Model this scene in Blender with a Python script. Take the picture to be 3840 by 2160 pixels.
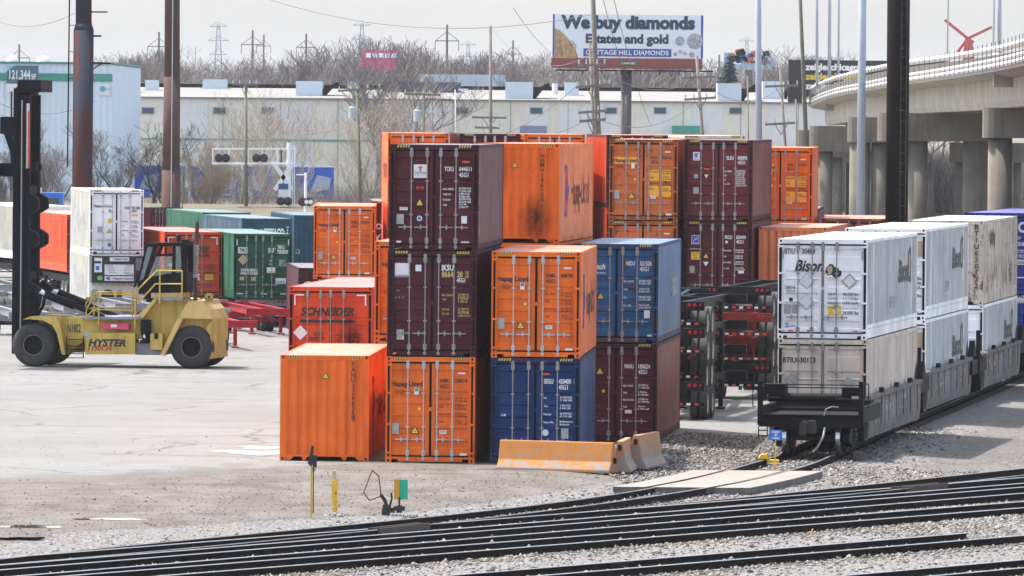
import bpy, math, random
import numpy as np
from mathutils import Vector, Matrix
for o in list(bpy.data.objects): bpy.data.objects.remove(o)
S = bpy.context.scene
COL = S.collection
R = math.radians
random.seed(7); rng = np.random.default_rng(7)

# ------------------------------------------------------------------ camera
F, ZC, HOR = 31400.0, 9.52, 430.0            # focal length in photo pixels, eye height, horizon row
ROLL = R(0.5)
cam_d = bpy.data.cameras.new('camera'); cam = bpy.data.objects.new('camera', cam_d); COL.objects.link(cam)
cam_d.sensor_width = 36.0; cam_d.lens = 36.0 * F / 3840.0
cam_d.clip_start = 1.0; cam_d.clip_end = 12000
PITCH = math.atan((1080 - HOR) / F)
cam.matrix_world = Matrix.Translation((0, 0, ZC)) @ Matrix.Rotation(R(90) - PITCH, 4, 'X') @ Matrix.Rotation(ROLL, 4, 'Z')
S.camera = cam

# ------------------------------------------------------------------ sky and sun
SUN_DX, SUN_DY = 0.47, -0.20                 # horizontal drift of a shadow per metre of height
SUN_EL = math.atan2(1.0, math.hypot(SUN_DX, SUN_DY)); SUN_AZ = math.atan2(-SUN_DX, -SUN_DY)
W = bpy.data.worlds.new('World'); S.world = W; W.use_nodes = True
wn = W.node_tree.nodes; wl = W.node_tree.links
sky = wn.new('ShaderNodeTexSky'); sky.sky_type = 'NISHITA'; sky.sun_disc = False
sky.sun_elevation = SUN_EL; sky.sun_rotation = SUN_AZ
sky.altitude = 180; sky.air_density = .8; sky.dust_density = 3; sky.ozone_density = .6
hs = wn.new('ShaderNodeHueSaturation'); hs.inputs['Saturation'].default_value = .68; wl.new(sky.outputs[0], hs.inputs['Color'])   # thin high cloud: a paler sky
tcw = wn.new('ShaderNodeTexCoord'); mw = wn.new('ShaderNodeMapping'); mw.inputs['Scale'].default_value = (2.5, 2.5, 14); wl.new(tcw.outputs['Generated'], mw.inputs[0])
nw = wn.new('ShaderNodeTexNoise'); nw.inputs['Scale'].default_value = 3.2; nw.inputs['Detail'].default_value = 6; wl.new(mw.outputs[0], nw.inputs['Vector'])
rw = wn.new('ShaderNodeMapRange'); rw.inputs[1].default_value = .35; rw.inputs[2].default_value = .65; rw.inputs[3].default_value = .95; rw.inputs[4].default_value = 1.07; wl.new(nw.outputs[0], rw.inputs[0])
wl.new(rw.outputs[0], hs.inputs['Value']); wl.new(hs.outputs[0], wn['Background'].inputs[0]); wn['Background'].inputs[1].default_value = 0.15
sun_d = bpy.data.lights.new('sun', 'SUN'); sun = bpy.data.objects.new('sun', sun_d); COL.objects.link(sun)
sun_d.energy = 2.7; sun_d.angle = R(0.5); sun_d.color = (1.0, 0.97, 0.91)
sun.rotation_euler = Vector((SUN_DX, SUN_DY, -1)).to_track_quat('-Z', 'Y').to_euler()
S.view_settings.view_transform = 'Standard'; S.view_settings.look = 'None'
S.view_settings.exposure = 1.58; S.view_settings.gamma = 1
S.cycles.max_bounces = 6; S.cycles.diffuse_bounces = 3; S.cycles.glossy_bounces = 3; S.cycles.volume_bounces = 0
S.cycles.transparent_max_bounces = 8

# ------------------------------------------------------------------ unprojection
T_ = math.tan(ROLL)
def GP(px, py, z=0.0):
    """photo pixel -> point on the level plane z"""
    yp = py - (px - 1920) * T_; xp = (px - 1920) + (py - 1080) * T_
    Y = F * (ZC - z) / (yp - HOR); return Vector((xp / F * Y, Y, z))
def AT(px, py, Y):
    """photo pixel -> point at distance Y"""
    yp = py - (px - 1920) * T_; xp = (px - 1920) + (py - 1080) * T_
    return Vector((xp / F * Y, Y, ZC - (yp - HOR) * Y / F))

# ------------------------------------------------------------------ objects
def tag(o, label=None, cat=None, group=None, kind=None):
    if label: o['label'] = label
    if cat: o['category'] = cat
    if group: o['group'] = group
    if kind: o['kind'] = kind
    return o
def empty(name, label, cat, loc=(0, 0, 0), rz=0.0, group=None):
    o = bpy.data.objects.new(name, None); COL.objects.link(o); o.location = loc; o.rotation_euler = (0, 0, rz)
    o.empty_display_size = 0.3
    return tag(o, label, cat, group)
def copy_tree(o, parent=None):
    c = o.copy(); COL.objects.link(c)
    if parent: c.parent = parent
    for ch in list(o.children): copy_tree(ch, c)
    return c
def obj(name, mesh, parent=None, mats=None):
    """object on a (possibly shared) mesh; mats override the slots on the object itself"""
    o = bpy.data.objects.new(name, mesh); COL.objects.link(o); o.parent = parent
    if mats:
        for i, m in enumerate(mats):
            if i < len(o.material_slots):
                o.material_slots[i].link = 'OBJECT'; o.material_slots[i].material = m
    return o

class MB:
    """collects shapes into one mesh"""
    def __init__(s): s.v = []; s.f = []; s.m = []; s.M = None
    def add(s, vs, fs, m=0):
        b = len(s.v)
        if s.M is not None: vs = [s.M @ Vector(p) for p in vs]
        s.v += [tuple(p) for p in vs]; s.f += [tuple(b + i for i in f) for f in fs]; s.m += [m] * len(fs); return s
    def box(s, x0, x1, y0, y1, z0, z1, m=0):
        return s.add([(x0,y0,z0),(x1,y0,z0),(x1,y1,z0),(x0,y1,z0),(x0,y0,z1),(x1,y0,z1),(x1,y1,z1),(x0,y1,z1)],
                     [(0,3,2,1),(4,5,6,7),(0,1,5,4),(1,2,6,5),(2,3,7,6),(3,0,4,7)], m)
    def bar(s, a, b, w, h=None, m=0, up=(0, 0, 1)):
        """square bar from a to b"""
        a = Vector(a); b = Vector(b); h = h or w; d = (b - a).normalized(); u = Vector(up)
        if abs(d.dot(u)) > .98: u = Vector((1, 0, 0))
        r = d.cross(u).normalized() * w / 2; u = r.cross(d).normalized() * h / 2
        return s.add([a-r-u, a+r-u, a+r+u, a-r+u, b-r-u, b+r-u, b+r+u, b-r+u],
                     [(0,3,2,1),(4,5,6,7),(0,1,5,4),(1,2,6,5),(2,3,7,6),(3,0,4,7)], m)
    def tube(s, a, b, r, r2=None, n=8, m=0, caps=True):
        a = Vector(a); b = Vector(b); r2 = r if r2 is None else r2; d = (b - a).normalized()
        u = Vector((0, 0, 1)) if abs(d.z) < .95 else Vector((1, 0, 0))
        p = d.cross(u).normalized(); q = p.cross(d)
        vs = [a + (p * math.cos(t) + q * math.sin(t)) * r for t in [2 * math.pi * i / n for i in range(n)]]
        vs += [b + (p * math.cos(t) + q * math.sin(t)) * r2 for t in [2 * math.pi * i / n for i in range(n)]]
        fs = [(i, (i + 1) % n, n + (i + 1) % n, n + i) for i in range(n)]
        if caps: fs += [tuple(range(n))[::-1], tuple(range(n, 2 * n))]
        return s.add(vs, fs, m)
    def path(s, pts, r, n=6, m=0):
        for a, b in zip(pts[:-1], pts[1:]): s.tube(a, b, r, n=n, m=m)
        return s
    def prism(s, poly, axis, t0, t1, m=0):
        """2D polygon extruded along an axis: x -> poly is (y,z); y -> (x,z); z -> (x,y)"""
        n = len(poly)
        def P(p, t):
            return {'x': (t, p[0], p[1]), 'y': (p[0], t, p[1]), 'z': (p[0], p[1], t)}[axis]
        vs = [P(p, t0) for p in poly] + [P(p, t1) for p in poly]
        fs = [tuple(range(n)), tuple(range(n, 2 * n))[::-1]] + [(i, i + n, (i + 1) % n + n, (i + 1) % n) for i in range(n)]
        return s.add(vs, fs, m)
    def strip(s, prof, axis, t0, t1, m=0):
        """open profile extruded"""
        n = len(prof)
        def P(p, t):
            return {'x': (t, p[0], p[1]), 'y': (p[0], t, p[1]), 'z': (p[0], p[1], t)}[axis]
        vs = [P(p, t0) for p in prof] + [P(p, t1) for p in prof]
        return s.add(vs, [(i, i + 1, i + 1 + n, i + n) for i in range(n - 1)], m)
    def lathe(s, prof, c, axis='x', n=28, m=0):
        """profile [(r, t)] spun round an axis through c"""
        c = Vector(c); vs = []
        for r, t in prof:
            for i in range(n):
                a = 2 * math.pi * i / n; p, q = r * math.cos(a), r * math.sin(a)
                vs.append(c + Vector({'x': (t, p, q), 'y': (p, t, q), 'z': (p, q, t)}[axis]))
        fs = []
        for k in range(len(prof) - 1):
            for i in range(n):
                fs.append((k*n+i, k*n+(i+1)%n, (k+1)*n+(i+1)%n, (k+1)*n+i))
        return s.add(vs, fs, m)
    def quad(s, a, b, c, d, m=0): return s.add([a, b, c, d], [(0, 1, 2, 3)], m)
    def mesh(s, name, mats, smooth=False):
        me = bpy.data.meshes.new(name); me.from_pydata(s.v, [], s.f)
        for m in (mats if isinstance(mats, (list, tuple)) else [mats]): me.materials.append(m)
        me.polygons.foreach_set('material_index', s.m)
        if smooth: me.polygons.foreach_set('use_smooth', [len(f) == 4 for f in s.f])
        me.update(); return me
    def build(s, name, mats, parent=None, smooth=False):
        return obj(name, s.mesh(name, mats, smooth), parent)

# ------------------------------------------------------------------ lettering
_tc = {}
def _font(s, bold, shear):
    k = (s, bold, shear)
    if k in _tc: return _tc[k]
    cu = bpy.data.curves.new('t', 'FONT'); cu.body = s; cu.size = 1; cu.offset = bold; cu.shear = shear; cu.resolution_u = 3
    o = bpy.data.objects.new('t', cu); COL.objects.link(o)
    dg = bpy.context.evaluated_depsgraph_get(); dg.update()
    me = bpy.data.meshes.new_from_object(o.evaluated_get(dg))
    v = np.array([p.co[:2] for p in me.vertices]).reshape(-1, 2); f = [tuple(p.vertices) for p in me.polygons]
    bpy.data.objects.remove(o); bpy.data.curves.remove(cu); bpy.data.meshes.remove(me)
    _tc[k] = (v, f); return _tc[k]
CAP = None
def text(s, h, w=None, bold=0.0, shear=0.0, track=None):
    """verts (x,z) with baseline at 0, cap height h, left edge at 0, optional width w"""
    global CAP
    if CAP is None:
        v, _ = _font('H', 0, 0); CAP = v[:, 1].max()
    v, f = _font(s, bold, shear)
    if len(v) == 0: return v, f
    v = v.copy() * (h / CAP); v[:, 0] -= v[:, 0].min()
    if w: v[:, 0] *= w / max(v[:, 0].max(), 1e-6)
    return v, f
def put_text(mb, s, x, z, h, w=None, m=0, y=0.0, bold=0.02, shear=0.0, align='l', face='front'):
    """flat lettering on a wall: face front (seen from -y), 'right' (seen from +x), 'left' (seen from -x)"""
    v, f = text(s, h, w, bold, shear)
    if len(v) == 0: return
    if align == 'c': v[:, 0] -= v[:, 0].max() / 2
    if align == 'r': v[:, 0] -= v[:, 0].max()
    if face == 'front': vs = [(x + a, y, z + b) for a, b in v]
    elif face == 'right': vs = [(y, x + a, z + b) for a, b in v]
    else: vs = [(y, x - a, z + b) for a, b in v]
    mb.add(vs, f, m)
def put_vert(mb, s, x, z, h, step, m=0, y=0.0):
    for i, c in enumerate(s):
        if c != ' ': put_text(mb, c, x, z - i * step, h, None, m, y, align='c')

# ------------------------------------------------------------------ materials
def mat(name):
    m = bpy.data.materials.new(name); m.use_nodes = True
    return m, m.node_tree.nodes, m.node_tree.links, m.node_tree.nodes['Principled BSDF']
def _noise(n, l, scale, detail=4, rough=.6, vec=None):
    t = n.new('ShaderNodeTexNoise'); t.inputs['Scale'].default_value = scale; t.inputs['Detail'].default_value = detail
    t.inputs['Roughness'].default_value = rough
    if vec is not None: l.new(vec, t.inputs['Vector'])
    return t
def _ramp(n, l, src, a, b, c0=(0, 0, 0, 1), c1=(1, 1, 1, 1)):
    r = n.new('ShaderNodeValToRGB'); r.color_ramp.elements[0].position = a; r.color_ramp.elements[1].position = b
    r.color_ramp.elements[0].color = c0; r.color_ramp.elements[1].color = c1; l.new(src, r.inputs[0]); return r
def _mix(n, l, fac, a, b, mode='MIX'):
    m = n.new('ShaderNodeMix'); m.data_type = 'RGBA'; m.blend_type = mode
    for s, k in ((fac, 0), (a, 6), (b, 7)):
        if isinstance(s, (int, float)): m.inputs[k].default_value = s
        elif isinstance(s, tuple): m.inputs[k].default_value = s if len(s) == 4 else (*s, 1)
        else: l.new(s, m.inputs[k])
    return m.outputs[2]
def _vec(n, l, scale=(1, 1, 1), space='Object', rnd=True):
    tc = n.new('ShaderNodeTexCoord'); mp = n.new('ShaderNodeMapping'); mp.inputs['Scale'].default_value = scale
    l.new(tc.outputs[space], mp.inputs['Vector'])
    if rnd:
        oi = n.new('ShaderNodeObjectInfo'); mu = n.new('ShaderNodeMath'); mu.operation = 'MULTIPLY'; mu.inputs[1].default_value = 57.0
        l.new(oi.outputs['Random'], mu.inputs[0])
        cb = n.new('ShaderNodeCombineXYZ'); l.new(mu.outputs[0], cb.inputs[0]); l.new(mu.outputs[0], cb.inputs[2])
        l.new(cb.outputs[0], mp.inputs['Location'])
    return mp.outputs[0]
def _bump(n, l, p, h, strength, dist):
    b = n.new('ShaderNodeBump'); b.inputs['Strength'].default_value = strength; b.inputs['Distance'].default_value = dist
    l.new(h, b.inputs['Height']); l.new(b.outputs[0], p.inputs['Normal'])
def plain(name, rgb, rough=.6, metal=0.0, var=.12, scale=3.0, spec=.5):
    m, n, l, p = mat(name)
    v = _vec(n, l); t = _noise(n, l, scale, 5, .65, v)
    dk = tuple(c * (1 - var) for c in rgb); lt = tuple(min(1, c * (1 + var)) for c in rgb)
    l.new(_mix(n, l, _ramp(n, l, t.outputs[0], .3, .7).outputs[0], dk, lt), p.inputs['Base Color'])
    p.inputs['Roughness'].default_value = rough; p.inputs['Metallic'].default_value = metal
    p.inputs['Specular IOR Level'].default_value = spec
    return m
VARIANT = {}
def paint(name, rgb, rust=.10, dirt=.25, rough=.42, fade=.16, dirtcol=(.055, .038, .028)):
    """door / side / roof finishes of one colour: sides are glossier, roofs bleached, and paler still for sun glare put into their colour"""
    m = _paint(name, rgb, rust, dirt, rough, fade, dirtcol)
    VARIANT[m.name] = (lambda: _paint(name + '_side', rgb, rust * .7, dirt * .6, .30, fade, dirtcol, .55), lambda: _paint(name + '_frame', tuple(c * .55 + .006 for c in rgb), rust * 1.8, min(.9, dirt * 2), .6, fade, (.03, .022, .018)), lambda: _paint(name + '_roof', tuple(c * .70 + .09 for c in rgb), rust * .8, dirt * .7, .36, .2, dirtcol, .45))  # roof copy lightened: bleaching plus sun glare put into its colour
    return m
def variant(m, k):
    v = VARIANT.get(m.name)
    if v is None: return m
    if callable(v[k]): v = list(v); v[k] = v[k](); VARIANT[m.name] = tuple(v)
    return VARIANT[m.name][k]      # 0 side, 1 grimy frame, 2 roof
def _paint(name, rgb, rust, dirt, rough, fade, dirtcol, spec=.16):
    """container paint: fading, run-down dirt streaks, scuffs and rust specks"""
    m, n, l, p = mat(name)
    v1 = _vec(n, l, (1, 1, 1)); v2 = _vec(n, l, (5.5, 1.6, .35)); v3 = _vec(n, l, (1, 1, .6))
    big = _noise(n, l, .7, 3, .5, v1); st = _noise(n, l, 1.0, 5, .7, v2); sp = _noise(n, l, 9, 8, .75, v3); pl = _noise(n, l, 1.3, 4, .6, v1)
    c = _mix(n, l, _ramp(n, l, big.outputs[0], .35, .7).outputs[0], tuple(x * (1 - fade) for x in rgb), tuple(min(1, x * (1 + fade) + fade * .04) for x in rgb))
    ms = n.new('ShaderNodeMath'); ms.operation = 'MULTIPLY'; ms.inputs[1].default_value = dirt
    l.new(_ramp(n, l, st.outputs[0], .5, .78).outputs[0], ms.inputs[0])
    c = _mix(n, l, ms.outputs[0], c, dirtcol)
    mr = n.new('ShaderNodeMath'); mr.operation = 'MULTIPLY'
    l.new(_ramp(n, l, sp.outputs[0], .70 - rust * .8, .74 - rust * .7).outputs[0], mr.inputs[0])
    l.new(_ramp(n, l, pl.outputs[0], .5, .62).outputs[0], mr.inputs[1])
    c = _mix(n, l, mr.outputs[0], c, (.13, .045, .02))
    sc = _noise(n, l, 2.6, 9, .8, _vec(n, l, (1, 1, 3.2)))
    m3 = n.new('ShaderNodeMath'); m3.operation = 'MULTIPLY'; m3.inputs[1].default_value = min(.5, rust * 2.2); l.new(_ramp(n, l, sc.outputs[0], .62, .66).outputs[0], m3.inputs[0])
    c = _mix(n, l, m3.outputs[0], c, tuple(min(1, x * .75 + .10) for x in rgb))
    l.new(c, p.inputs['Base Color'])
    l.new(_ramp(n, l, st.outputs[0], .3, .8, (rough - .06,) * 3 + (1,), (rough + .3,) * 3 + (1,)).outputs[0], p.inputs['Roughness'])
    _bump(n, l, p, pl.outputs[0], .3, .03); p.inputs['Specular IOR Level'].default_value = spec
    return m
# ------------------------------------------------------------------ shared materials
M = {}
M['orange'] = paint('container_orange', (.76, .145, .016), .12, .42)
M['orange_worn'] = paint('container_orange_worn', (.58, .14, .035), .22, .6)
M['orange_pale'] = paint('container_orange_faded', (.70, .22, .09), .14, .35)
M['vermilion'] = paint('container_vermilion', (.54, .066, .016), .10, .5)
M['maroon'] = paint('container_maroon', (.085, .012, .016), .12, .3)
M['maroon_red'] = paint('container_maroon_red', (.13, .020, .020), .12, .3)
M['plum'] = paint('container_plum', (.075, .013, .018), .12, .3)
M['navy'] = paint('container_navy', (.010, .038, .13), .13, .35)
M['blue'] = paint('container_blue', (.022, .105, .235), .24, .55)
M['green'] = paint('container_green', (.014, .085, .042), .12, .45)
M['green_pale'] = paint('container_green_pale', (.034, .125, .075), .14, .45)
M['teal'] = paint('container_teal', (.022, .075, .105), .10, .30)
M['slate'] = paint('container_slate', (.07, .12, .16), .12, .35)
M['white'] = paint('container_white', (.86, .855, .83), .05, .13, dirtcol=(.25, .2, .15))
M['white_dull'] = paint('container_shade_white', (.47, .475, .465), .12, .55, .55, dirtcol=(.2, .17, .14))  # white darkened for the train sides: shade put into the colour, plus dirt
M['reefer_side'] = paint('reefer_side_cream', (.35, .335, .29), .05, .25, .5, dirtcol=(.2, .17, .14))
M['cream'] = paint('container_cream', (.62, .53, .43), .12, .6, dirtcol=(.28, .17, .10))
M['rusty_white'] = paint('container_rusty_white', (.58, .50, .41), .30, .75, dirtcol=(.25, .10, .04))
M['deepblue'] = paint('container_deep_blue', (.035, .05, .27), .08, .2)
M['steel'] = plain('galvanised_steel', (.42, .43, .43), .42, .55, .15, 6)
M['bar_dull'] = plain('weathered_lock_steel', (.27, .26, .25), .5, .4, .25, 6)
M['gasket'] = plain('black_rubber', (.010, .010, .011), .8, 0, .2, 5, .1)
M['black'] = plain('black_paint', (.013, .013, .014), .5, 0, .3, 4)
M['dark_hole'] = plain('dark_recess', (.006, .006, .006), .9)
M['hz_y'] = plain('hazard_yellow', (.62, .43, .06), .6, 0, .15, 8)
M['hz_k'] = plain('hazard_black', (.015, .015, .015), .6)
M['t_black'] = plain('lettering_black', (.018, .018, .02), .6)
M['t_white'] = plain('lettering_white', (.72, .72, .70), .6)
M['t_gold'] = plain('lettering_gold', (.50, .38, .14), .6)
M['t_blue'] = plain('lettering_blue', (.035, .06, .42), .6)
M['faded_blue'] = plain('lettering_faded_blue', (.30, .32, .48), .6)
M['s_amber'] = plain('sticker_amber', (.78, .34, .02), .5)
M['s_white'] = plain('sticker_white', (.66, .67, .68), .5, 0, .06, 10)
M['s_yellow'] = plain('sticker_yellow', (.75, .48, .03), .5)
M['s_green'] = plain('sticker_green', (.03, .24, .14), .5)
M['s_blue'] = plain('sticker_blue', (.03, .16, .50), .5)
M['s_red'] = plain('sticker_red', (.62, .06, .03), .5)
M['s_grey'] = plain('grey_plate', (.34, .34, .32), .55, .1, .2, 12)
M['s_tan'] = plain('tan_mark', (.42, .33, .20), .6)
M['reflect_white'] = plain('reflective_white', (.75, .76, .78), .35)
M['lightred'] = plain('lamp_red', (.42, .015, .02), .25)
M['tyre'] = plain('tyre_rubber', (.028, .028, .029), .8, 0, .3, 5)
M['tread'] = plain('dusty_tread', (.05, .049, .046), .9, 0, .3, 12)
M['hub'] = plain('wheel_hub', (.45, .40, .30), .6, .2, .3, 9)
M['concrete'] = _paint('pier_concrete', (.165, .148, .12), .02, .45, .9, .16, (.05, .045, .04), .2)

m, n, l, p = mat('soot'); tr_ = n.new('ShaderNodeBsdfTransparent'); mx_ = n.new('ShaderNodeMixShader'); p.inputs['Base Color'].default_value = (.012, .010, .009, 1); p.inputs['Roughness'].default_value = .95
tc = n.new('ShaderNodeTexCoord'); mp = n.new('ShaderNodeMapping'); mp.inputs['Location'].default_value = (-1, 0, -1); mp.inputs['Scale'].default_value = (2, 0, 2); l.new(tc.outputs['Generated'], mp.inputs[0])
gr = n.new('ShaderNodeTexGradient'); gr.gradient_type = 'SPHERICAL'; l.new(mp.outputs[0], gr.inputs[0]); ns = _noise(n, l, 5, 7, .75, _vec(n, l, (1.6, 1, .5)))
mu = n.new('ShaderNodeMath'); mu.operation = 'MULTIPLY'; l.new(gr.outputs['Fac'], mu.inputs[0]); l.new(_ramp(n, l, ns.outputs[0], .30, .62).outputs[0], mu.inputs[1])
l.new(mu.outputs[0], mx_.inputs[0]); l.new(tr_.outputs[0], mx_.inputs[1]); l.new(p.outputs[0], mx_.inputs[2]); l.new(mx_.outputs[0], n['Material Output'].inputs[0]); M['soot'] = m
def soot(c, x0, x1, z0, z1, y=.002): b = MB(); b.quad((x0, y, z0), (x1, y, z0), (x1, y, z1), (x0, y, z1)); b.build('soot_stain', [M['soot']], c)
# ------------------------------------------------------------------ tracks: rail lines measured in the photograph, carried to the ground
def poly(pts, z=0.0): return [GP(x, y, z).xy for x, y in pts]
RA = poly([(60,2088),(200,2074),(400,2054),(800,2013),(1200,1977.6),(1760,1921.7),(2160,1874.5),(2300,1852),(2466,1825),(2711,1767),(2863,1726),(2950,1701)])
RB = poly([(0,2119.7),(400,2083.3),(800,2044),(1200,2005.6),(1760,1944),(2160,1907),(2300,1889),(2578,1845.7),(2711,1812.5),(2876,1772.8),(3143,1701)])
R0 = poly([(2500,1892),(2850,1858.8),(3350,1807.2),(3840,1755.6)])
R0b = poly([(2466,1922),(2850,1886.4),(3350,1836.6),(3530,1817),(3840,1781)])
PAIRS = [([(0,2095),(400,2060),(800,2025.9),(1200,1997),(1760,1951.5),(2160,1925.5),(2300,1913.6),(2900,1865.6),(3350,1831.3),(3840,1792)],
          [(0,2122.9),(400,2088.7),(800,2052),(1200,2019.5),(1760,1975.9),(2160,1943.6),(2300,1934.5),(2850,1891.6),(3350,1847.8),(3840,1811)]),
         ([(0,2132),(400,2105),(800,2073),(1200,2041.4),(1760,1998.8),(2160,1968.4),(2300,1956.7),(2900,1902.7),(3350,1863),(3840,1820.6)],
          [(0,2153),(400,2126.7),(800,2098),(1200,2067),(1760,2025),(2160,1993),(2300,1981),(2900,1926.9),(3350,1888),(3840,1842)]),
         ([(217,2160),(400,2146.5),(800,2117),(1200,2087.7),(1760,2044.7),(2160,2015),(2300,2001),(2900,1953),(3350,1918),(3840,1880)],
          [(800,2141.8),(1200,2111.9),(1760,2067),(2160,2037),(2300,2024.6),(2900,1978),(3350,1941),(3840,1901.6)]),
         ([(1760,2151.5),(2160,2119),(2300,2105.8),(2900,2059),(3350,2019.7),(3594,2000),(3756,1987)],
          [(2008,2160),(2160,2147.8),(2300,2136.6),(2900,2086),(3350,2047),(3756,2016)]),
         ([(3140,2159),(3350,2143),(3840,2101.6)], [(3499,2159),(3840,2128.6)])]
def fitline(pts, deg=1):
    P = np.array([tuple(p) for p in pts]); return np.polyfit(P[:, 1], P[:, 0], deg)      # X as a function of Y
LINES = []                                          # centre-line polynomials X(Y) of the five through tracks
for i, (a, b_) in enumerate(PAIRS):
    ca, cb = fitline(poly(a), 1), fitline(poly(b_), 1)
    if i == 4: ca = cb = None
    LINES.append((ca, cb))
lines = []
for ca, cb in LINES:
    if ca is None: continue
    lines.append(np.array([(ca[0] + cb[0]) / 2, (ca[1] + cb[1]) / 2]))
P9 = np.array([tuple(p) for p in poly(PAIRS[4][0])]); sl = lines[3][0]; lines.append(np.array([sl, (P9[:, 0] - sl * P9[:, 1]).mean() + .82]))
cA, cB = fitline(RA, 4), fitline(RB, 3)
def cAB(Y):
    """centre line of the siding that leads under the train"""
    if Y < 186: return float(np.polyval(lines[0], Y))
    if Y <= 236: 
        w = min(1, (Y - 186) / 6); return float((1 - w) * np.polyval(lines[0], Y) + w * (np.polyval(cA, Y) + np.polyval(cB, Y)) / 2)
    pts = [(236, float((np.polyval(cA, 236) + np.polyval(cB, 236)) / 2)), (242, 9.0), (266.5, 12.05), (288.6, 15.0), (314, 18.3), (336, 22.3), (360, 27.5), (420, 45)]
    return float(np.interp(Y, [p[0] for p in pts], [p[1] for p in pts]))
ABY = np.arange(150, 420, 1.0); ABX = np.array([cAB(y) for y in ABY])
# ------------------------------------------------------------------ ground sheet
def sstep(a, b_, x): t = np.clip((x - a) / (b_ - a), 0, 1); return t * t * (3 - 2 * t)
xs = np.concatenate([-np.geomspace(5000, 46, 22), np.arange(-45, 60.1, .75), np.geomspace(61, 5000, 22)])
ys = np.concatenate([np.linspace(-60, 150, 12), np.arange(151, 330, .75), np.geomspace(331, 9000, 46)])
XX, YY = np.meshgrid(xs, ys)
def ab_off(X, Y): return (np.interp(Y, ABY, ABX, ) - X) * .93
def near_tracks(X, Y):
    d = np.full(X.shape, 99.0)
    for c in lines: d = np.minimum(d, np.abs(np.polyval(c, Y) - X) * .48 * 1.02)
    d = np.minimum(d, np.abs(ab_off(X, Y)) ); return d
def ground_z(X, Y):
    X = np.asarray(X, float); Y = np.asarray(Y, float)
    s = ab_off(X, Y); first = (np.polyval(lines[0], Y) - X) * .49        # distance to the left of the nearest line
    left = np.where(Y > 188, np.maximum(s, 0) , np.maximum(first, 0))
    z = -.18 * (1 - sstep(1.7, 5.2, left))
    right = np.clip(-s, 0, 99); z = z - .10 * sstep(2.0, 4.5, right) * sstep(205, 225, Y) * (1 - sstep(340, 420, Y))
    z = z * (1 - sstep(400, 480, Y))
    und = .018 * np.sin(X * .9 + Y * .31) * np.sin(Y * .23 - X * .4) + .012 * np.sin(X * 2.3 + 1.7 * np.sin(Y * .5)) * np.sin(Y * .61)
    near = (Y > 150) & (Y < 330)
    return z + .3 * und * near * sstep(.9, 2.2, near_tracks(X, Y))
ZZ = ground_z(XX, YY)
nx, ny = len(xs), len(ys)
co = np.stack([XX, YY, ZZ], -1).reshape(-1, 3)
me = bpy.data.meshes.new('ground'); idx = np.arange(nx * ny).reshape(ny, nx)
fc = np.stack([idx[:-1, :-1], idx[:-1, 1:], idx[1:, 1:], idx[1:, :-1]], -1).reshape(-1, 4)
me.vertices.add(len(co)); me.vertices.foreach_set('co', co.ravel()); me.loops.add(fc.size); me.loops.foreach_set('vertex_index', fc.ravel())
me.polygons.add(len(fc)); me.polygons.foreach_set('loop_start', np.arange(len(fc)) * 4); me.polygons.foreach_set('loop_total', np.full(len(fc), 4)); me.polygons.foreach_set('use_smooth', np.ones(len(fc), bool)); me.update()
# what lies where: ballast near the rails, brown dirt beside it, pale hardstanding beyond
dist = near_tracks(XX, YY); s_ = ab_off(XX, YY); fl = (np.polyval(lines[0], YY) - XX) * .49
leftd = np.where(YY > 200, s_, np.minimum(s_, 99)); leftd = np.maximum(leftd, -50)
ball = 1 - sstep(2.3, 3.6, dist)
grav = sstep(225, 231, YY) * sstep(2.2, 3.2, s_) * (1 - sstep(4.0, 5.0, s_)) * (1 - sstep(240, 256, YY)); ball = np.maximum(ball, grav); ball = np.maximum(ball, .52 * (s_ < -2.0) * (YY > 218) * (YY < 345))
ld = np.where(fl > 0, np.minimum(fl, 60), 0)
dirt = sstep(1.4, 3.0, ld) * (1 - sstep(9.0, 14.0, ld + .10 * (XX + 10)))
dirt = np.maximum(dirt, sstep(-30, -1.5, 0 * XX) * 0 + ((s_ < -2.6) & (YY > 200) & (YY < 330)) * .75)
dirt = dirt * (YY < 235) + 0 + (YY >= 235) * ((s_ < -2.6) & (YY < 330)) * .85
dirt = np.maximum(dirt, ((s_ < -2.6) & (YY > 320)) * 1.0); dirt = np.maximum(dirt, ((XX > 22) & (YY > 330)) * 1.0)  # brown mask also spread under the overpass: its shade put into the colour
for nm, arr in (('ballast', ball), ('dirt', dirt)):
    at = me.attributes.new(nm, 'FLOAT', 'POINT'); at.data.foreach_set('value', np.clip(arr, 0, 1).ravel().astype(np.float32))
m, n, l, p = mat('yard_ground')
g = n.new('ShaderNodeNewGeometry'); pos = g.outputs['Position']
def nz(scale, det, rough=.6, sc=(1, 1, 1)):
    mp = n.new('ShaderNodeMapping'); mp.inputs['Scale'].default_value = sc; l.new(pos, mp.inputs['Vector']); return _noise(n, l, scale, det, rough, mp.outputs[0])
def att(nm): a = n.new('ShaderNodeAttribute'); a.attribute_name = nm; return a.outputs['Fac']
def math_(op, a, b_, c=None):
    q = n.new('ShaderNodeMath'); q.operation = op
    for i, v in enumerate((a, b_, c)):
        if v is None: continue
        if isinstance(v, (int, float)): q.inputs[i].default_value = v
        else: l.new(v, q.inputs[i])
    return q.outputs[0]
big, mid, fine, peb = nz(.09, 4), nz(.7, 5, .65, (1, .45, 1)), nz(6, 6, .7), nz(15, 3, .7)
track = nz(.22, 5, .6, (1, 2.2, 1))
hard = _mix(n, l, _ramp(n, l, big.outputs[0], .35, .68).outputs[0], (.166, .163, .154), (.203, .199, .190))
hard = _mix(n, l, _ramp(n, l, mid.outputs[0], .48, .75).outputs[0], hard, (.155, .143, .13))
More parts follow.
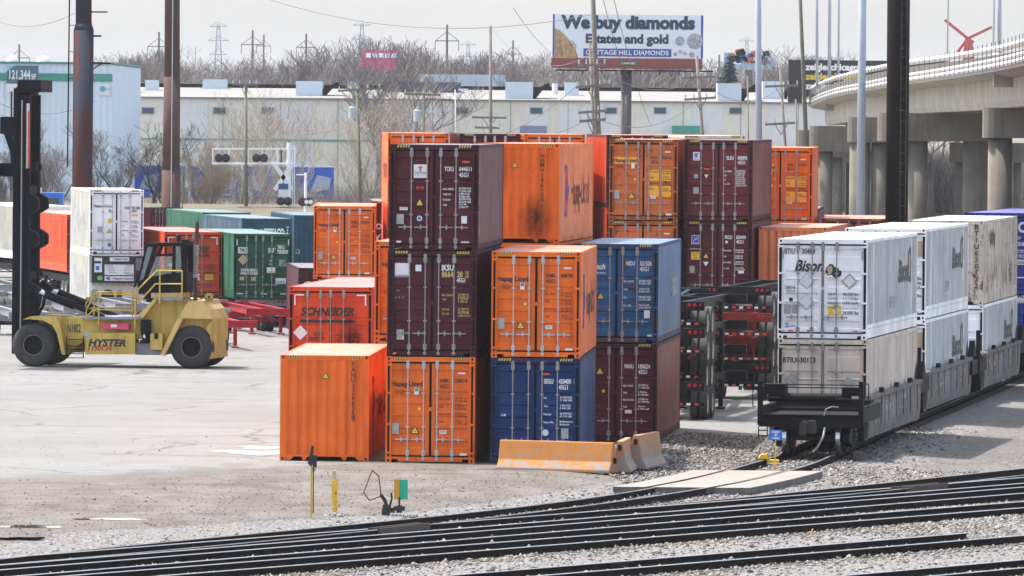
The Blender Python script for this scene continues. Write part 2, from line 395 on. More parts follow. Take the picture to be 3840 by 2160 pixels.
hard = _mix(n, l, math_('MULTIPLY', _ramp(n, l, fine.outputs[0], .56, .72).outputs[0], .35), hard, (.17, .15, .135))
vo = n.new('ShaderNodeTexVoronoi'); vo.feature = 'DISTANCE_TO_EDGE'; vo.inputs['Scale'].default_value = .16
wv = n.new('ShaderNodeVectorMath'); wv.operation = 'ADD'; l.new(pos, wv.inputs[0])
wn_ = nz(.6, 5, .7); vs = n.new('ShaderNodeVectorMath'); vs.operation = 'SCALE'; vs.inputs[3].default_value = 1.6; l.new(wn_.outputs['Color'], vs.inputs[0]); l.new(vs.outputs[0], wv.inputs[1]); l.new(wv.outputs[0], vo.inputs['Vector'])
crack = math_('MULTIPLY', _ramp(n, l, vo.outputs['Distance'], .002, .018, (1,) * 4, (0, 0, 0, 1)).outputs[0], _ramp(n, l, big.outputs[0], .42, .50).outputs[0])
wt = n.new('ShaderNodeTexWave'); wt.wave_type = 'RINGS'; wt.rings_direction = 'Z'; wt.inputs['Scale'].default_value = .55; wt.inputs['Distortion'].default_value = 9; wt.inputs['Detail'].default_value = 3; wt.inputs['Detail Scale'].default_value = .25
mpw = n.new('ShaderNodeMapping'); mpw.inputs['Location'].default_value = (34, -296, 0); l.new(pos, mpw.inputs['Vector']); l.new(mpw.outputs[0], wt.inputs['Vector'])
hard = _mix(n, l, math_('MULTIPLY', _ramp(n, l, wt.outputs['Fac'], .90, .99).outputs[0], math_('MULTIPLY', _ramp(n, l, big.outputs[0], .40, .62).outputs[0], .30)), hard, (.13, .12, .11))
oil = nz(.35, 3, .5); hard = _mix(n, l, math_('MULTIPLY', _ramp(n, l, oil.outputs[0], .64, .74).outputs[0], .45), hard, (.12, .11, .10))
hard = _mix(n, l, math_('MULTIPLY', crack, .85), hard, (.07, .06, .052))
brown = _mix(n, l, _ramp(n, l, track.outputs[0], .35, .65).outputs[0], (.068, .055, .046), (.128, .105, .087))
brown = _mix(n, l, _ramp(n, l, mid.outputs[0], .45, .62).outputs[0], brown, (.14, .124, .112))
brown = _mix(n, l, math_('MULTIPLY', _ramp(n, l, peb.outputs[0], .50, .66).outputs[0], .55), brown, (.25, .235, .22))
brown = _mix(n, l, math_('MULTIPLY', _ramp(n, l, fine.outputs[0], .55, .66).outputs[0], .6), brown, (.07, .055, .045))
vb = n.new('ShaderNodeTexVoronoi'); vb.inputs['Scale'].default_value = 13; l.new(pos, vb.inputs['Vector'])
stone = _mix(n, l, _ramp(n, l, vb.outputs['Color'], .15, .85).outputs[0], (.10, .092, .086), (.25, .24, .232))
stone = _mix(n, l, math_('MULTIPLY', _ramp(n, l, mid.outputs[0], .5, .7).outputs[0], .5), stone, (.20, .165, .14))
dm = _ramp(n, l, math_('ADD', att('dirt'), math_('MULTIPLY', math_('SUBTRACT', mid.outputs[0], .5), 1.6)), .35, .65).outputs[0]
bm_ = _ramp(n, l, math_('ADD', att('ballast'), math_('MULTIPLY', math_('SUBTRACT', fine.outputs[0], .5), 1.2)), .4, .6).outputs[0]
col = _mix(n, l, dm, hard, brown); col = _mix(n, l, bm_, col, stone)
sp = n.new('ShaderNodeSeparateXYZ'); l.new(pos, sp.inputs[0])
far = _ramp(n, l, math_('DIVIDE', sp.outputs[1], 1000.0), .56, .64).outputs[0]
grassy = _mix(n, l, mid.outputs[0], (.10, .085, .055), (.16, .14, .09)); col = _mix(n, l, far, col, grassy)
l.new(col, p.inputs['Base Color']); p.inputs['Roughness'].default_value = .95; p.inputs['Specular IOR Level'].default_value = .2
hgt = math_('ADD', math_('MULTIPLY', vb.outputs['Distance'], math_('MULTIPLY', bm_, -1.4)), math_('MULTIPLY', fine.outputs[0], .6))
_bump(n, l, p, hgt, .8, .05)
me.materials.append(m); G = obj('ground', me); tag(G, 'pale hard yard ground with brown dirt and grey ballast near the tracks', 'ground', kind='structure')

# ------------------------------------------------------------------ rails
M['rail_top'] = plain('rail_head_polished', (.38, .37, .365), .42, .75, .15, 1.2); M['rail_side'] = plain('rail_web_rust', (.020, .014, .010), .9, 0, .45, 3, .1)
M['tie'] = plain('timber_tie', (.06, .05, .042), .9, 0, .3, 2); M['rail_dull'] = plain('rail_head_dull', (.17, .15, .14), .5, .5, .3, 2)
PR = [(-.075, -.175), (-.075, -.165), (-.012, -.145), (-.010, -.045), (-.036, -.035), (-.038, -.014), (-.026, 0), (.026, 0), (.038, -.014), (.036, -.035), (.010, -.045), (.012, -.145), (.075, -.165), (.075, -.175)]
def sweep(pts, name, parent, top=0, mats=('rail_top', 'rail_side'), z=0.0):
    P = [Vector((x, y)) for x, y in pts]; b = MB(); n_ = len(PR); vs = []
    for i, q in enumerate(P):
        d = (P[min(i + 1, len(P) - 1)] - P[max(i - 1, 0)]).normalized(); nn = Vector((d.y, -d.x))
        for o, h in PR: vs.append((q.x + nn.x * o, q.y + nn.y * o, z + h))
    for i in range(len(P) - 1):
        for k in range(n_):
            k2 = (k + 1) % n_; b_m = 0 if k in (5, 6, 7) else 1
            b.f.append((i * n_ + k, (i + 1) * n_ + k, (i + 1) * n_ + k2, i * n_ + k2)); b.m.append(b_m)
    b.v = vs; b.f += [tuple(range(n_))[::-1], tuple(range((len(P) - 1) * n_, len(P) * n_))]; b.m += [1, 1]
    return b.build(name, [M[mats[0]], M[mats[1]]], parent)
def offset(pts, d):
    P = [Vector(p) for p in pts]; out = []
    for i, q in enumerate(P):
        t = (P[min(i + 1, len(P) - 1)] - P[max(i - 1, 0)]).normalized(); out.append((q.x + t.y * d, q.y - t.x * d))
    return out
def ties(center, parent, z=-.19):
    b = MB(); P = [Vector(p) for p in center]; acc = 0
    for a, c in zip(P[:-1], P[1:]):
        L = (c - a).length; t = (c - a) / L; nn = Vector((t.y, -t.x))
        while acc < L:
            q = a + t * acc
            vs = []
            for zz in (z - .15, z + .025):
                for e, f_ in ((-1.28, -.11), (1.28, -.11), (1.28, .11), (-1.28, .11)): vs.append((q.x + nn.x * e + t.x * f_, q.y + nn.y * e + t.y * f_, zz))
            b.add(vs, [(0, 3, 2, 1), (4, 5, 6, 7), (0, 1, 5, 4), (1, 2, 6, 5), (2, 3, 7, 6), (3, 0, 4, 7)], 0)
            for e in (-.7175, .7175):
                for s2 in (-.13, .13):
                    c2 = q + nn * (e + s2); b.box(c2.x - .035, c2.x + .035, c2.y - .06, c2.y + .06, z + .02, z + .075, 1)
            acc += .56
        acc -= L
    b.build('timber_ties', [M['tie'], M['rail_side']], parent)
def track(label, center, heads=('rail_top', 'rail_side')):
    t = empty('railway_track', label, 'railway track', (0, 0, 0), 0, 'tracks crossing in front of the containers')
    for s in (-1, 1): sweep(offset(center, s * .7525), 'rail', t, mats=heads)
    ties(center, t); return t
TR = []
names = ['through track furthest from the camera, with a turnout at each side', 'second through track from the containers', 'third through track from the containers, rails close together in the middle', 'fourth track, its rails ending in the ballast on the right', 'nearest track, showing only in the lower right corner']
CENTRES = []
for i, c in enumerate(lines):
    y0, y1 = (150, 262) if i != 3 else (150, float(GP(3756, 2001).y))
    cen = [(float(np.polyval(c, y)), y) for y in np.arange(y0, y1 + .01, 2.0)]; CENTRES.append(cen)
    TR.append(track(names[i], cen))
cen = [(cAB(y), y) for y in np.arange(184, 236, 2.0)] + [(cAB(y), y) for y in np.arange(236, 415, 4.0)]
t = empty('railway_track', 'siding curving away under the parked train', 'railway track', (0, 0, 0), 0, 'tracks crossing in front of the containers')
pa = [(float(np.polyval(cA, y)), y) for y in np.arange(177.5, 236, 1.5)]; pb = [(float(np.polyval(cB, y)), y) for y in np.arange(174, 236, 1.5)]
ext = [(cAB(y), y) for y in np.arange(236, 415, 4.0)]
sweep(pa + offset(ext, -.7525), 'rail', t, z=-.004, mats=('rail_dull', 'rail_side')); sweep(pb + offset(ext, .7525), 'rail', t, mats=('rail_dull', 'rail_side')); ties([c for c in cen if c[1] > 192], t); CENTRES.append(cen)
t = empty('railway_track', 'turnout leaving the furthest through track at the right edge', 'railway track', (0, 0, 0), 0, 'tracks crossing in front of the containers')
def ext2(P, n_=14):
    P = [Vector(p) for p in P]; d = (P[-1] - P[-2]).normalized(); return [tuple(p) for p in P] + [tuple(P[-1] + d * 2.5 * i) for i in range(1, n_)]
e0, e1 = ext2(R0), ext2(R0b); sweep(e0, 'rail', t, z=.0, mats=('rail_dull', 'rail_side')); sweep(e1, 'rail', t, z=-.002, mats=('rail_dull', 'rail_side'))
# fishplates, guard rails and the frogs
def along(i, side, Y, L_, w=.03, h=.10, dz=-.05, off=-.05, m=0, mb=None):
    c = lines[i]; x = float(np.polyval(c, Y)); d = Vector((c[0], 1)).normalized(); nn = Vector((d.y, -d.x))
    a = Vector((x, Y)) + nn * (side * .7525 + off); e = a + d * L_
    b = MB(); b.bar((a.x, a.y, dz), (e.x, e.y, dz), w, h, m); b.build('joint_bar', [M['rail_side']], TR[i])
for (i, s, Y) in ((0, -1, 176), (0, 1, 189.5), (0, 1, 197.5), (0, -1, 199.2), (1, -1, 186), (2, -1, 192), (0, 1, 206), (0, 1, 213), (1, 1, 205), (3, -1, 178)): along(i, s, Y, 1.0, .05, .11, -.09, .055)
for i, (a, c, lab) in enumerate(((GP(1400, 1987), GP(1590, 1966), 'left'), (GP(3360, 1832), GP(3535, 1816), 'right'))):
    g_ = MB(); 
    for o in (.10, -.12): g_.bar((a.x - o, a.y + o, -.04), (c.x - o, c.y + o, -.04), .05, .15)
    q = g_.build('rail_frog', [plain('frog_casting_%d' % i, (.055, .04, .032), .6, .3, .4, 3)]); tag(q, 'brown cast frog where rails cross at the %s turnout' % lab, 'rail frog')
# ------------------------------------------------------------------ loose ballast
def rocks(name, label, P, size, mats, seed=1, flat=.7):
    """P: n x 3 centres. every stone an irregular octahedron, all in one mesh"""
    r = np.random.default_rng(seed); n_ = len(P)
    base = np.array([(1, 0, 0), (-1, 0, 0), (0, 1, 0), (0, -1, 0), (0, 0, 1), (0, 0, -1)], float)
    fs = np.array([(0, 2, 4), (2, 1, 4), (1, 3, 4), (3, 0, 4), (2, 0, 5), (1, 2, 5), (3, 1, 5), (0, 3, 5)])
    sc = size * r.lognormal(0, .35, (n_, 1, 1)); V = base[None] * sc * r.uniform(.65, 1.3, (n_, 6, 1)); V += r.normal(0, .18, V.shape) * sc
    a = r.uniform(0, 6.28, n_); ca, sa = np.cos(a)[:, None], np.sin(a)[:, None]
    x, y = V[..., 0] * ca - V[..., 1] * sa, V[..., 0] * sa + V[..., 1] * ca; V = np.stack([x, y, V[..., 2] * flat], -1) + P[:, None, :]
    F_ = (fs[None] + (np.arange(n_) * 6)[:, None, None]).reshape(-1, 3)
    me = bpy.data.meshes.new(name); me.vertices.add(n_ * 6); me.vertices.foreach_set('co', V.reshape(-1)); me.loops.add(F_.size); me.loops.foreach_set('vertex_index', F_.ravel())
    me.polygons.add(len(F_)); me.polygons.foreach_set('loop_start', np.arange(len(F_)) * 3); me.polygons.foreach_set('loop_total', np.full(len(F_), 3))
    me.polygons.foreach_set('material_index', np.repeat(r.integers(0, len(mats), n_), 8)); me.update()
    for q in mats: me.materials.append(q)
    return tag(obj(name, me), label, 'gravel', kind='stuff')
ST = [plain('stone_%d' % i, c, .95, 0, .15, 8, .2) for i, c in enumerate(((.20, .19, .178), (.14, .132, .122), (.27, .26, .245), (.17, .135, .115), (.07, .064, .062), (.225, .198, .168)))]
r = np.random.default_rng(5)
def visible(x, y, m_=1.0): return np.abs(x) < y * .0625 + m_
pts = []
for k, cen in enumerate(CENTRES):
    C = np.array(cen); yv = r.uniform(168, 232 if k < 5 else 262, 26000 if k < 5 else 22000); xc = np.interp(yv, C[:, 1], C[:, 0]); slope = np.interp(yv, C[:, 1], np.gradient(C[:, 0], C[:, 1]))
    off = r.normal(0, 1.0, len(yv)) * 1.15; off = np.clip(off, -3.2, 3.2); fac = np.sqrt(1 + slope ** 2); x = xc + off * fac
    ok = visible(x, yv) & (np.abs(np.abs(off) - .7525) > .10); x, yv, off = x[ok], yv[ok], off[ok]
    pts.append(np.stack([x, yv, ground_z(x, yv) + r.uniform(-.015, .02, len(x))], -1))
yv = r.uniform(219, 252, 15000); off = r.uniform(1.2, 4.6, len(yv)); x = np.interp(yv, ABY, ABX) - off / .93; ok = visible(x, yv); x, yv = x[ok], yv[ok]; ok = ~((x < 4.4) & (yv > 243) & (yv < 257)) & (off < 1.8 + (yv - 218) * .30)[ok]; x, yv = x[ok], yv[ok]
pts.append(np.stack([x, yv, ground_z(x, yv) + r.uniform(-.01, .05, len(x))], -1))
rocks('ballast_gravel', 'grey crushed stone lying between and beside the rails', np.concatenate(pts), .038, ST, 2)
yv = r.uniform(170, 245, 26000); x = r.uniform(-16, 19, 26000); ok = visible(x, yv); x, yv = x[ok], yv[ok]
w_ = np.clip((ld_ := (np.polyval(lines[0], yv) - x) * .49), -20, 40); keep = r.uniform(0, 1, len(x)) < np.maximum(np.clip(1.2 - np.abs(w_ - 3) / 7, .05, 1), (w_ < -2) * .8); x, yv = x[keep], yv[keep]
rocks('scattered_gravel', 'loose stones scattered over the brown dirt of the yard', np.stack([x, yv, ground_z(x, yv) + .003], -1), .019, [ST[1], ST[3], ST[4], ST[0]], 9)
# ------------------------------------------------------------------ puddles
m, n, l, p = mat('puddle_water'); p.inputs['Base Color'].default_value = (.10, .09, .08, 1); p.inputs['Roughness'].default_value = .03; p.inputs['Specular IOR Level'].default_value = 1.0; PUD = m
for i, (px, py, w, d, lab) in enumerate(((975, 1698, 1.25, 1.7, 'beside the single orange container'), (1000, 1680, .9, 1.2, 'behind the one beside the single orange container'), (40, 2004, .6, .5, 'in the lower left corner'), (110, 1977, .7, .6, 'just above the one in the lower left corner'), (420, 1948, .8, .5, 'in the wheel ruts left of the tall yellow post'))):
    c = GP(px, py); pts_ = []
    for k in range(28): a = 2 * math.pi * k / 28; q = 1 + .25 * math.sin(3 * a + i) + .15 * math.sin(7 * a); pts_.append((c.x + w * q * math.cos(a), c.y + d * q * math.sin(a)))
    zz = .006 + float(np.mean(ground_z(np.array([q[0] for q in pts_]), np.array([q[1] for q in pts_])))) + .004
    b = MB(); b.add([(x_, y_, zz) for x_, y_ in pts_] , [tuple(range(28))]); tag(b.build('puddle', [PUD]), 'shallow puddle of rain water %s' % lab, 'puddle', kind='structure')
# ------------------------------------------------------------------ shipping containers
# local frame: origin at the lower left corner of the near end, x right, y away, z up
HY = 0.060                                            # door leaves are set back this far
def wave(t0, t1, period, depth, base, sign, flat=.5):
    """trapezoid corrugation profile [(t, off)] from t0 to t1, off = base or base + sign*depth"""
    n = max(1, round((t1 - t0) / period)); p = (t1 - t0) / n; pts = [(t0, base)]
    for i in range(n):
        a = t0 + i * p; s = p * (1 - flat) / 2
        pts += [(a + p * .25 - s/2 , base), (a + p * .25 + s/2, base + sign * depth), (a + p * .75 - s/2, base + sign * depth), (a + p * .75 + s/2, base)]
    pts.append((t1, base)); return pts
_cm = {}
def cmeshes(L, Wd, H, style):
    """shared meshes of one container pattern. style: iso / dom (53 ft, posts set in) / reefer"""
    k = (L, Wd, H, style)
    if k in _cm: return _cm[k]
    D = {}
    P0 = M['orange']
    # frame: posts, rails, sill and header
    b = MB(); ps = .16 if style != 'dom' else .10
    for x0 in (0, Wd - ps):
        for y0 in (0, L - ps): b.box(x0, x0 + ps, y0, y0 + ps, .12, H - .12)
    for x0 in (0.002, Wd - .062): b.box(x0, x0 + .06, ps, L - ps, H - .10, H - .004)
    for x0 in (0.004, Wd - .054): b.box(x0, x0 + .05, ps, L - ps, .03, .19)
    for y0 in (0.003, L - .083): b.box(ps, Wd - ps, y0, y0 + .08, H - .14, H - .006)
    sb_ = MB(); sb_.box(ps + .18, Wd - ps - .18, .004, .10, .03, .16); sb_.box(ps, ps + .19, .006, .09, .10, .16); sb_.box(Wd - ps - .19, Wd - ps, .006, .09, .10, .16); D['dsill'] = sb_.mesh('door_sill', [P0])
    b.box(ps, Wd - ps, L - .10, L - .004, .03, .16)
    if style == 'dom':
        for y0 in (1.95, L - 2.1):
            for x0 in (-.003, Wd - .097): b.box(x0, x0 + .10, y0, y0 + .12, .03, H - .002)
        for x0 in (-.002, Wd - .048): b.box(x0, x0 + .05, .1, L - .1, .19, .42)
    D['frame'] = b.mesh('frame', [P0])
    c = .165; b = MB(); b.box(0, c, 0, c, 0, .122); b.prism([(c/2 + .032 * math.cos(a) , .061 + .04 * math.sin(a)) for a in [i * math.pi / 5 for i in range(10)]], 'y', -.003, -.001, 1)
    b.prism([(c/2 + .032 * math.cos(a) , .061 + .04 * math.sin(a)) for a in [i * math.pi / 5 for i in range(10)]], 'x', c + .001, c + .003, 1)
    D['casting'] = b.mesh('corner_casting', [P0, M['dark_hole']])
    D['cpos'] = [(x0, y0, z0) for x0 in (-.003, Wd - c + .003) for y0 in (-.003, L - c + .003) for z0 in (0, H - .122)]
    # sides
    per, dep = (.278, .036) if style == 'iso' else ((.16, .018) if style == 'dom' else (.30, .006))
    zb = .42 if style == 'dom' else .19
    for nm, xb, sg in (('side_l', .012, 1), ('side_r', Wd - .012, -1)):
        b = MB(); pr = wave(ps, L - ps, per, dep, xb, sg)
        b.strip([(o, t) for t, o in pr], 'z', zb, H - .10); D[nm] = b.mesh('side_wall', [P0])
    b = MB(); pr = wave(ps * .5, L - ps * .5, .55, .012, H - .012, -1, .7)
    b.strip([(t, o) for t, o in pr], 'x', .06, Wd - .06); D['roof'] = b.mesh('roof', [P0])
    b = MB(); b.box(.05, Wd - .05, .1, L - .1, .10, .16); D['floor'] = b.mesh('floor', [M['black']])
    # doors
    cx = Wd / 2
    for nm, x0, x1 in (('door_l', .10, cx - .028), ('door_r', cx + .028, Wd - .10)):
        b = MB(); zt = H - .165
        if style == 'reefer':
            b.box(x0, x1, HY, HY + .05, .2, zt)
        else:
            pr = [(.20, HY)]
            cs = (.50, .84, 1.17, 1.50, 1.84, 2.42) if style == 'iso' else (.42, .95, 1.22, 1.62, 1.86, 2.5)
            for zc_ in cs: pr += [(zc_ - .12, HY), (zc_ - .08, HY + .034), (zc_ + .08, HY + .034), (zc_ + .12, HY)]
            pr.append((zt, HY))
            i0, i1 = x0 + .10, x1 - .10
            b.strip([(o, z) for z, o in pr], 'x', i0, i1)
            for e0, e1 in ((x0, i0), (i1, x1)): b.box(e0, e1, HY - .004, HY + .045, .2, zt)
            b.box(i0, i1, HY - .003, HY + .04, .2, .29); b.box(i0, i1, HY - .003, HY + .04, zt - .09, zt)
        D[nm] = b.mesh('door', [P0])
    b = MB(); zt = H - .16
    g_ = ps - .0 if style != 'dom' else .055; g0 = .052 if style != 'dom' else .032
    b.box(g0, .105, HY - .075 if style != 'dom' else HY - .064, HY + .06, .17, zt + .01); b.box(Wd - .105, Wd - g0, HY - .075 if style != 'dom' else HY - .064, HY + .06, .17, zt + .01)
    b.box(.105, Wd - .105, HY - .02, HY + .06, zt - .025, zt + .022); b.box(.105, Wd - .105, HY - .02, HY + .06, .162, .205)
    b.box(cx - .032, cx + .032, HY - .018, HY + .05, .205, zt - .025)
    D['gasket'] = b.mesh('door_gasket', [M['gasket']])
    b = MB(); b.box(0, .17, HY - .095, HY - .012, - .028, .028); D['hinge'] = b.mesh('hinge', [P0])
    D['hpos'] = [(x, 0, z) for x in (.005, Wd - .175) for z in (.27, 1.05, 1.9, H - .22)]
    b = MB(); b.box(cx - .035, cx + .035, HY - .03, HY - .012, 1.42, 1.52); D['latch'] = b.mesh('latch_plate', [P0])
    # one lock rod at x = 0 with its keepers, brackets and handle reaching to +x or -x
    for nm, sg in (('rod_l', -1), ('rod_r', 1)):
        b = MB(); y = .012
        b.tube((0, y, .06), (0, y, H - .09), .017, n=6)
        for z in (.10, H - .13): b.box(-.045, .045, y - .02, y + .02, z - .03, z + .03); b.box(-.02, .02, y - .03, y - .02, z - .05, z + .05)
        for z in (.27, H - .25): b.box(-.05, .05, y - .01, HY - .005, z - .07, z + .07); b.box(-.03, .03, y - .026, y - .01, z - .09, z + .09)
        for z in (.98, 1.9): b.box(-.05, .05, y - .012, HY - .005, z - .022, z + .022)
        b.box(-.03, .03, y - .028, y - .01, .60, .68)
        b.bar((0, y - .035, .645), (sg * .34, y - .038, .635), .014, .032); b.box(sg * .17 - .03, sg * .17 + .03, y - .05, HY - .004, .61, .67)
        b.box(sg * .17 - .015, sg * .17 + .015, y - .052, y - .03, .57, .71)
        D[nm] = b.mesh('lock_rod', [M['steel']])
    # blank end wall
    b = MB(); pr = wave(ps, Wd - ps, .262, .045, .012, 1, .5)
    b.strip([(t, o) for t, o in pr], 'z', .16, H - .12); D['blank'] = b.mesh('end_wall', [P0])
    b = MB(); pr = wave(ps, Wd - ps, .262, .045, L - .012, -1, .5)
    b.strip([(t, o) for t, o in pr], 'z', .16, H - .12); D['far'] = b.mesh('end_wall', [P0])
    b = MB()                                          # gooseneck tunnel cheeks under a blank end
    for a in (.17, Wd - .17):
        s = 1 if a < 1 else -1
        b.prism([(a, .02), (a + s * .12, .02), (a + s * .22, .12), (a, .12)], 'y', .002, .08)
        e = a + s * .42; b.prism([(e, .14), (e + s * .04, .02), (e + s * .10, .02), (e + s * .20, .14)], 'y', .002, .08)
    b.box(ps, Wd - ps, .003, .09, .12, .165); D['sill'] = b.mesh('sill', [P0])
    # hazard stripes on the header
    b = MB()
    for x0 in (0,):
        b.box(x0, x0 + .36, -.004, .006, H - .085, H - .012, 0)
        for i in range(5):
            a = x0 + .005 + i * .072
            b.add([(a, -.006, H - .083), (a + .036, -.006, H - .083), (a + .066, -.006, H - .014), (a + .030, -.006, H - .014)], [(0, 1, 2, 3)], 1)
    D['hazard'] = b.mesh('hazard_stripe', [M['hz_k'], M['hz_y']]); D['zpos'] = [(.20, 0, 0), (Wd - .56, 0, 0)]
    _cm[k] = D; return D

RODS = {2.438: (.60, 1.03, 1.40, 1.82), 2.591: (.58, .99, 1.30, 1.70)}
def decals(items, name='lettering', y=.052):
    """items: ('t', text, x, z, h, w, mat[, bold, shear]) ('v', text, x, z, h, step, mat) ('r', x0, z0, w, h, mat) ('d', cx, cz, r, mat) diamond
       ('o', cx, cz, r, mat) disc ('tri', cx, z0, w, mat) warning triangle ('p', [(x,z)], mat)"""
    mats = []; b = MB(); lay = [0]
    def mi(m):
        m = M[m]
        if m not in mats: mats.append(m)
        return mats.index(m)
    for i, it in enumerate(items):
        k = it[0]; yy = y - .0006 * (i % 9) - (.006 if k in ('t', 'v') else 0)
        if k == 't':
            _, s, x, z, h, w, m = it[:7]; bo = it[7] if len(it) > 7 else .018; sh = it[8] if len(it) > 8 else 0
            put_text(b, s, x, z, h, w, mi(m), yy, bo, sh)
        elif k == 'v': put_vert(b, it[1], it[2], it[3], it[4], it[5], mi(it[6]), yy)
        elif k == 'r':
            _, x, z, w, h, m = it; b.quad((x, yy, z), (x + w, yy, z), (x + w, yy, z + h), (x, yy, z + h), mi(m))
        elif k == 'd':
            _, x, z, r, m = it; b.quad((x - r, yy, z), (x, yy, z - r), (x + r, yy, z), (x, yy, z + r), mi(m))
        elif k == 'o':
            _, x, z, r, m = it; b.add([(x + r * math.cos(a), yy, z + r * math.sin(a)) for a in [j * math.pi / 8 for j in range(16)]], [tuple(range(16))], mi(m))
        elif k == 'p':
            _, pts, m = it; b.add([(p[0], yy, p[1]) for p in pts], [tuple(range(len(pts)))], mi(m))
        elif k == 'tri':
            _, x, z, w, m = it; h = w * .88
            b.add([(x - w/2, yy, z), (x + w/2, yy, z), (x, yy, z + h)], [(0, 1, 2)], mi('t_black'))
            b.add([(x - w*.36, yy - .001, z + .02), (x + w*.36, yy - .001, z + .02), (x, yy - .001, z + h * .84)], [(0, 1, 2)], mi(m))
            b.quad((x - w*.14, yy - .002, z + h*.25), (x + w*.14, yy - .002, z + h*.25), (x + w*.14, yy - .002, z + h*.3), (x - w*.14, yy - .002, z + h*.3), mi('t_black'))
    return b.mesh(name, mats)
def rows(lines, x, z, h, dz, m, w=None): return [('t', s, x, z - i * dz, h, None, m, .03) for i, s in enumerate(lines)]

def number(pre, num, chk, x=1.48, z=2.20, m='t_black', h=.105, sub='45G1'):
    o = [('t', pre, x, z, h, .255, m, .02), ('t', num, x + .40, z, h, .34, m, .02)]
    if chk: o += [('t', chk, x + .835, z + .012, h * .8, .045, m, .02)]
    bx = x + .82
    for r in ((bx, z - .015, .075, .008), (bx, z + h + .003, .075, .008), (bx, z - .015, .006, h + .03), (bx + .072, z - .015, .006, h + .03)):
        if chk: o.append(('r', *r, m))
    if sub: o.append(('t', sub, x + (.0 if m == 't_black' else .40), z - .16, h, .255, m, .02))
    return o
def weights(m, x=1.46, z=1.72, names=('MAX. GROSS', 'TARE', 'MAX.PAYLOAD', 'CUBE'), vals=(('32 500 kg', '71 650 lbs'), ('3 700 kg', '8 160 lbs'), ('28 800 kg', '63 490 lbs'), ('76.4 m', '2 700 cuft')), dz=.205, h=.05):
    o = []
    for i, (a, v) in enumerate(zip(names, vals)):
        zz = z - i * dz
        o.append(('t', a, x, zz, h, len(a) * .029, m, .02))
        for j, s in enumerate(v): o.append(('t', s, x + .44, zz + .02 - j * .075, h, len(s) * .033, m, .02))
    return o
def hapag(num, chk, pre='HAMU', patch=False, tx=.15):
    o = [('t', 'Hapag-Lloyd', tx, 2.09, .125, .85, 't_black', .028)]
    if patch: o = [('r', .13, 2.03, .88, .23, 's_amber')] + o
    o += number(pre, num, chk)
    if patch:
        for (x, z) in ((1.43, 1.42), (1.86, 1.42), (1.43, .86), (1.86, .86)): o.append(('r', x, z, .34, .40, 's_amber'))
    o += weights('t_black')
    o += [('r', .78, 1.86, .12, .19, 's_white'), ('r', .795, 1.95, .09, .085, 's_green'), ('o', .84, 1.91, .035, 's_white'),
          ('r', .17, .78, .19, .30, 's_grey'), ('tri', .80, .79, .25, 's_yellow'), ('o', .92, 1.47, .045, 's_yellow'),
          ('r', 1.47, .79, .19, .10, 's_white'), ('t', 'ACEP-0', 1.49, .83, .035, .14, 't_black'), ('r', 2.03, .205, .19, .065, 's_white'),
          ('r', 1.97, 2.43, .20, .045, 's_white'), ('r', .28, 1.87, .20, .008, 't_black'), ('r', .28, 1.98, .20, .008, 't_black'),
          ('r', .28, 1.87, .008, .118, 't_black'), ('r', .472, 1.87, .008, .118, 't_black'), ('t', 'CAUTION', .30, 1.94, .025, .16, 't_black'), ('t', 'HIGH CUBE', .30, 1.89, .025, .16, 't_black')]
    return o
def side_hapag(mb, xw, sgn, L, blue=0, blk=1, z0=1.10, y0=None, clip=True, per=.278, ps=.16, zs=1.0):
    """logo and name painted along a corrugated side: only the outer flats carry paint. sgn +1 right side, -1 left side"""
    t = MB(); y1 = 2.0
    def Y(u): return (y1 + u)
    face = 'right' if sgn > 0 else 'left'
    u = lambda a: y1 + a if sgn > 0 else (10.3 - a)
    logo = [[(0, 0), (.45, 0), (.75, .75), (.45, 1.5), (0, 1.5), (.3, .75)], [(.55, 0), (1.0, 0), (1.25, .62), (1.7, .62), (1.7, .9), (1.25, .9), (1.0, 1.5), (.55, 1.5), (.85, .75)]]
    for pl in logo:
        t.add([(xw, u(a), z0 - .35 + b * zs) for a, b in pl], [tuple(range(len(pl)))], 0)
    put_text(t, 'Hapag-Lloyd', u(2.3), z0, .80 * zs, 6.4, 1, xw, .03, 0, 'l', face)
    return t
def clip_wave(me, L, per=.278, ps=.16, kw=.31):
    """cut painted lettering so that it lies on the outer flats of the corrugation"""
    import bmesh
    bm = bmesh.new(); bm.from_mesh(me); n = max(1, round((L - 2 * ps) / per)); p = (L - 2 * ps) / n
    ys = [v.co.y for v in bm.verts]; lo, hi = min(ys), max(ys)
    cuts = []
    for i in range(-1, n + 1):
        a = ps + i * p; cuts += [a + p * (.5 + kw), a + p * (1.5 - kw)]
    for c in cuts:
        if lo < c < hi: bmesh.ops.bisect_plane(bm, geom=bm.verts[:] + bm.edges[:] + bm.faces[:], plane_co=(0, c, 0), plane_no=(0, 1, 0))
    kill = []
    for f in bm.faces:
        t = ((f.calc_center_median().y - ps) / p) % 1.0
        if .5 - kw < t < .5 + kw: kill.append(f)
    bmesh.ops.delete(bm, geom=kill, context='FACES'); bm.to_mesh(me); bm.free(); return me

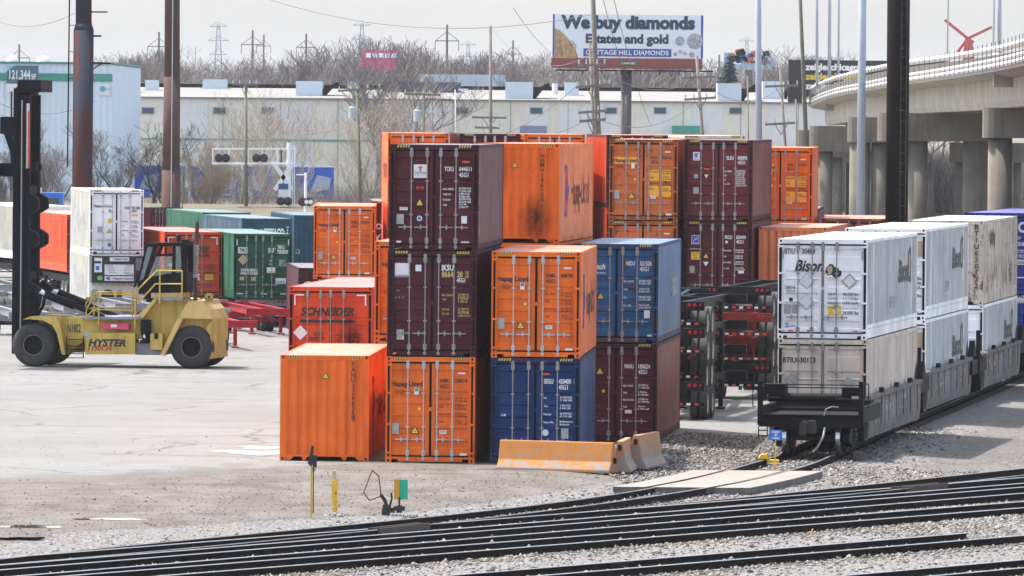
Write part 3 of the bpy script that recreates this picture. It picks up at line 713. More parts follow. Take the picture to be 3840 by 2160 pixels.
def container(label, X, Y, Z, yaw, col, style='iso', end='door', dec=None, side=None, L=12.19, Wd=2.438, H=2.896, hazard=True,
              group=None, rod='steel', full=True, roofcol=None, cat='container', sidecol=None):
    """X,Y,Z = lower left corner of the near end, yaw in degrees (positive swings the far end to the right)"""
    D = cmeshes(L, Wd, H, style)
    t = empty('shipping_container', label, cat, (X, Y, Z), -R(yaw), group)
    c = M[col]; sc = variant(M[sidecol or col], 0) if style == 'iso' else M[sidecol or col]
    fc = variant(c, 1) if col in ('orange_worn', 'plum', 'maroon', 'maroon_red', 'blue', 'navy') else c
    obj('frame', D['frame'], t, [fc])
    for q in D['cpos']: obj('corner_casting', D['casting'], t, [fc, M['dark_hole']]).location = q
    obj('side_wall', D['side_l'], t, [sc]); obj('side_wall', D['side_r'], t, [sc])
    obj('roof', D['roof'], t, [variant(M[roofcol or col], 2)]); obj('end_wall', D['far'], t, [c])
    if end == 'door':
        doors = [obj('door', D['door_l'], t, [c]), obj('door', D['door_r'], t, [c])]
        obj('door_sill', D['dsill'], t, [fc]); obj('door_gasket', D['gasket'], t)
        obj('latch_plate', D['latch'], t, [c])
        for q in D['hpos']: obj('hinge', D['hinge'], doors[0] if q[0] < 1 else doors[1], [c]).location = q
        for i, x in enumerate(RODS[Wd]):
            o = obj('lock_rod', D['rod_l' if i < 2 else 'rod_r'], doors[0] if i < 2 else doors[1], [M[rod]]); o.location.x = x
        if dec: obj('lettering', decals(dec, y=HY - .008), t)
    else:
        obj('end_wall', D['blank'], t, [c]); obj('sill', D['sill'], t, [c])
        if dec: obj('lettering', decals(dec, y=.008), t)
    if hazard:
        for q in D['zpos']: obj('hazard_stripe', D['hazard'], t).location = q
    if side:
        sg = side[1]; xw = Wd - .009 if sg > 0 else .009; fc_ = 'right' if sg > 0 else 'left'
        if side[0] == 'hapag': mb = side_hapag(None, xw, sg, L); mats = side[2:]
        elif side[0] == 'text': mb = MB(); put_text(mb, side[2], side[3], side[4], side[5], side[6], 0, xw, .03, 0, 'l', fc_); mats = side[7:]
        else:
            mb = MB(); mats = side[6:]
            for i_, ch_ in enumerate(side[2]):
                if ch_ != ' ': put_text(mb, ch_, side[3], side[4] - i_ * side[5], side[5] * .8, .30, 0, xw, .02, 0, 'l', fc_)
        me = mb.mesh('side_lettering', [M[k] for k in mats]); clip_wave(me, L) if style == 'iso' else None; obj('side_lettering', me, t)
    return t
def lay(pxL, pxR, py, Y, z, Wd=2.438, yaw=None):
    """lower-left corner X of a near end whose top/bottom edge spans pxL..pxR at photo row py"""
    a = AT(pxL, py, Y); b = AT(pxR, py, Y); return (a.x + b.x) / 2 - Wd / 2
# ------------------------------------------------------------------ container yard
def stack(pxL, pxR, py, Y, yaw, items, gz=0.0, step=2.896, Wd=2.438, common={}):
    """items bottom to top: dicts for container(); None = a container wholly hidden, left out"""
    X = lay(pxL, pxR, py, Y, 0, Wd); out = []
    for i, it in enumerate(items):
        z = gz + i * step
        if it is None:                                  # what carries the boxes in view
            up = next(q for q in items[i:] if q); it = dict(label='%s box hidden under the %s' % (('ground level', 'second level')[i], ' '.join(up['label'].split()[:10])), col=('maroon', 'orange', 'navy', 'vermilion')[(int(pxL) + i) % 4], end='blank', dec=None, hazard=False)
        k = dict(common); k.update(it); lab = k.pop('label'); col = k.pop('col'); dx = k.pop('dx', 0)
        out.append(container(lab, X + dx, Y, z, yaw + k.pop('dyaw', 0), col, Wd=Wd, **k))
    return out
GRP = 'shipping containers stacked in the yard'
cm = dict(group=GRP)
# front row
stack(1049, 1385, 1530, 229.0, 1.9, [dict(label='single orange container with vertical number FANU 326625 on its blank corrugated end', col='orange', end='blank', side=('hapag', 1, 't_blue', 't_black'),
      dec=[('v', 'FANU', 2.0, 2.60, .125, .148, 't_black'), ('v', '326625', 2.0, 1.98, .125, .150, 't_black'), ('r', 1.955, 1.10, .09, .145, 't_black'), ('r', 1.963, 1.108, .074, .129, 'orange'), ('v', '9', 2.0, 1.115, .115, .15, 't_black'), ('tri', 1.24, 2.25, .21, 's_yellow')])], common=cm)
tr = [('r', .66, 1.98, .37, .37, 's_white'), ('t', 'TRITON', .69, 2.10, .045, .31, 't_black'), ('t', 'INTERNATIONAL', .70, 2.055, .02, .29, 's_grey'),
      ('p', [(.76, 2.24), (.80, 2.30), (.88, 2.30), (.92, 2.24), (.88, 2.255), (.865, 2.255), (.865, 2.19), (.89, 2.17), (.79, 2.17), (.815, 2.19), (.815, 2.255), (.80, 2.255)], 's_red')]
tcku = tr + number('TCKU', '644611', '4', 1.50, 2.18, 't_white', .11) + \
    weights('t_white', 1.46, 1.66, ('MAX. GROSS', 'TARE WT.', 'PAYLOAD', 'CUBE'), (('32,500 KGS', '71,650 LBS'), ('3,800 KGS', '8,380 LBS'), ('28,700 KGS', '63,270 LBS'), ('76.4 M', '2,700 FT')), .145) + \
    [('r', .74, 1.69, .20, .055, 's_red'), ('r', .80, 1.70, .08, .035, 't_black'), ('r', 1.99, 2.40, .20, .055, 's_red'), ('r', 2.04, 2.41, .08, .035, 't_black'), ('tri', .83, 1.22, .23, 's_yellow'),
     ('r', .28, 1.10, .22, .08, 's_white'), ('t', 'CORTEN STEEL', .30, 1.14, .02, .18, 't_black'), ('r', .20, .72, .20, .27, 's_grey'), ('o', .83, .88, .075, 's_white'), ('o', .83, .88, .05, 's_blue'),
     ('r', 1.97, .75, .155, .20, 's_white'), ('r', .20, .21, .13, .055, 's_white'), ('r', 1.97, .22, .22, .035, 's_white')]
iksu = [('r', .20, 2.19, .38, .36, 's_white'), ('t', 'INTERNATIONAL', .22, 2.20, .03, .34, 't_black'), ('r', .20, 2.155, .38, .02, 's_blue'), ('r', .76, 2.33, .16, .19, 's_white'), ('r', .76, 2.50, .16, .018, 's_blue'),
    ('t', 'IKSU', 1.48, 2.36, .15, .32, 't_white', .03), ('t', '8664', 1.48, 2.18, .15, .32, 't_gold', .03), ('t', '28', 1.90, 2.18, .15, .15, 't_gold', .03), ('t', '2', 2.145, 2.185, .13, .06, 't_gold', .02),
    ('r', 2.12, 2.16, .10, .010, 't_gold'), ('r', 2.12, 2.335, .10, .010, 't_gold'), ('r', 2.12, 2.16, .008, .18, 't_gold'), ('r', 2.214, 2.16, .008, .18, 't_gold'), ('t', '45G1', 1.89, 2.04, .11, .23, 't_white', .02),
    ('r', .26, .46, .20, .28, 's_grey'), ('r', .42, .47, .04, .09, 's_white'), ('t', '5-4-13', .20, 1.58, .07, .26, 's_grey', -.01, .3), ('t', 'AV', .24, 1.76, .07, .10, 's_grey', -.01)] + \
    weights('t_gold', 1.49, 1.66, ('MAX. GROSS', 'TARE'), (('30 480 KG', '67 200 LB'), ('3 720 KG', '8 200 LB')), .115) + weights('t_gold', 1.49, 1.27, ('PAYLOAD', 'CU. CAP'), (('26 760 KG', '59 000 LB'), ('76.2 CU.M', '2,693 CU.FT')), .115)
stack(1448, 1779, 1530, 228.4, 3.0, [
    dict(label='orange container marked HAMU 234614 at ground level under the dark maroon ones', col='orange', dec=hapag('234614', '7')),
    dict(label='dark maroon container marked IKSU 8664 28 in the middle of its stack', col='plum', dec=iksu, rod='bar_dull', hazard=True, dx=.02),
    dict(label='maroon container with a white sticker and orange T emblem, marked TCKU 644611', col='plum', dec=tcku, rod='bar_dull', dx=.05, dyaw=.1, side=('vert', 1, 'TRITON TCKU 6446114', .45, 2.35, .11, 't_white'))], common=cm)
seg = number('SEGU', '450400', '9', 1.45, 2.20, 't_white', .12, '45G1') + \
    weights('t_white', 1.45, 1.78, ('MGW', 'Tare', 'Payload', 'Seaco SRL.'), (('32 500 KGS', '71 650 LBS'), ('3 830 KGS', '8 440 LBS'), ('28 670 KGS', '63 210 LBS'), ('Bridgetown,', 'Barbados')), .22) + \
    [('r', 1.40, 2.43, .20, .055, 's_red'), ('o', 1.50, .86, .09, 's_white'), ('r', 1.93, .70, .20, .28, 's_grey'), ('t', '1/8', .30, 1.30, .06, .12, 't_white')]
stack(1840, 2177, 1345, 228.2, 2.6, [
    dict(label='navy blue container marked SEGU 450400 at ground level behind the yellow barrier', col='navy', dec=seg, rod='bar_dull', side=('text', 1, '9', 10.6, 2.1, .35, .5, 's_yellow')),
    dict(label='bright orange container marked HAMU 408760 on top of the navy one', col='orange', dec=hapag('408760', '0'), side=('hapag', 1, 't_blue', 't_black'))], common=cm)
nid = number('NIDU', '521526', '0', 1.50, 2.27, 't_white', .12, '45G1') + \
    weights('t_white', 1.43, 1.78, ('MAX. GROSS', 'TARE', 'NET', 'CU. CAP.'), (('32,500 KGS.', '71,650 LBS.'), ('3,840 KGS.', '8,460 LBS.'), ('28,660 KGS.', '63,190 LBS.'), ('76.4 CU.M', '2,700 CU.FT')), .235) + \
    [('t', 'Nedutch', .12, 2.16, .14, .78, 't_white', .035, .25), ('t', 'www.nedutch.com', .12, 2.02, .06, .78, 't_white', .02, .2), ('tri', .76, 1.28, .24, 's_yellow'),
     ('r', 2.03, .74, .17, .23, 's_white'), ('r', 2.13, .20, .14, .06, 's_white')]
fan = number('FANU', '180624', '0', 1.48, 2.17, 't_white', .12) + weights('t_white', 1.44, 1.64) + \
    [('tri', .76, 1.99, .24, 's_yellow'), ('o', .87, 1.50, .045, 's_yellow'), ('r', 1.50, .86, .20, .10, 's_white')]
stack(2153, 2466, 1290, 243.6, 4.3, [
    dict(label='maroon container marked FANU 180624 at ground level under the weathered blue one', col='maroon', sidecol='maroon_red', dec=fan, rod='bar_dull', hazard=True),
    dict(label='weathered blue container marked NIDU 521526, top of its stack', col='blue', dec=nid, rod='bar_dull', side=('text', 1, 'Nedutch', 6.6, 1.25, .75, 3.6, 't_white'))], common=cm)
stack(1783, 2096, 900, 244.0, 5.2, [None,
    dict(label='orange container mostly hidden under the one marked HAMU 196100 and behind HAMU 408760', col='orange', dec=None),
    dict(label='orange container with vertical number HAMU 196100 on its blank end, top of its stack', col='orange', end='blank', side=('hapag', 1, 't_blue', 't_black'),
         dec=[('v', 'HAMU', 1.94, 2.48, .115, .130, 't_black'), ('v', '196100', 1.94, 1.90, .115, .138, 't_black'), ('v', '7', 1.94, 1.03, .10, .13, 't_black'), ('tri', 1.14, 2.18, .22, 's_yellow')])], common=cm)
stack(1402, 1716, 1280, 244.4, 3.0, [
    dict(label='orange container low between the red orange container and the dark maroon stack', col='orange', dec=None),
    dict(label='orange container half hidden behind the dark maroon stack, STEEL tag on its door', col='orange',
         dec=[('t', 'Hapag-Lloyd', .22, 2.16, .125, .85, 't_black', .028), ('r', .28, 1.36, .24, .12, 't_black'), ('r', .286, 1.366, .228, .108, 'orange'), ('t', 'STEEL', .30, 1.395, .05, .20, 't_black'), ('r', .46, 1.45, .1, .16, 's_white'), ('r', .38, .78, .14, .10, 't_black'), ('r', .386, .786, .128, .088, 'orange')])], common=cm)
_all = [o for o in COL.objects if o.get('label', '').startswith('orange container with vertical number HAMU 196100')]; soot(_all[0], 1.25, 2.3, -.15, 1.45); soot(_all[0], .05, 1.0, 1.0, 3.1)
# second block
hx = hapag('826120', '8', 'HLXU', True)
stack(2281, 2542, 830, 297.0, 3.5, [None,
    dict(label='weathered orange container marked HLBU 157702 behind the roof of the weathered blue one', col='orange_worn', dec=hapag('157702', '8', 'HLBU'), rod='bar_dull'),
    dict(label='weathered orange container with yellow patches marked HLXU 826120, top of its stack', col='orange_worn', dec=hx, rod='bar_dull')], common=cm)
sl = [('r', .31, 2.16, .24, .30, 's_white'), ('p', [(.36, 2.42), (.52, 2.42), (.47, 2.36), (.46, 2.27), (.36, 2.27)], 's_blue'), ('t', 'SLC', .36, 2.19, .05, .16, 's_blue'),
      ('o', .42, 1.60, .07, 's_white'), ('o', .42, 1.60, .045, 's_blue'), ('p', [(.72, 1.66), (.86, 1.66), (.79, 1.53)], 's_white'), ('r', .70, 1.83, .20, .06, 's_red'), ('r', .33, .98, .19, .23, 's_grey')] + \
    number('SLSU', '805892', '5', 1.50, 2.20, 't_white', .12) + weights('t_white', 1.40, 1.76, ('MAX. GROSS', 'TARE', 'NET', 'CU. CAP.'), (('32,500 KGS', '71,650 LBS'), ('3,780 KGS', '8,330 LBS'), ('28,720 KGS', '63,320 LBS'), ('76.4 CU.M.', '2,700 CU.FT.')), .15)
fs = [('r', .28, 2.08, .28, .32, 's_white'), ('r', .295, 2.13, .25, .25, 't_blue'), ('p', [(.32, 2.16), (.40, 2.28), (.53, 2.36), (.52, 2.33), (.43, 2.28), (.51, 2.28), (.49, 2.25), (.40, 2.24), (.36, 2.16)], 's_yellow'), ('t', 'FLORENS', .30, 2.088, .035, .24, 't_blue'),
      ('t', 'www.florens.com', .22, 1.90, .04, .42, 't_white'), ('r', .27, 1.53, .30, .28, 's_yellow'), ('t', 'CAUTION', .29, 1.74, .04, .26, 't_black'), ('t', "9'6\"", .35, 1.66, .05, .12, 't_black'), ('t', 'HIGH', .34, 1.57, .05, .16, 't_black'),
      ('tri', .80, 1.58, .22, 's_yellow'), ('p', [(.70, 1.46), (.90, 1.46), (.80, 1.30)], 's_white'), ('r', .22, 1.06, .18, .25, 's_grey'), ('o', 1.53, 2.17, .05, 's_white')] + \
    number('FSCU', '830499', '2', 1.47, 2.28, 't_white', .12) + weights('t_white', 1.40, 1.84, ('MAX. GROSS', 'TARE', 'MAX. CARGO', 'CU. CAP.'), (('32,500 KG', '71,650 LB'), ('3,830 KG', '8,440 LB'), ('28,670 KG', '63,210 LB'), ('76.4 CU.M', '2,700 CU.FT')), .21) + [('r', 1.95, 1.06, .2, .09, 's_white')]
stack(2564, 2821, 830, 297.4, 4.9, [
    dict(label='maroon container at ground level behind the stacked chassis', col='maroon', dec=None, rod='bar_dull'),
    dict(label='maroon container with a blue and yellow flag sticker, marked FSCU 830499', col='maroon', sidecol='maroon', dec=fs, rod='bar_dull'),
    dict(label='maroon red container with a blue sail sticker, marked SLSU 805892', col='maroon_red', dec=sl, rod='bar_dull')], common=cm)
stack(2802, 3049, 700, 312.0, 3.0, [None,
    None,
    dict(label='orange container with yellow patches marked HLBU 317572 beside the concrete piers', col='orange', dec=hapag('317572', '7', 'HLBU', True), rod='bar_dull')], gz=-.30, common=cm)
stack(2845, 3103, 854, 299.0, 5.8, [
    dict(label='faded orange container at ground level, mostly hidden by the white train containers', col='orange_pale', end='blank'),
    dict(label='faded orange container with a blank corrugated end behind the front white train container', col='orange_pale', end='blank', dec=[('v', 'HLBU', 2.0, 2.5, .11, .13, 't_black')])], gz=-.2, common=cm)
stack(3080, 3324, 823, 316.0, 2.7, [None,
    dict(label='orange container with a sunlit roof in front of the black mast', col='orange_worn', dec=None, rod='bar_dull')], gz=-.08, common=cm)
stack(2840, 3070, 784, 332.0, 3.0, [None,
    dict(label='rust brown container corner showing between the orange ones and the pier', col='maroon_red', dec=None)], gz=.1, common=cm)
# back row, top of the third tier just showing
for (xl, xr, yaw, col, lab, Y, low) in (
    (1454, 1684, -2.0, 'orange', 'orange container in the back row, behind the stack topped by TCKU 644611', 334.0, 'vermilion'),
    (1723.5, 1954, -2.3, 'maroon', 'maroon container in the back row between two orange ones', 333.5, None),
    (1965, 2195.6, -2.6, 'orange', 'orange container in the back row behind HAMU 196100', 333.0, None),
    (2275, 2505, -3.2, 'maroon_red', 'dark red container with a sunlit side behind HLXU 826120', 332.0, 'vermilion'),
    (2567, 2796.7, -4.7, 'cream', 'cream white container in the back row with hazard stripes on its header', 333.0, None)):
    it = [None, dict(label='reddish container below the ' + ' '.join(lab.split()[:3]) + (' behind the stack topped by TCKU 644611' if xl < 1500 else ' behind HLXU 826120'), col=low, dec=None) if low else None,
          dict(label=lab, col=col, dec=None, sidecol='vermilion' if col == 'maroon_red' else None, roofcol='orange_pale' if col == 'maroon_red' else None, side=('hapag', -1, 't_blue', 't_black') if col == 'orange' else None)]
    stack(xl, xr, 500, Y, yaw, it, gz=.07, common=cm)
# left of the main block
stack(1177, 1408, 780, 331.0, -.7, [
    dict(label='plum container under the orange one marked HAMU 196241', col='plum', dec=None),
    dict(label='orange container marked HAMU 196241 above a red orange roof', col='orange', dec=hapag('196241', '0'))], gz=.06, common=cm)
stack(1396, 1620, 770, 346.0, -2.0, [None,
    dict(label='plum container with white letters O and K showing beside HAMU 196241', col='plum', end='blank', dec=[('o', .26, 1.86, .12, 't_white'), ('o', .26, 1.86, .07, 'plum'), ('t', 'K', .13, 1.15, .36, .24, 't_white', .03)])], gz=.1, common=cm)
container('plum container with big white letters on its end at ground level left of HAMU 196241', lay(1120, 1333, 1003, 358, 0), 358, 0, -4.0, 'plum', end='blank', dec=[('t', 'CAI', .17, 1.95, .34, .95, 't_white', .04), ('r', 2.0, 1.9, .2, .3, 's_grey')], hazard=False, group=GRP)

sch = [('t', 'SCHNEIDER', .36, 2.01, .235, 1.66, 't_black', .045, .3), ('r', .34, 1.79, 1.70, .085, 't_black')] + \
    [('r', .16, 2.62, .30, .045, 'reflect_white'), ('r', .16, 2.32, .045, .34, 'reflect_white'), ('r', 2.10, 2.62, .30, .045, 'reflect_white'), ('r', 2.355, 2.32, .045, .34, 'reflect_white')] + \
    [('d', .36, 1.47, .23, 's_white'), ('t', 'SNLU', .77, 1.38, .11, .33, 't_black', .01)] + \
    weights('t_black', 1.47, 1.38, ('MAX.GROSS', 'TARE', 'NET', 'CU. CAP'), (('67 200 LBS', '30 480 KG'), ('9 000 LBS', '4 082 KG'), ('58 200 LBS', '26 398 KG'), ('3 830 CU FT', '108.5 CU M')), .17, .055)
def low_marks(num): return [('t', num, .60, 1.23, .11, .50, 't_black', .01)]
# ------------------------------------------------------------------ container chassis
M['ch_black'] = plain('chassis_black', (.012, .012, .013), .6, .1, .4, 3, .2)
M['ch_red'] = paint('chassis_red', (.33, .018, .025), .12, .3)
M['ch_silver'] = plain('chassis_grey', (.22, .225, .235), .5, .3, .25, 4)
M['ch_orange'] = paint('chassis_orange', (.20, .022, .012), .12, .45)
M['plate'] = plain('licence_plate', (.5, .5, .47), .5)
_ch = {}
def wheel_mesh(r=.50, w=.27):
    k = ('w', r, w)
    if k not in _ch:
        b = MB()
        b.lathe([(.30 * r / .5, -w/2 + .03), (.44 * r / .5, -w/2), (r, -w/2 + .035)], (0, 0, 0), 'x', 24, 0)
        b.lathe([(r, -w/2 + .035), (r + .006, 0), (r, w/2 - .035)], (0, 0, 0), 'x', 24, 1)
        b.lathe([(r, w/2 - .035), (.44 * r / .5, w/2), (.30 * r / .5, w/2 - .03)], (0, 0, 0), 'x', 24, 0)
        _ch[k] = b.mesh('tyre', [M['tyre'], M['tread']], True)
        b = MB(); q = r / .5
        for s in (-1, 1): b.lathe([(.30 * q, s * (w/2 - .03)), (.27 * q, s * (w/2 - .05)), (.22 * q, s * (w/2 - .11)), (.10 * q, s * (w/2 - .10)), (.09 * q, s * (w/2 - .01)), (0.001, s * (w/2))], (0, 0, 0), 'x', 16)
        _ch[('h', r, w)] = b.mesh('rim', [M['hub']])
    return _ch[k], _ch[('h', r, w)]
def chassis_meshes(L, color):
    k = (L, color)
    if k in _ch: return _ch[k]
    c = M['ch_' + color]; D = {}
    b = MB()                                         # frame: origin near (rear) end centre on the ground, y away
    for x in (-.50, .50):
        b.box(x - .07, x + .07, .05, L - .05, 1.16, 1.20); b.box(x - .015, x + .015, .05, L - .05, .90, 1.16); b.box(x - .07, x + .07, .05, L - .05, .86, .90)
    n = int(L / .9)
    for i in range(n + 1): y = .15 + i * (L - .3) / n; b.box(-.485, .485, y - .04, y + .04, .98, 1.14)
    for y in (.12, L - .15): b.box(-1.2, 1.2, y - .12, y + .12, .92, 1.21)
    for y in (.75, 3.1): b.box(-.85, .85, y + .3, y + .36, .62, .86)
    D['frame'] = b.mesh('frame', [c])
    b = MB(); b.box(-1.2, 1.2, .0, .05, .46, .56, 0)
    for i in range(9): b.box(-1.14 + i * .255, -1.14 + i * .255 + .125, -.004, .0, .475, .545, 1 if i % 2 else 2)
    for x in (-.62, .62): b.box(x - .05, x + .05, .02, .10, .54, 1.04, 0)
    D['bumper'] = b.mesh('bumper', [c, M['reflect_white'], M['s_red']])
    b = MB(); b.lathe([(.001, -.02), (.055, -.02), (.06, 0)], (0, 0, 1.1), 'y', 12); D['lamp'] = b.mesh('tail_lamp', [M['lightred']])
    b = MB(); b.box(-.04, .04, -.02, 0, 1.07, 1.13); D['marker'] = b.mesh('marker_lamp', [M['lightred']])
    b = MB(); b.box(-.16, .16, -.012, -.006, .74, .90); D['plate'] = b.mesh('number_plate', [M['plate']])
    b = MB(); b.box(-.165, .165, .36, .375, .22, .86)
    D['flap'] = b.mesh('mudflap', [M['black']])
    b = MB()
    for y in (1.25, 2.55): b.tube((-1.1, y, .5), (1.1, y, .5), .07)
    for x in (-.5, .5): b.box(x - .05, x + .05, .8, 3.0, .60, .72)
    D['axles'] = b.mesh('axle', [M['black']])
    b = MB()
    for x in (-.62, .62): b.box(x - .07, x + .07, L - 2.75, L - 2.6, .12, 1.0); b.box(x - .14, x + .14, L - 2.85, L - 2.5, .04, .10)
    b.box(-.6, .6, L - 2.70, L - 2.64, .62, .68); b.bar((-.6, L - 2.67, .62), (.6, L - 2.67, 1.0), .05); b.bar((.6, L - 2.67, .62), (-.6, L - 2.67, 1.0), .05)
    D['legs'] = b.mesh('landing_leg', [c])
    _ch[k] = D; return D
def chassis(label, X, Y, Z, yaw, color='black', L=12.2, group='container chassis in the yard', wheels=True, flip=False, flaps=True):
    t = empty('container_chassis', label, 'chassis', (X, Y, Z), -R(yaw) + (math.pi if flip else 0), group)
    D = chassis_meshes(L, color)
    for nm, k in (('frame', 'frame'), ('bumper', 'bumper'), ('number_plate', 'plate'), ('axle', 'axles'), ('landing_leg', 'legs')): obj(nm, D[k], t)
    for x in (-.90, -.72, .72, .90): obj('tail_lamp', D['lamp'], t).location.x = x
    for x in (-1.08, 1.08): obj('marker_lamp', D['marker'], t).location.x = x
    for x in (-1.025, 1.025) if flaps else (): obj('mudflap', D['flap'], t).location.x = x
    tm, rm = wheel_mesh()
    if wheels:
        for y in (1.25, 2.55):
            for x in (-1.06, -.77, .77, 1.06):
                w = obj('wheel', tm, t); w.location = (x, y, .5); obj('rim', rm, w)
    return t
# two leaning piles between the blue stack and the train
for k in range(4):
    pos = ('lowest', 'second', 'third', 'topmost')[k]
    chassis('black container chassis, %s in the left pile beside the maroon stack' % pos, AT(2500, 1300, 262).x, 262 + (k % 2) * 1.15, k * .83, 8.0, 'black', flaps=False, group='chassis piled between the stacks and the train')
for k in range(4):
    pos = ('lowest', 'second', 'third', 'topmost')[k]
    chassis('%s container chassis, %s in the pile nearest the train' % ('orange' if k in (1, 2) else 'black', pos), AT(2760, 1300, 281).x, 281 + (k % 2) * 1.1, k * .86, 8.0, 'orange' if k in (1, 2) else 'black', flaps=False, group='chassis piled between the stacks and the train')
for k in range(4):  # pile added to throw shade on the bright ground beside it
    pos = ('lowest', 'second', 'third', 'topmost')[k]
    chassis('black container chassis, %s in the pile behind the left one' % pos, AT(2630, 1300, 297).x, 297 + (k % 2) * 1.1, k * .84, 8.0, 'black', flaps=False, group='chassis piled between the stacks and the train')
for k in range(3):
    pos = ('lowest', 'middle', 'topmost')[k]
    chassis('red container chassis, %s in the pile half hidden by the front white train container' % pos, AT(2905, 1300, 291).x, 291 + (k % 2) * 1.1, k * .95, 6.0, 'orange', group='chassis piled between the stacks and the train')
b = MB(); a0 = AT(2535, 1080, 290); b.box(0, 4.0, 0, .18, -.17, 0); b.box(0, 4.0, -.05, .23, 0, .02); b.box(0, 4.0, -.05, .23, -.19, -.17)
for x in (.3, 2.2, 3.6): b.box(x, x + .12, 0, .18, -a0.z + .05, -.17)
o = b.build('steel_beam', [plain('beam_navy', (.02, .035, .06), .5)]); o.location = a0
tag(o, 'long dark blue steel beam on legs above the piled chassis', 'beam')
# landing leg standing in front of the right pile is part of a chassis whose frame hides behind the blue stack
for k in range(4):
    chassis('black container chassis turned nose first, %s on the landing legs between two piles' % ('lowest', 'second', 'third', 'topmost')[k], 5.45, 281.3, k * .84, 3.0, 'black', flip=True, flaps=False, group='chassis piled between the stacks and the train')

# red and grey chassis parked on the left
def chassis_front(label, pxR, py, Y, color, yaw=-9, L=12.2):
    """nose of the chassis towards us: pxR,py is the near bolster's right end"""
    p = AT(pxR, py, Y); th = R(yaw)
    # rear end at the far side: turn the chassis round
    X0 = p.x - 1.2; return chassis(label, X0 + math.sin(th) * L, Y + math.cos(th) * L, 0, yaw, color, L, flip=True)
chassis_front('red container chassis on landing legs just behind the yellow container handler', 968, 1210, 334, 'red')
chassis_front('red container chassis further right beside the plum container', 1135, 1150, 355, 'red')
chassis_front('grey container chassis with its nose just behind the mast of the handler', 272, 1118, 372, 'silver')
chassis_front('grey container chassis in front of the green 53 foot container', 857, 1124, 371, 'silver')
chassis_front('grey container chassis behind the walkway railing of the handler', 449, 1147, 356, 'silver')
chassis_front('grey container chassis furthest left, nose at the left side of the mast', 152, 1072, 399, 'silver')
chassis_front('grey container chassis seen between the handler mast and the reefer stack', 250, 1190, 345, 'silver')
chassis_front('grey container chassis behind the cab of the handler', 640, 1140, 362, 'silver')

# ------------------------------------------------------------------ 53 ft containers on chassis, trailers
G53 = 'long containers on chassis parked at the back'
def on_chassis(lab, pxL, pxR, py, Y, yaw, col, dec=None, z=1.25, chcol='black', end='door', **k):
    X = lay(pxL, pxR, py, Y, 0, 2.591)
    c = container(lab, X, Y, z, yaw, col, 'dom', end, dec, L=16.15, Wd=2.591, hazard=False, rod='bar_dull', group=G53, **k)
    th = R(yaw); chassis('%s chassis under the %s' % ({'black': 'black', 'silver': 'grey'}[chcol], ' '.join(lab.split()[:9])), X + 1.295 * math.cos(th), Y - 1.295 * math.sin(th) + .2, 0.02, yaw, chcol, 15.7)
    return c
c_ = on_chassis('red orange container with an underlined black name, marked SNLU 206370', 1082, 1396, 1250, 259, 4.2, 'vermilion', sch + low_marks('206370')); soot(c_, 1.45, 2.4, .1, 2.2, .04)
on_chassis('red orange container with an underlined name behind the exhaust of the handler', 616, 832, 980, 375, -8.2, 'vermilion', sch + low_marks('203164') + [('r', 1.85, .75, .38, .26, 's_yellow'), ('r', 1.40, .72, .20, .32, 's_white')], chcol='silver')
tm = [('r', .20, 2.02, .42, .27, 's_white'), ('t', 'TMX', .25, 2.07, .17, .32, 't_black', .02), ('d', .42, 1.74, .24, 's_tan'), ('t', "53'", 1.53, 2.06, .20, .33, 't_white', .02), ('t', 'TMXU', 1.94, 2.22, .16, .32, 't_white', .03), ('t', '780830', 1.94, 2.02, .16, .48, 't_white', .03),
      ('t', 'WARNING', .32, 1.22, .12, .74, 't_white', .03), ('t', 'HIGH CUBE', .32, 1.08, .12, .76, 't_white', .03), ('r', .28, .82, .20, .17, 's_tan'), ('r', .78, .80, .20, .17, 's_tan'), ('r', 1.48, 1.16, .38, .25, 's_white'), ('r', 1.48, 1.18, .38, .05, 's_yellow'),
      ('r', 1.88, .68, .46, .25, 's_white'), ('t', '24,000 lbs', 1.92, .72, .09, .38, 't_black', .02), ('r', .2, 2.72, .32, .05, 'reflect_white'), ('r', 2.12, 2.72, .32, .05, 'reflect_white'), ('r', .12, 2.38, .05, .32, 'reflect_white'), ('r', 2.42, 2.38, .05, .32, 'reflect_white'),
      ('r', .14, .20, .3, .05, 'reflect_white'), ('r', 1.2, .20, .3, .05, 'reflect_white'), ('r', 2.1, .20, .3, .05, 'reflect_white')] + weights('t_white', 1.58, 1.68, ('TARE', 'GROSS'), (('10350 lbs', '4695 kgs'), ('3975 cu ft', '112.6 cu m')), .16, .05)
on_chassis('dark green 53 foot container marked TMXU 780830 and WARNING HIGH CUBE', 876.6, 1095.6, 980, 371, -8.2, 'green', tm, roofcol='green_pale', sidecol='green_pale', chcol='silver')
gs = [('t', 'G', .90, 2.10, .24, .17, 's_yellow', .03), ('t', 'GESEACO', 1.10, 2.02, .34, 1.08, 't_white', .05), ('v', 'WARN', 2.35, 2.40, .09, .13, 't_white')]
on_chassis('dark teal container with large white lettering behind the green one', 906, 1097, 880, 425, -9.2, 'teal', gs, end='blank', sidecol='slate', roofcol='slate')
on_chassis('pale green container furthest back beside the grass strip', 759, 940, 880, 449, -9.2, 'green_pale', None)
on_chassis('dark teal container behind the orange one marked HAMU 196241', 1100, 1290, 880, 440, -6, 'teal', [('t', '53', .02, .85, .25, .3, 't_gold', .02)], end='blank')
on_chassis('orange 53 foot container seen from its side between mast and reefer stack', 250, 445, 900, 418, -10.7, 'vermilion', None, z=1.45, roofcol='orange_pale')
c = on_chassis('maroon container seen side on behind the red orange one', 560, 740, 820, 470, -60, 'maroon', None)
c = on_chassis('white trailer container at the left edge of the yard', 82, 285, 880, 446, -14, 'white', None, z=1.55, end='blank', sidecol='reefer_side')
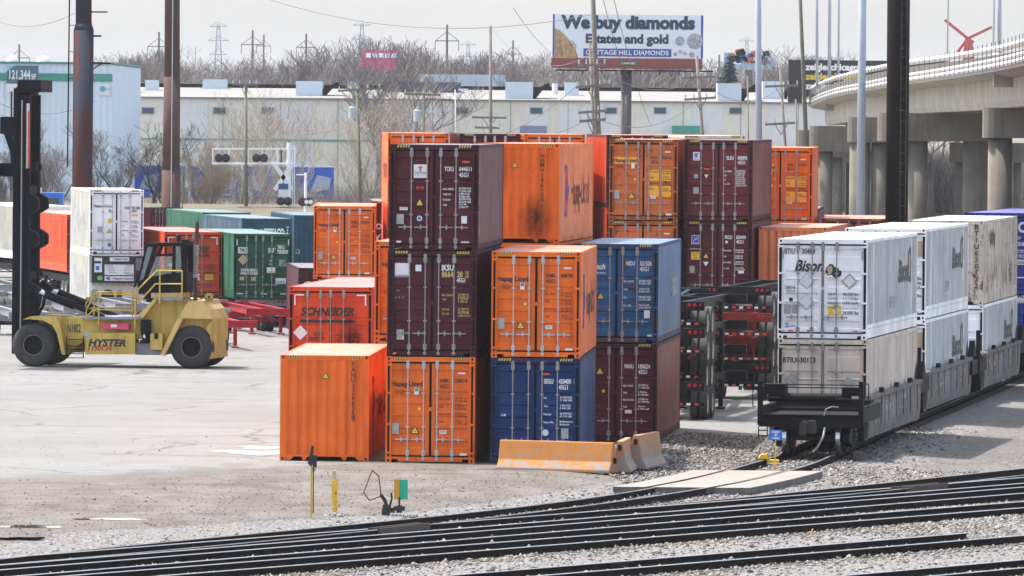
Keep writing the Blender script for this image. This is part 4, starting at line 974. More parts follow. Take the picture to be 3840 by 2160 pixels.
t = MB(); put_text(t, 'data', 3.6, 1.55, .42, 1.6, 0, 0.002, .03, 0, 'l', 'left'); t.build('side_lettering', [M['t_blue']], c)

# refrigerated containers with a generator set on the lower one
Xr = lay(336, 539, 830, 377, 0)
rw = [('t', 'Hapag-Lloyd', .18, 2.11, .12, .86, 't_black', .02), ('t', 'HLBU', 1.58, 2.03, .12, .25, 't_black'), ('t', '958 480 0', 1.88, 2.03, .12, .48, 't_black'), ('t', '45R1', 1.9, 1.9, .11, .24, 't_black'), ('r', .86, 1.86, .11, .15, 's_green'), ('o', .915, 1.9, .04, 's_white'),
      ('r', 1.90, 1.71, .28, .09, 's_yellow'), ('r', .84, 1.40, .17, .20, 's_yellow'), ('r', .36, .97, .22, .27, 's_grey'), ('tri', .90, .96, .24, 's_yellow'), ('o', .90, .42, .09, 's_blue'), ('o', .42, .46, .09, 't_white')] + weights('t_black', 1.44, 1.45)
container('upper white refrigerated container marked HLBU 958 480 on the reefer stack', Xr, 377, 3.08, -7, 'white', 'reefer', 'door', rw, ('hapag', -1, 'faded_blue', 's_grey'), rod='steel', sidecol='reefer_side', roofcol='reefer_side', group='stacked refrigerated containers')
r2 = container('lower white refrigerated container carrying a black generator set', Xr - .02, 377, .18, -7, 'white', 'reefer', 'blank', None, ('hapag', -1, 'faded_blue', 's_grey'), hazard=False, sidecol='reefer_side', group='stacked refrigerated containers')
b = MB(); b.box(.1, 2.34, -.02, .02, .16, 1.5); b.build('machinery_panel', [M['white']], r2)
b = MB(); b.lathe([(.20, -.05), (.20, -.02)], (.28, 0, 1.12), 'y', 20, 1); b.lathe([(.001, -.052), (.20, -.05)], (.28, 0, 1.12), 'y', 20, 1); b.lathe([(.001, -.05), (.30, -.04), (.31, 0)], (.86, 0, 1.0), 'y', 20, 0); b.box(1.25, 1.5, -.04, 0, .85, 1.25, 0); b.build('fan_opening', [M['dark_hole'], M['s_grey']], r2)
th = R(-7); gx = Xr; gy = 377
g = empty('generator_set', 'black diesel generator set clipped on the front of the lower reefer container', 'generator', (gx, gy - .02, .18), -th)
b = MB(); b.box(.05, 2.39, -1.0, -.02, 1.62, 2.83); b.build('housing', [M['black']], g)
b = MB(); b.box(.62, 1.93, -1.03, -1.0, 1.98, 2.45); b.box(.85, 1.72, -1.03, -1.0, 2.60, 2.78); b.box(.62, 1.93, -1.035, -1.0, 1.72, 1.93); b.box(.16, .50, -1.03, -1.0, 2.1, 2.75); b.build('white_panel', [M['s_white']], g)
b = MB(); 
for s in (0, 1):
    for i in range(6):
        for j in range(4):
            x = .72 + i * .05 + j * .035 if s == 0 else 1.83 - i * .05 - j * .035
            b.box(x, x + .022, -1.034, -1.03, 2.38 - j * .1, 2.43 - j * .1)
b.build('vent_slots', [M['black']], g)
b = MB(); b.box(2.02, 2.32, -1.02, -1.0, 2.18, 2.76, 0)
for i in range(7): b.box(2.03 + i * .04, 2.045 + i * .04, -1.03, -1.02, 2.2, 2.74, 1)
b.build('radiator_grille', [M['black'], M['s_grey']], g)
b = MB(); put_text(b, 'THERMO KING', 1.0, 2.655, .07, .66, 0, -1.036, .03); put_text(b, 'SG-5000', 1.55, 2.01, .05, .33, 0, -1.036, .02); put_text(b, 'Hapag-Lloyd', 1.0, 1.78, .10, .90, 0, -1.042, .02)
b.add([(.66, -1.042, 1.83), (.78, -1.042, 1.90), (.92, -1.042, 1.90), (.80, -1.042, 1.83), (.92, -1.042, 1.76), (.78, -1.042, 1.76)], [(0, 1, 2, 3), (0, 3, 4, 5)], 1)
b.quad((.30, -1.002, 1.75), (.52, -1.002, 1.75), (.52, -1.002, 1.94), (.30, -1.002, 1.94), 2); b.build('lettering', [M['t_black'], M['t_blue'], plain('label_green', (.10, .50, .06), .5)], g)
b = MB(); b.box(.12, .46, -1.034, -1.03, 2.5, 2.6, 0); b.box(.22, .38, -1.034, -1.03, 2.2, 2.38, 1); b.build('control_box', [M['black'], M['s_blue']], g)

# blue tractor cab far left
M['truck_blue'] = plain('truck_blue', (.01, .12, .52), .3, 0, .15, 2)
M['glass'] = plain('tinted_glass', (.03, .045, .04), .08, 0, .1, 1, 1.0)
M['chrome'] = plain('polished_metal', (.6, .6, .6), .25, .9, .1, 5)
p = AT(260, 765, 560); t = empty('truck', 'bright blue tractor truck parked behind the white trailer container', 'truck', (p.x - .4, 560, 0), R(0))
def TX(q): return -q
b = MB(); b.prism([(-.0, .9), (-.0, 4.05), (-1.35, 4.05), (-2.75, 4.0), (-3.15, 3.0), (-3.3, 2.9), (-4.7, 2.65), (-5.0, 2.4), (-5.05, .9)], 'y', -1.05, 1.05); b.build('cab', [M['truck_blue']], t)
b = MB(); b.prism([(-1.75, 2.75), (-1.75, 3.7), (-2.6, 3.7), (-2.95, 2.75)], 'y', -1.07, -1.05); b.prism([(-.25, 2.9), (-.25, 3.7), (-1.15, 3.7), (-1.15, 2.9)], 'y', -1.07, -1.05); b.quad((-3.17, -.9, 3.05), (-3.17, .9, 3.05), (-2.80, .9, 3.85), (-2.80, -.9, 3.85)); b.build('window', [M['glass']], t)
b = MB(); b.tube((-1.45, -1.15, 1.2), (-1.45, -1.15, 4.4), .09); b.build('exhaust_stack', [M['chrome']], t)
b = MB(); b.box(-3.05, -2.9, -1.4, -1.15, 2.8, 3.5); b.build('mirror', [M['chrome']], t)
b = MB(); b.box(-5.0, 3.2, -.45, .45, .7, .95); b.build('frame', [M['black']], t)
tmm, rmm = wheel_mesh()
for x in (-4.2, 1.0, 2.3):
    for y in (-1.0, 1.0):
        w = obj('wheel', tmm, t); w.location = (x, y, .5); w.rotation_euler = (0, 0, R(90)); obj('rim', rmm, w)

# long blue trailers parked before the warehouse
M['trailer_blue'] = paint('trailer_blue', (.03, .10, .42), .05, .3); M['trailer_white'] = plain('trailer_white', (.32, .38, .46), .5, 0, .1, 2)
for i, (x0, x1, y0, y1, lab) in enumerate(((505, 690, 640, 735, 'left of the brown mast'), (715, 900, 632, 730, 'right of the brown mast'), (912, 1075, 630, 728, 'left of the crossing signal'), (1090, 1250, 628, 722, 'right of the crossing signal'))):
    a = AT(x0, y0, 800); c = AT(x1, y1, 800)
    t = empty('box_trailer', 'blue and white box trailer behind the bare trees, %s' % lab, 'trailer', (a.x, 800, 0), 0, 'blue trailers parked by the warehouse')
    w = c.x - a.x; b = MB(); b.box(0, w, 0, 2.5, 1.2, 4.3); b.build('box_body', [M['trailer_blue']], t)
    b = MB(); b.box(-.02, w + .02, -.03, 2.53, 4.3, 4.42); b.build('roof', [M['trailer_white']], t)
    b = MB(); b.add([(w * .45, -.02, 1.9), (w * .62, -.02, 3.6), (w * .95, -.02, 3.3), (w * .9, -.02, 2.2)] if i % 2 else [(w * .1, -.02, 2.2), (w * .2, -.02, 3.4), (w * .5, -.02, 3.6), (w * .42, -.02, 2.0)], [(0, 1, 2, 3)]); b.add([(w * .3, -.025, 1.5), (w * .9, -.025, 1.5), (w * .8, -.025, 1.75), (w * .35, -.025, 1.8)], [(0, 1, 2, 3)]); b.build('painted_panel', [M['trailer_white']], t)
    b = MB()
    for x in (1.2, 2.4, w - 1.4): b.lathe([(.001, -.15), (.5, -.15), (.5, .15)], (x, .3, .5), 'y', 14)
    b.build('wheel', [M['tyre']], t)
# ------------------------------------------------------------------ container handler
M['cat_yellow'] = paint('handler_yellow', (.52, .37, .085), .16, .6, .5)
M['cat_lit'] = paint('handler_lit_yellow', (.56, .40, .15), .08, .3, .45)  # paler yellow for the lit upper parts, sunlight put into the colour
M['mast_black'] = plain('mast_black', (.007, .008, .011), .6, 0, .5, 2, .1)
M['rust_pipe'] = plain('rusty_exhaust', (.06, .035, .03), .7, .2, .4, 6)
M['hivis'] = plain('orange_vest', (.75, .16, .03), .8)
M['skin'] = plain('skin', (.35, .2, .13), .6); M['cloth'] = plain('dark_clothing', (.04, .045, .06), .9)
gm, gn, gl, gp_ = mat('cab_glass'); gp_.inputs['Base Color'].default_value = (.65, .80, .78, 1); gp_.inputs['Roughness'].default_value = .05
gp_.inputs['Transmission Weight'].default_value = .85; gp_.inputs['IOR'].default_value = 1.1; M['cab_glass'] = gm
M['rim_tan'] = plain('rim_edge', (.20, .165, .12), .7)
HB = GP(122, 1376)
hd = empty('container_handler', 'big yellow container handler with black mast, marked N1802, driving on the pale yard', 'container handler', (HB.x, HB.y, 0), -R(8))
def hx(a): return (a - 260) / 199.0
def hz(a, b): return (1320 + (a - 260) * .021 - b) / 202.0
def hp(a, b): return (hx(a), hz(a, b))
def hprism(pts, y0, y1, name, m, parent=hd):
    b = MB(); b.prism([hp(*p) for p in pts], 'y', y0, y1); return b.build(name, [M[m]], parent)
W4 = 4.0
hprism([(462, 955), (1062, 962), (1062, 1120), (640, 1120), (500, 1225), (470, 1160)], .45, W4 - .45, 'main_frame', 'cat_yellow')
hprism([(645, 1068), (1022, 1072), (1022, 1234), (650, 1230)], .12, .95, 'side_box', 'cat_yellow')
hprism([(1022, 1150), (1222, 1150), (1222, 1242), (1022, 1238)], .35, W4 - .5, 'lower_beam', 'ch_silver')
for y0, y1 in ((.0, 1.15), (W4 - 1.15, W4)):
    hprism([(178, 966), (235, 941), (430, 950), (462, 1010), (503, 1232), (478, 1228), (440, 1070), (405, 1008), (335, 972), (230, 962)], y0, y1, 'fender', 'cat_yellow')
hprism([(1030, 978), (1178, 812), (1388, 828), (1388, 900), (1335, 1000), (1225, 1240), (1062, 1240), (1062, 985)], .5, W4 - .5, 'engine_housing', 'cat_yellow')
hprism([(1030, 950), (1165, 812), (1180, 822), (1060, 985)], .2, .62, 'step_guard', 'cat_lit')
hprism([(1340, 965), (1412, 840), (1520, 838), (1532, 868), (1562, 905), (1592, 975)], .25, W4 - .25, 'counterweight', 'cat_lit')
hprism([(1345, 966), (1590, 976), (1588, 1060), (1320, 1050)], .55, W4 - .55, 'rear_housing', 'cat_yellow')
hprism([(1545, 1050), (1592, 976), (1594, 1272), (1560, 1272), (1580, 1100)], .3, W4 - .3, 'rear_weight', 'cat_yellow')
hprism([(1326, 1000), (1345, 964), (1380, 968), (1352, 1030), (1245, 1244), (1215, 1240)], .02, .5, 'side_brace', 'cat_lit')
b = MB(); c = hp(1541, 812); b.lathe([(.05, 0), (.155, 0), (.155, .10), (.05, .10)], (c[0], 1.0, c[1]), 'y', 20); b.box(c[0] - .155, c[0] + .155, 1.0, 1.1, c[1] - .2, c[1] - .05); b.build('lifting_eye', [M['cat_yellow']], hd)
# deck
hprism([(620, 948), (1065, 955), (1065, 972), (620, 966)], .10, W4 - .2, 'deck', 'ch_silver')

b = MB(); p0 = hp(772, 1041); p1 = hp(976, 1003); b.box(p0[0], p1[0], .05, .45, p0[1], p1[1]); b.build('battery_box', [plain('pink_paint', (.55, .05, .12), .5)], hd)
# wheels
for cx_, cy_, r, ys in ((260, 1160, .81, (.10, .68, W4 - 1.18, W4 - .60)), (1440, 1190, .80, (.25, W4 - .75))):
    tmw, rmw = None, None
    for y in ys:
        k = ('tb', r)
        if k not in _ch:
            b = MB(); b.lathe([(.40, 0), (.42, -.02), (.60, -.03), (r - .06, 0), (r, .08), (r, .42), (r - .06, .5), (.6, .53), (.42, .52)], (0, 0, 0), 'y', 40); _ch[k] = b.mesh('tyre', [M['tyre']], True)
            b = MB(); b.lathe([(.39, .02), (.35, .0), (.34, .05), (.30, .10), (.18, .12), (.16, .06), (.001, .05)], (0, 0, 0), 'y', 28, 0)
            b.lathe([(.392, .0), (.375, -.012), (.362, .0)], (0, 0, 0), 'y', 28, 1); _ch[('rb', r)] = b.mesh('rim', [M['mast_black'], M['rim_tan']])
        w = obj('wheel', _ch[k], hd); w.location = (hx(cx_), y, r + (.0)); obj('rim', _ch[('rb', r)], w)
# mast
mx0, mx1 = hx(62), hx(188)
b = MB()
for y0 in (.95, W4 - 1.2):
    b.box(mx0, mx0 + .20, y0, y0 + .25, .45, 10.35); b.box(mx0 + .20, mx1, y0 + .03, y0 + .22, .6, 10.1)
    b.box(mx1 - .14, mx1, y0, y0 + .25, .5, 7.0)
for z in (.55, 3.2, 6.4, 10.1): b.box(mx0 + .05, mx1 - .05, 1.2, W4 - 1.2, z, z + .3)
b.box(mx0 + .15, hx(270), .9, W4 - .9, 10.2, 10.65)
b.build('mast', [M['mast_black']], hd)
for y0 in (.95, W4 - 1.2):
    for zc in (4.72, 6.05):
        b = MB(); b.prism([(mx1 - .06, zc - .42), (mx1 + .20, zc - .28), (mx1 + .34, zc - .17), (mx1 + .34, zc + .17), (mx1 + .20, zc + .28), (mx1 - .06, zc + .42)], 'y', y0 - .02, y0 + .24); b.build('mast_bracket', [M['mast_black']], hd)
b = MB(); a = .92
b.tube((hx(172), a, hz(172, -168)), (hx(172), a, hz(172, -658)), .075, n=10); b.build('lift_cylinder', [M['chrome']], hd)
b = MB(); b.box(hx(176), hx(188), .84, .86, hz(172, -168), hz(172, -600)); b.build('guide_strip', [M['s_red']], hd)
b = MB(); b.lathe([(.001, 0), (.36, 0), (.36, .4), (.001, .4)], (hx(38), .9, hz(38, -480)), 'y', 20)
b.box(hx(-40), hx(70), 1.0, 3.0, hz(0, -560), hz(0, -430)); b.prism([hp(-10, -430), hp(30, -430), hp(62, -330), hp(75, -150), hp(95, 0), hp(95, 120), hp(60, 120), hp(60, -100), hp(35, -300)], 'y', 1.0, 1.5)
b.box(hx(-60), hx(60), 1.0, 3.0, hz(0, -110), hz(0, -210)); b.build('carriage', [M['mast_black']], hd)
b = MB(); b.box(hx(-420), hx(-10), -3.0, 7.0, hz(0, -120), hz(0, -190)); b.build('spreader', [M['mast_black']], hd)
b = MB(); c = hp(246, -178)
for y in (.7, .85): b.lathe([(.14, 0), (.19, .01), (.19, .06), (.14, .07)], (c[0], y, c[1]), 'y', 20)
b.box(hx(205), hx(250), .7, .95, hz(230, -110), hz(230, -210)); b.build('hose_reel', [M['mast_black']], hd)
# tilt cylinders and hoses
for y in (.75, W4 - .75):
    b = MB(); A = Vector((hx(185), y, hz(185, 700))); B = Vector((hx(275), y, hz(275, 762))); C = Vector((hx(320), y, hz(320, 778))); D = Vector((hx(545), y, hz(545, 868))); E_ = Vector((hx(765), y, hz(765, 958)))
    b.tube(A, B, .16, n=10); b.tube(C, D, .155, n=12); b.tube(D, E_, .10, n=10); tc_ = b.build('tilt_cylinder', [M['mast_black']], hd); b = MB(); b.tube((hx(268), y, hz(268, 756)), (hx(326), y, hz(326, 782)), .07, n=10); b.build('piston_rod', [M['chrome']], tc_)
b = MB()
for i in range(7):
    y = .8 + i * .3; o = random.uniform(-12, 12); b.path([(hx(185), y, hz(185, 800 + o)), (hx(225 + o), y, hz(225, 775 + o)), (hx(262 + o), y, hz(262, 800)), (hx(250 + o), y, hz(250, 870)), (hx(210 + o), y, hz(210, 940))], .035, 5)
b.build('hydraulic_hose', [M['gasket']], hd)
# cab: pillars, roof, lower panel, glass
CY0, CY1 = .35, 1.75
hprism([(1084, 402), (1398, 396), (1398, 424), (1090, 428)], CY0, CY1, 'cab_roof', 'mast_black')
hprism([(1030, 690), (1110, 655), (1290, 628), (1396, 628), (1398, 772), (1140, 775), (1028, 785)], CY0, CY1, 'cab_lower_panel', 'mast_black')
for y in (CY0, CY1 - .07):
    b = MB(); b.prism([hp(1146, 424), hp(1172, 424), hp(1100, 665), hp(1072, 672)], 'y', y, y + .07)
    b.prism([hp(1288, 424), hp(1312, 424), hp(1312, 640), hp(1288, 640)], 'y', y, y + .07); b.prism([hp(1350, 424), hp(1398, 424), hp(1398, 640), hp(1360, 640)], 'y', y, y + .07)
    b.prism([hp(1165, 484), hp(1290, 484), hp(1290, 500), hp(1160, 500)], 'y', y, y + .05)
    b.prism([hp(1086, 425), hp(1100, 425), hp(1040, 690), hp(1028, 690)], 'y', y + .005, y + .06)
    b.build('cab_pillar', [M['mast_black']], hd)
hprism([(1100, 426), (1147, 426), (1074, 668), (1040, 690)], CY0 + .03, CY0 + .045, 'windscreen', 'cab_glass')
hprism([(1172, 500), (1288, 500), (1288, 630), (1110, 655)], CY0 + .03, CY0 + .045, 'door_window', 'cab_glass')
hprism([(1312, 426), (1350, 426), (1358, 630), (1312, 630)], CY0 + .03, CY0 + .045, 'rear_window', 'cab_glass')
b = MB(); b.prism([hp(1225, 600), hp(1310, 600), hp(1325, 470), hp(1342, 470), (hx(1345), hz(1340, 640)), (hx(1225), hz(1225, 640))], 'y', .75, 1.3); b.build('seat', [M['cloth']], hd)
b = MB(); b.box(hx(1310), hx(1330), .6, .9, hz(1320, 392), hz(1320, 345)); b.path([(hx(1318), .7, hz(1318, 395)), (hx(1312), .7, hz(1312, 350))], .03); b.box(hx(1350), hx(1400), .5, 1.0, hz(1370, 398), hz(1370, 378)); b.build('roof_lamp', [M['mast_black']], hd)
b = MB(); b.prism([hp(1040, 640), hp(1046, 640), hp(1018, 730), hp(1008, 728)], 'y', .05, .25); b.build('mirror', [M['mast_black']], hd)
# platform under the cab
hprism([(1135, 775), (1365, 775), (1365, 812), (1135, 812)], .25, 1.9, 'cab_platform', 'cat_lit'); hprism([(1175, 812), (1372, 814), (1372, 832), (1175, 830)], .15, 2.0, 'platform_edge', 'ch_silver')
# driver
def figure(name, label, joints, radii, edges, loc_parent, mats):
    me = bpy.data.meshes.new(name); me.from_pydata([tuple(j) for j in joints], edges, []); o = bpy.data.objects.new(name, me); COL.objects.link(o)
    sk = o.modifiers.new('s', 'SKIN'); 
    for i, r in enumerate(radii): me.skin_vertices[0].data[i].radius = (r, r)
    me.skin_vertices[0].data[0].use_root = True
    ss = o.modifiers.new('u', 'SUBSURF'); ss.levels = 1; ss.render_levels = 1
    for m in mats: me.materials.append(m)
    return o
# joints of a seated driver facing -x (towards the mast)
sx, sz = hx(1285), hz(1285, 600)
J = [(sx, 1.0, sz), (sx + .03, 1.0, sz + .28), (sx, 1.0, sz + .50), (sx - .03, 1.0, sz + .60), (sx - .05, 1.0, sz + .72), (sx - .05, 1.0, sz + .80),
     (sx, .80, sz + .47), (sx - .16, .74, sz + .24), (sx - .38, .82, sz + .28), (sx - .46, .84, sz + .30), (sx, 1.20, sz + .47), (sx - .16, 1.26, sz + .24), (sx - .38, 1.18, sz + .28), (sx - .46, 1.16, sz + .30),
     (sx - .05, .90, sz - .02), (sx - .42, .88, sz + .02), (sx - .48, .88, sz - .38), (sx - .05, 1.10, sz - .02), (sx - .42, 1.12, sz + .02), (sx - .48, 1.12, sz - .38)]
RR = [.15, .15, .14, .06, .09, .075, .07, .05, .04, .035, .07, .05, .04, .035, .09, .07, .05, .09, .07, .05]
ED = [(0, 1), (1, 2), (2, 3), (3, 4), (4, 5), (2, 6), (6, 7), (7, 8), (8, 9), (2, 10), (10, 11), (11, 12), (12, 13), (0, 14), (14, 15), (15, 16), (0, 17), (17, 18), (18, 19)]
drv = figure('person', None, J, RR, ED, None, [M['hivis']])
drv.matrix_world = Matrix.Translation((HB.x, HB.y, 0)) @ Matrix.Rotation(-R(8), 4, 'Z')
tag(drv, 'driver in an orange top sitting in the cab of the yellow handler', 'person')
b = MB(); b.lathe([(.001, .09), (.06, .08), (.095, .04), (.10, 0), (.13, -.005), (.13, -.015)], (sx - .05, 1.0, sz + .80), 'z', 14); b.build('hard_hat', [M['s_white']], drv)
b = MB(); b.lathe([(.001, .10), (.05, .08), (.078, .02), (.08, -.03), (.06, -.09), (.001, -.12)], (sx - .07, 1.0, sz + .755), 'z', 12); b.lathe([(.001, .02), (.012, 0), (.001, -.02)], (sx - .152, 1.0, sz + .745), 'z', 6); b.build('head', [M['skin']], drv, True)
# chains and hoses on the mast
for y_ in (1.25, 1.45): b = MB(); b.tube((hx(150), y_ - .45, .8), (hx(150), y_ - .45, 9.8), .022, n=5); b.build('mast_hose', [M['gasket']], hd)
b = MB(); b.tube((hx(128), .92, 1.0), (hx(128), .92, 9.9), .03, n=5); b.build('lift_chain', [M['s_grey']], hd)
b = MB(); b.path([(hx(240), .8, hz(240, -170)), (hx(262), .8, hz(262, -100)), (hx(235), .8, hz(235, -40)), (hx(200), .8, hz(200, -60))], .02, 5); b.build('hanging_hose', [M['gasket']], hd)
# railings
def rail(name, paths, y, r=.028, m='cat_yellow'):
    b = MB()
    for pth in paths: b.path([(hx(a), y, hz(a, c)) for a, c in pth], r, 6)
    return b.build(name, [M[m]], hd)
rail('handrail', [[(655, 1000), (655, 895), (715, 778), (1024, 785), (1020, 1040)], [(655, 950), (712, 893), (1000, 905)], [(712, 785), (712, 940)], [(748, 780), (748, 1010)]], .12)
rail('handrail', [[(622, 945), (622, 850), (682, 765), (970, 770), (1000, 800), (1000, 950)], [(660, 885), (980, 880)], [(975, 770), (972, 950)]], .9)
rail('handrail', [[(1042, 850), (1042, 745), (1184, 606), (1372, 610), (1370, 818)], [(1050, 842), (1172, 706), (1370, 708)], [(1205, 606), (1205, 852)]], .12, .032)
# exhaust
b = MB(); b.tube((hx(1417), 1.9, hz(1417, 245)), (hx(1408), 1.9, hz(1408, 860)), .075, n=10); b.build('exhaust_pipe', [M['rust_pipe']], hd)
b = MB(); b.tube((hx(1412), 1.9, hz(1412, 420)), (hx(1408), 1.9, hz(1408, 668)), .098, n=12, m=0)
for i in range(14):
    for j in range(4): a = R(-150 + j * 35 + (i % 2) * 17); b.box(hx(1410) + .1 * math.cos(a) - .012, hx(1410) + .1 * math.cos(a) + .012, 1.9 + .1 * math.sin(a) - .005, 1.9 + .1 * math.sin(a) + .005, hz(1410, 430 + i * 16), hz(1410, 422 + i * 16), 1)
b.build('heat_guard', [M['s_grey'], M['dark_hole']], hd)
# ladder
b = MB()
for a in (508, 634): b.path([(hx(a), .15, hz(a, 1095)), (hx(a), .15, hz(a, 1258))], .022)
for z in (1115, 1165, 1190, 1222, 1254): b.box(hx(510), hx(632), .12, .34, hz(570, z + 5), hz(570, z))
b.build('ladder', [M['mast_black']], hd)
# air cleaner, tank, plates
b = MB(); b.lathe([(.001, 0), (.24, 0), (.24, .10), (.13, .14), (.13, .30), (.20, .34), (.21, .78), (.001, .80)], (hx(1098), .25, hz(1098, 1150)), 'z', 16)
b.lathe([(.001, .80), (.2, .80), (.2, .87), (.001, .87)], (hx(1098), .25, hz(1098, 1150)), 'z', 16); b.build('air_cleaner', [M['mast_black']], hd)
b = MB(); c = hp(1095, 1098); b.add([(c[0] - .05, -.0, c[1]), (c[0] + .02, -.0, c[1] - .09), (c[0] + .05, -.0, c[1]), (c[0], -.0, c[1] + .1)], [(0, 1, 2, 3)]); b.build('arrow_decal', [M['s_white']], hd)
hprism([(1137, 1082), (1150, 1075), (1218, 1075), (1228, 1085), (1226, 1200), (1138, 1198)], .1, .5, 'tank', 'cat_yellow')
b = MB(); b.box(hx(1168), hx(1195), .08, .1, hz(1180, 1118), hz(1180, 1075)); b.build('tank_cap', [M['mast_black']], hd)
b = MB(); b.quad((hx(632), .10, hz(632, 1062)), (hx(668), .10, hz(668, 1115)), (hx(698), .10, hz(698, 1085)), (hx(660), .10, hz(660, 1055))); b.build('data_plate', [M['s_grey']], hd)
b = MB(); put_text(b, 'N1802', hx(503), hz(503, 1065), .30, .50, 0, .442, .02); put_text(b, 'HYSTER', hx(672), hz(672, 1166), .24, 1.42, 0, .112, .045, .25); put_text(b, '1150CH', hx(668), hz(668, 1200), .165, .92, 1, .112, .03, .25)
put_text(b, 'RSW', hx(845), hz(845, 1025), .07, .2, 2, .045, .02)
b.quad((hx(843), .046, hz(843, 1028)), (hx(888), .046, hz(888, 1028)), (hx(888), .046, hz(888, 1008)), (hx(843), .046, hz(843, 1008)), 2)
b.build('lettering', [M['t_black'], plain('lettering_red', (.32, .015, .02), .6), M['s_white']], hd)
# ------------------------------------------------------------------ well cars with stacked containers
M['well'] = paint('well_car_paint', (.165, .145, .13), .14, .5, .6)
M['well_black'] = plain('well_car_black', (.011, .010, .010), .7, .1, .5, 2, .15)
M['wheel_steel'] = plain('wheel_steel', (.50, .50, .50), .22, .9, .2, 3)
M['wheel_dark'] = plain('wheel_brown', (.04, .03, .026), .7, .2, .3, 5)
M['graff1'] = plain('graffiti_pale', (.30, .30, .29), .6); M['graff2'] = plain('graffiti_blue', (.10, .20, .26), .6)
def well_car(label, C0, yaw, front=5.8, lead=False, L=16.9):
    """C0: track centre at the near end of the well"""
    t = empty('well_car', label, 'well car', (C0[0], C0[1], 0), -R(yaw), 'articulated well cars of the train')
    for s in (-1, 1):
        b = MB(); pr = [(1.36, 1.52), (1.50, 1.52), (1.50, 1.40), (1.44, 1.36), (1.44, .62), (1.40, .28), (1.30, .24), (1.30, 1.36), (1.36, 1.40)]
        pr = [(s * x, z) for x, z in pr]
        b.prism(pr, 'y', -.2, L - .4)
        for i in range(7): y = 1.2 + i * 2.35; b.box(s * 1.44 - (.035 if s > 0 else .0), s * 1.44 + (.0 if s > 0 else .035), y, y + .10, .6, 1.38) if False else b.box(min(s*1.44, s*1.47), max(s*1.44, s*1.47), y, y + .07, .62, 1.38)
        b.build('side_sill', [M['well']], t)
    for y in (-.2, L - .6): b = MB(); b.box(-1.3, 1.3, y, y + .3, .22, 1.2); b.build('bulkhead', [M['well_black']], t)
    for i in range(6): b = MB(); b.box(-1.3, 1.3, 1 + i * 2.8, 1.25 + i * 2.8, .2, .32); b.build('cross_bearer', [M['well_black']], t)
    for s in (-1, 1):
        for y in (L - .5,):
            b = MB(); b.prism([(y - .55, 1.52), (y + .75, 1.52), (y + .55, 1.72), (y + .25, 2.05), (y + .1, 2.05)], 'x', min(s*1.36, s*1.55), max(s*1.36, s*1.55)); b.build('container_guide', [M['well_black']], t)
        for y in (3.4, 8.2, 12.6): b = MB(); b.prism([(y - .3, 1.52), (y + .3, 1.52), (y + .12, 1.66), (y - .12, 1.66)], 'x', min(s*1.40, s*1.53), max(s*1.40, s*1.53)); b.build('container_guide', [M['well_black']], t)
    # platform over the truck
    b = MB(); b.box(-1.38, 1.38, -front, -.2, 1.02, 1.10); b.box(-.35, .35, -front, -.2, .62, 1.02)
    b.box(-1.42, 1.42, -front - .02, -front + .10, .92, 1.12); b.box(-1.3, 1.3, -1.1, -.2, 1.10, 1.42)
    for s in (-1, 1): b.box(min(s*1.38, s*1.5), max(s*1.38, s*1.5), -front + .2, -.2, .9, 1.35)
    b.build('end_platform', [M['well_black']], t)
    # truck: two axles, side frames, springs
    for yc in ((-3.7,) if lead else (-4.1,)):
        for dy in (-.89, .89):
            w = empty('axle', None, None, (0, yc + dy, .457)); w.parent = t
            b = MB()
            for s in (-1, 1): b.lathe([(.20, s * .70), (.43, s * .695), (.475, s * .70)], (0, 0, 0), 'x', 32, 1); b.lathe([(.475, s * .70), (.475, s * .73)], (0, 0, 0), 'x', 32, 0); b.lathe([(.457, s * .73), (.452, s * .82)], (0, 0, 0), 'x', 32, 0); b.lathe([(.452, s * .82), (.40, s * .83), (.36, s * .78), (.16, s * .78), (.001, s * .80)], (0, 0, 0), 'x', 32, 1)
            me = b.mesh('wheel', [M['wheel_steel'], M['wheel_dark']]); o = obj('wheel', me, w)
            b = MB(); b.tube((-1.05, 0, 0), (1.05, 0, 0), .08, n=10); b.build('axle_shaft', [M['wheel_dark']], w)
        b = MB()
        for s in (-1, 1):
            x0, x1 = sorted((s * .92, s * 1.08))
            b.prism([(yc - 1.25, .35), (yc - .7, .30), (yc - .35, .18), (yc + .35, .18), (yc + .7, .30), (yc + 1.25, .35), (yc + 1.25, .58), (yc + .6, .78), (yc - .6, .78), (yc - 1.25, .58)], 'x', x0, x1)
            for dy in (-.15, .15):
                for k in range(5): b.tube((s * 1.0 + s * .09, yc + dy, .26 + k * .08), (s * 1.0 + s * .09, yc + dy, .30 + k * .08), .07, n=8)
        b.box(-1.0, 1.0, yc - .15, yc + .15, .45, .7); b.build('bogie_frame', [M['well_black']], t)
    if lead:
        f = -front
        for s in (-1, 1): b = MB(); b.box(min(s*1.36, s*1.50), max(s*1.36, s*1.50), f - .05, f + .12, .82, 2.08); b.build('corner_post', [M['well_black']], t)
        b = MB()
        for z, r in ((1.98, .018), (1.90, .018), (1.36, .02), (1.12, .02)): b.tube((-1.4, f - .04, z), (1.4, f - .04, z), r, n=6)
        b.box(-1.4, 1.4, f - .10, f + .25, 1.30, 1.33); b.box(-1.38, 1.38, f - .12, f + .2, 1.10, 1.13)
        b.box(-1.38, -.9, f - .1, f + .3, 1.58, 1.61); b.box(.7, 1.38, f - .1, f + .3, 1.56, 1.59)
        for s in (-1, 1):
            b.path([(s * 1.56, f, 2.02), (s * 1.64, f, 2.02), (s * 1.64, f, 1.35), (s * 1.56, f, 1.35)], .015, 5)
        b.build('hand_rail', [M['well_black']], t)
        b = MB(); b.tube((-1.25, f + .5, 1.60), (1.1, f + .5, 1.60), .13, n=14); b.build('air_reservoir', [M['well_black']], t)
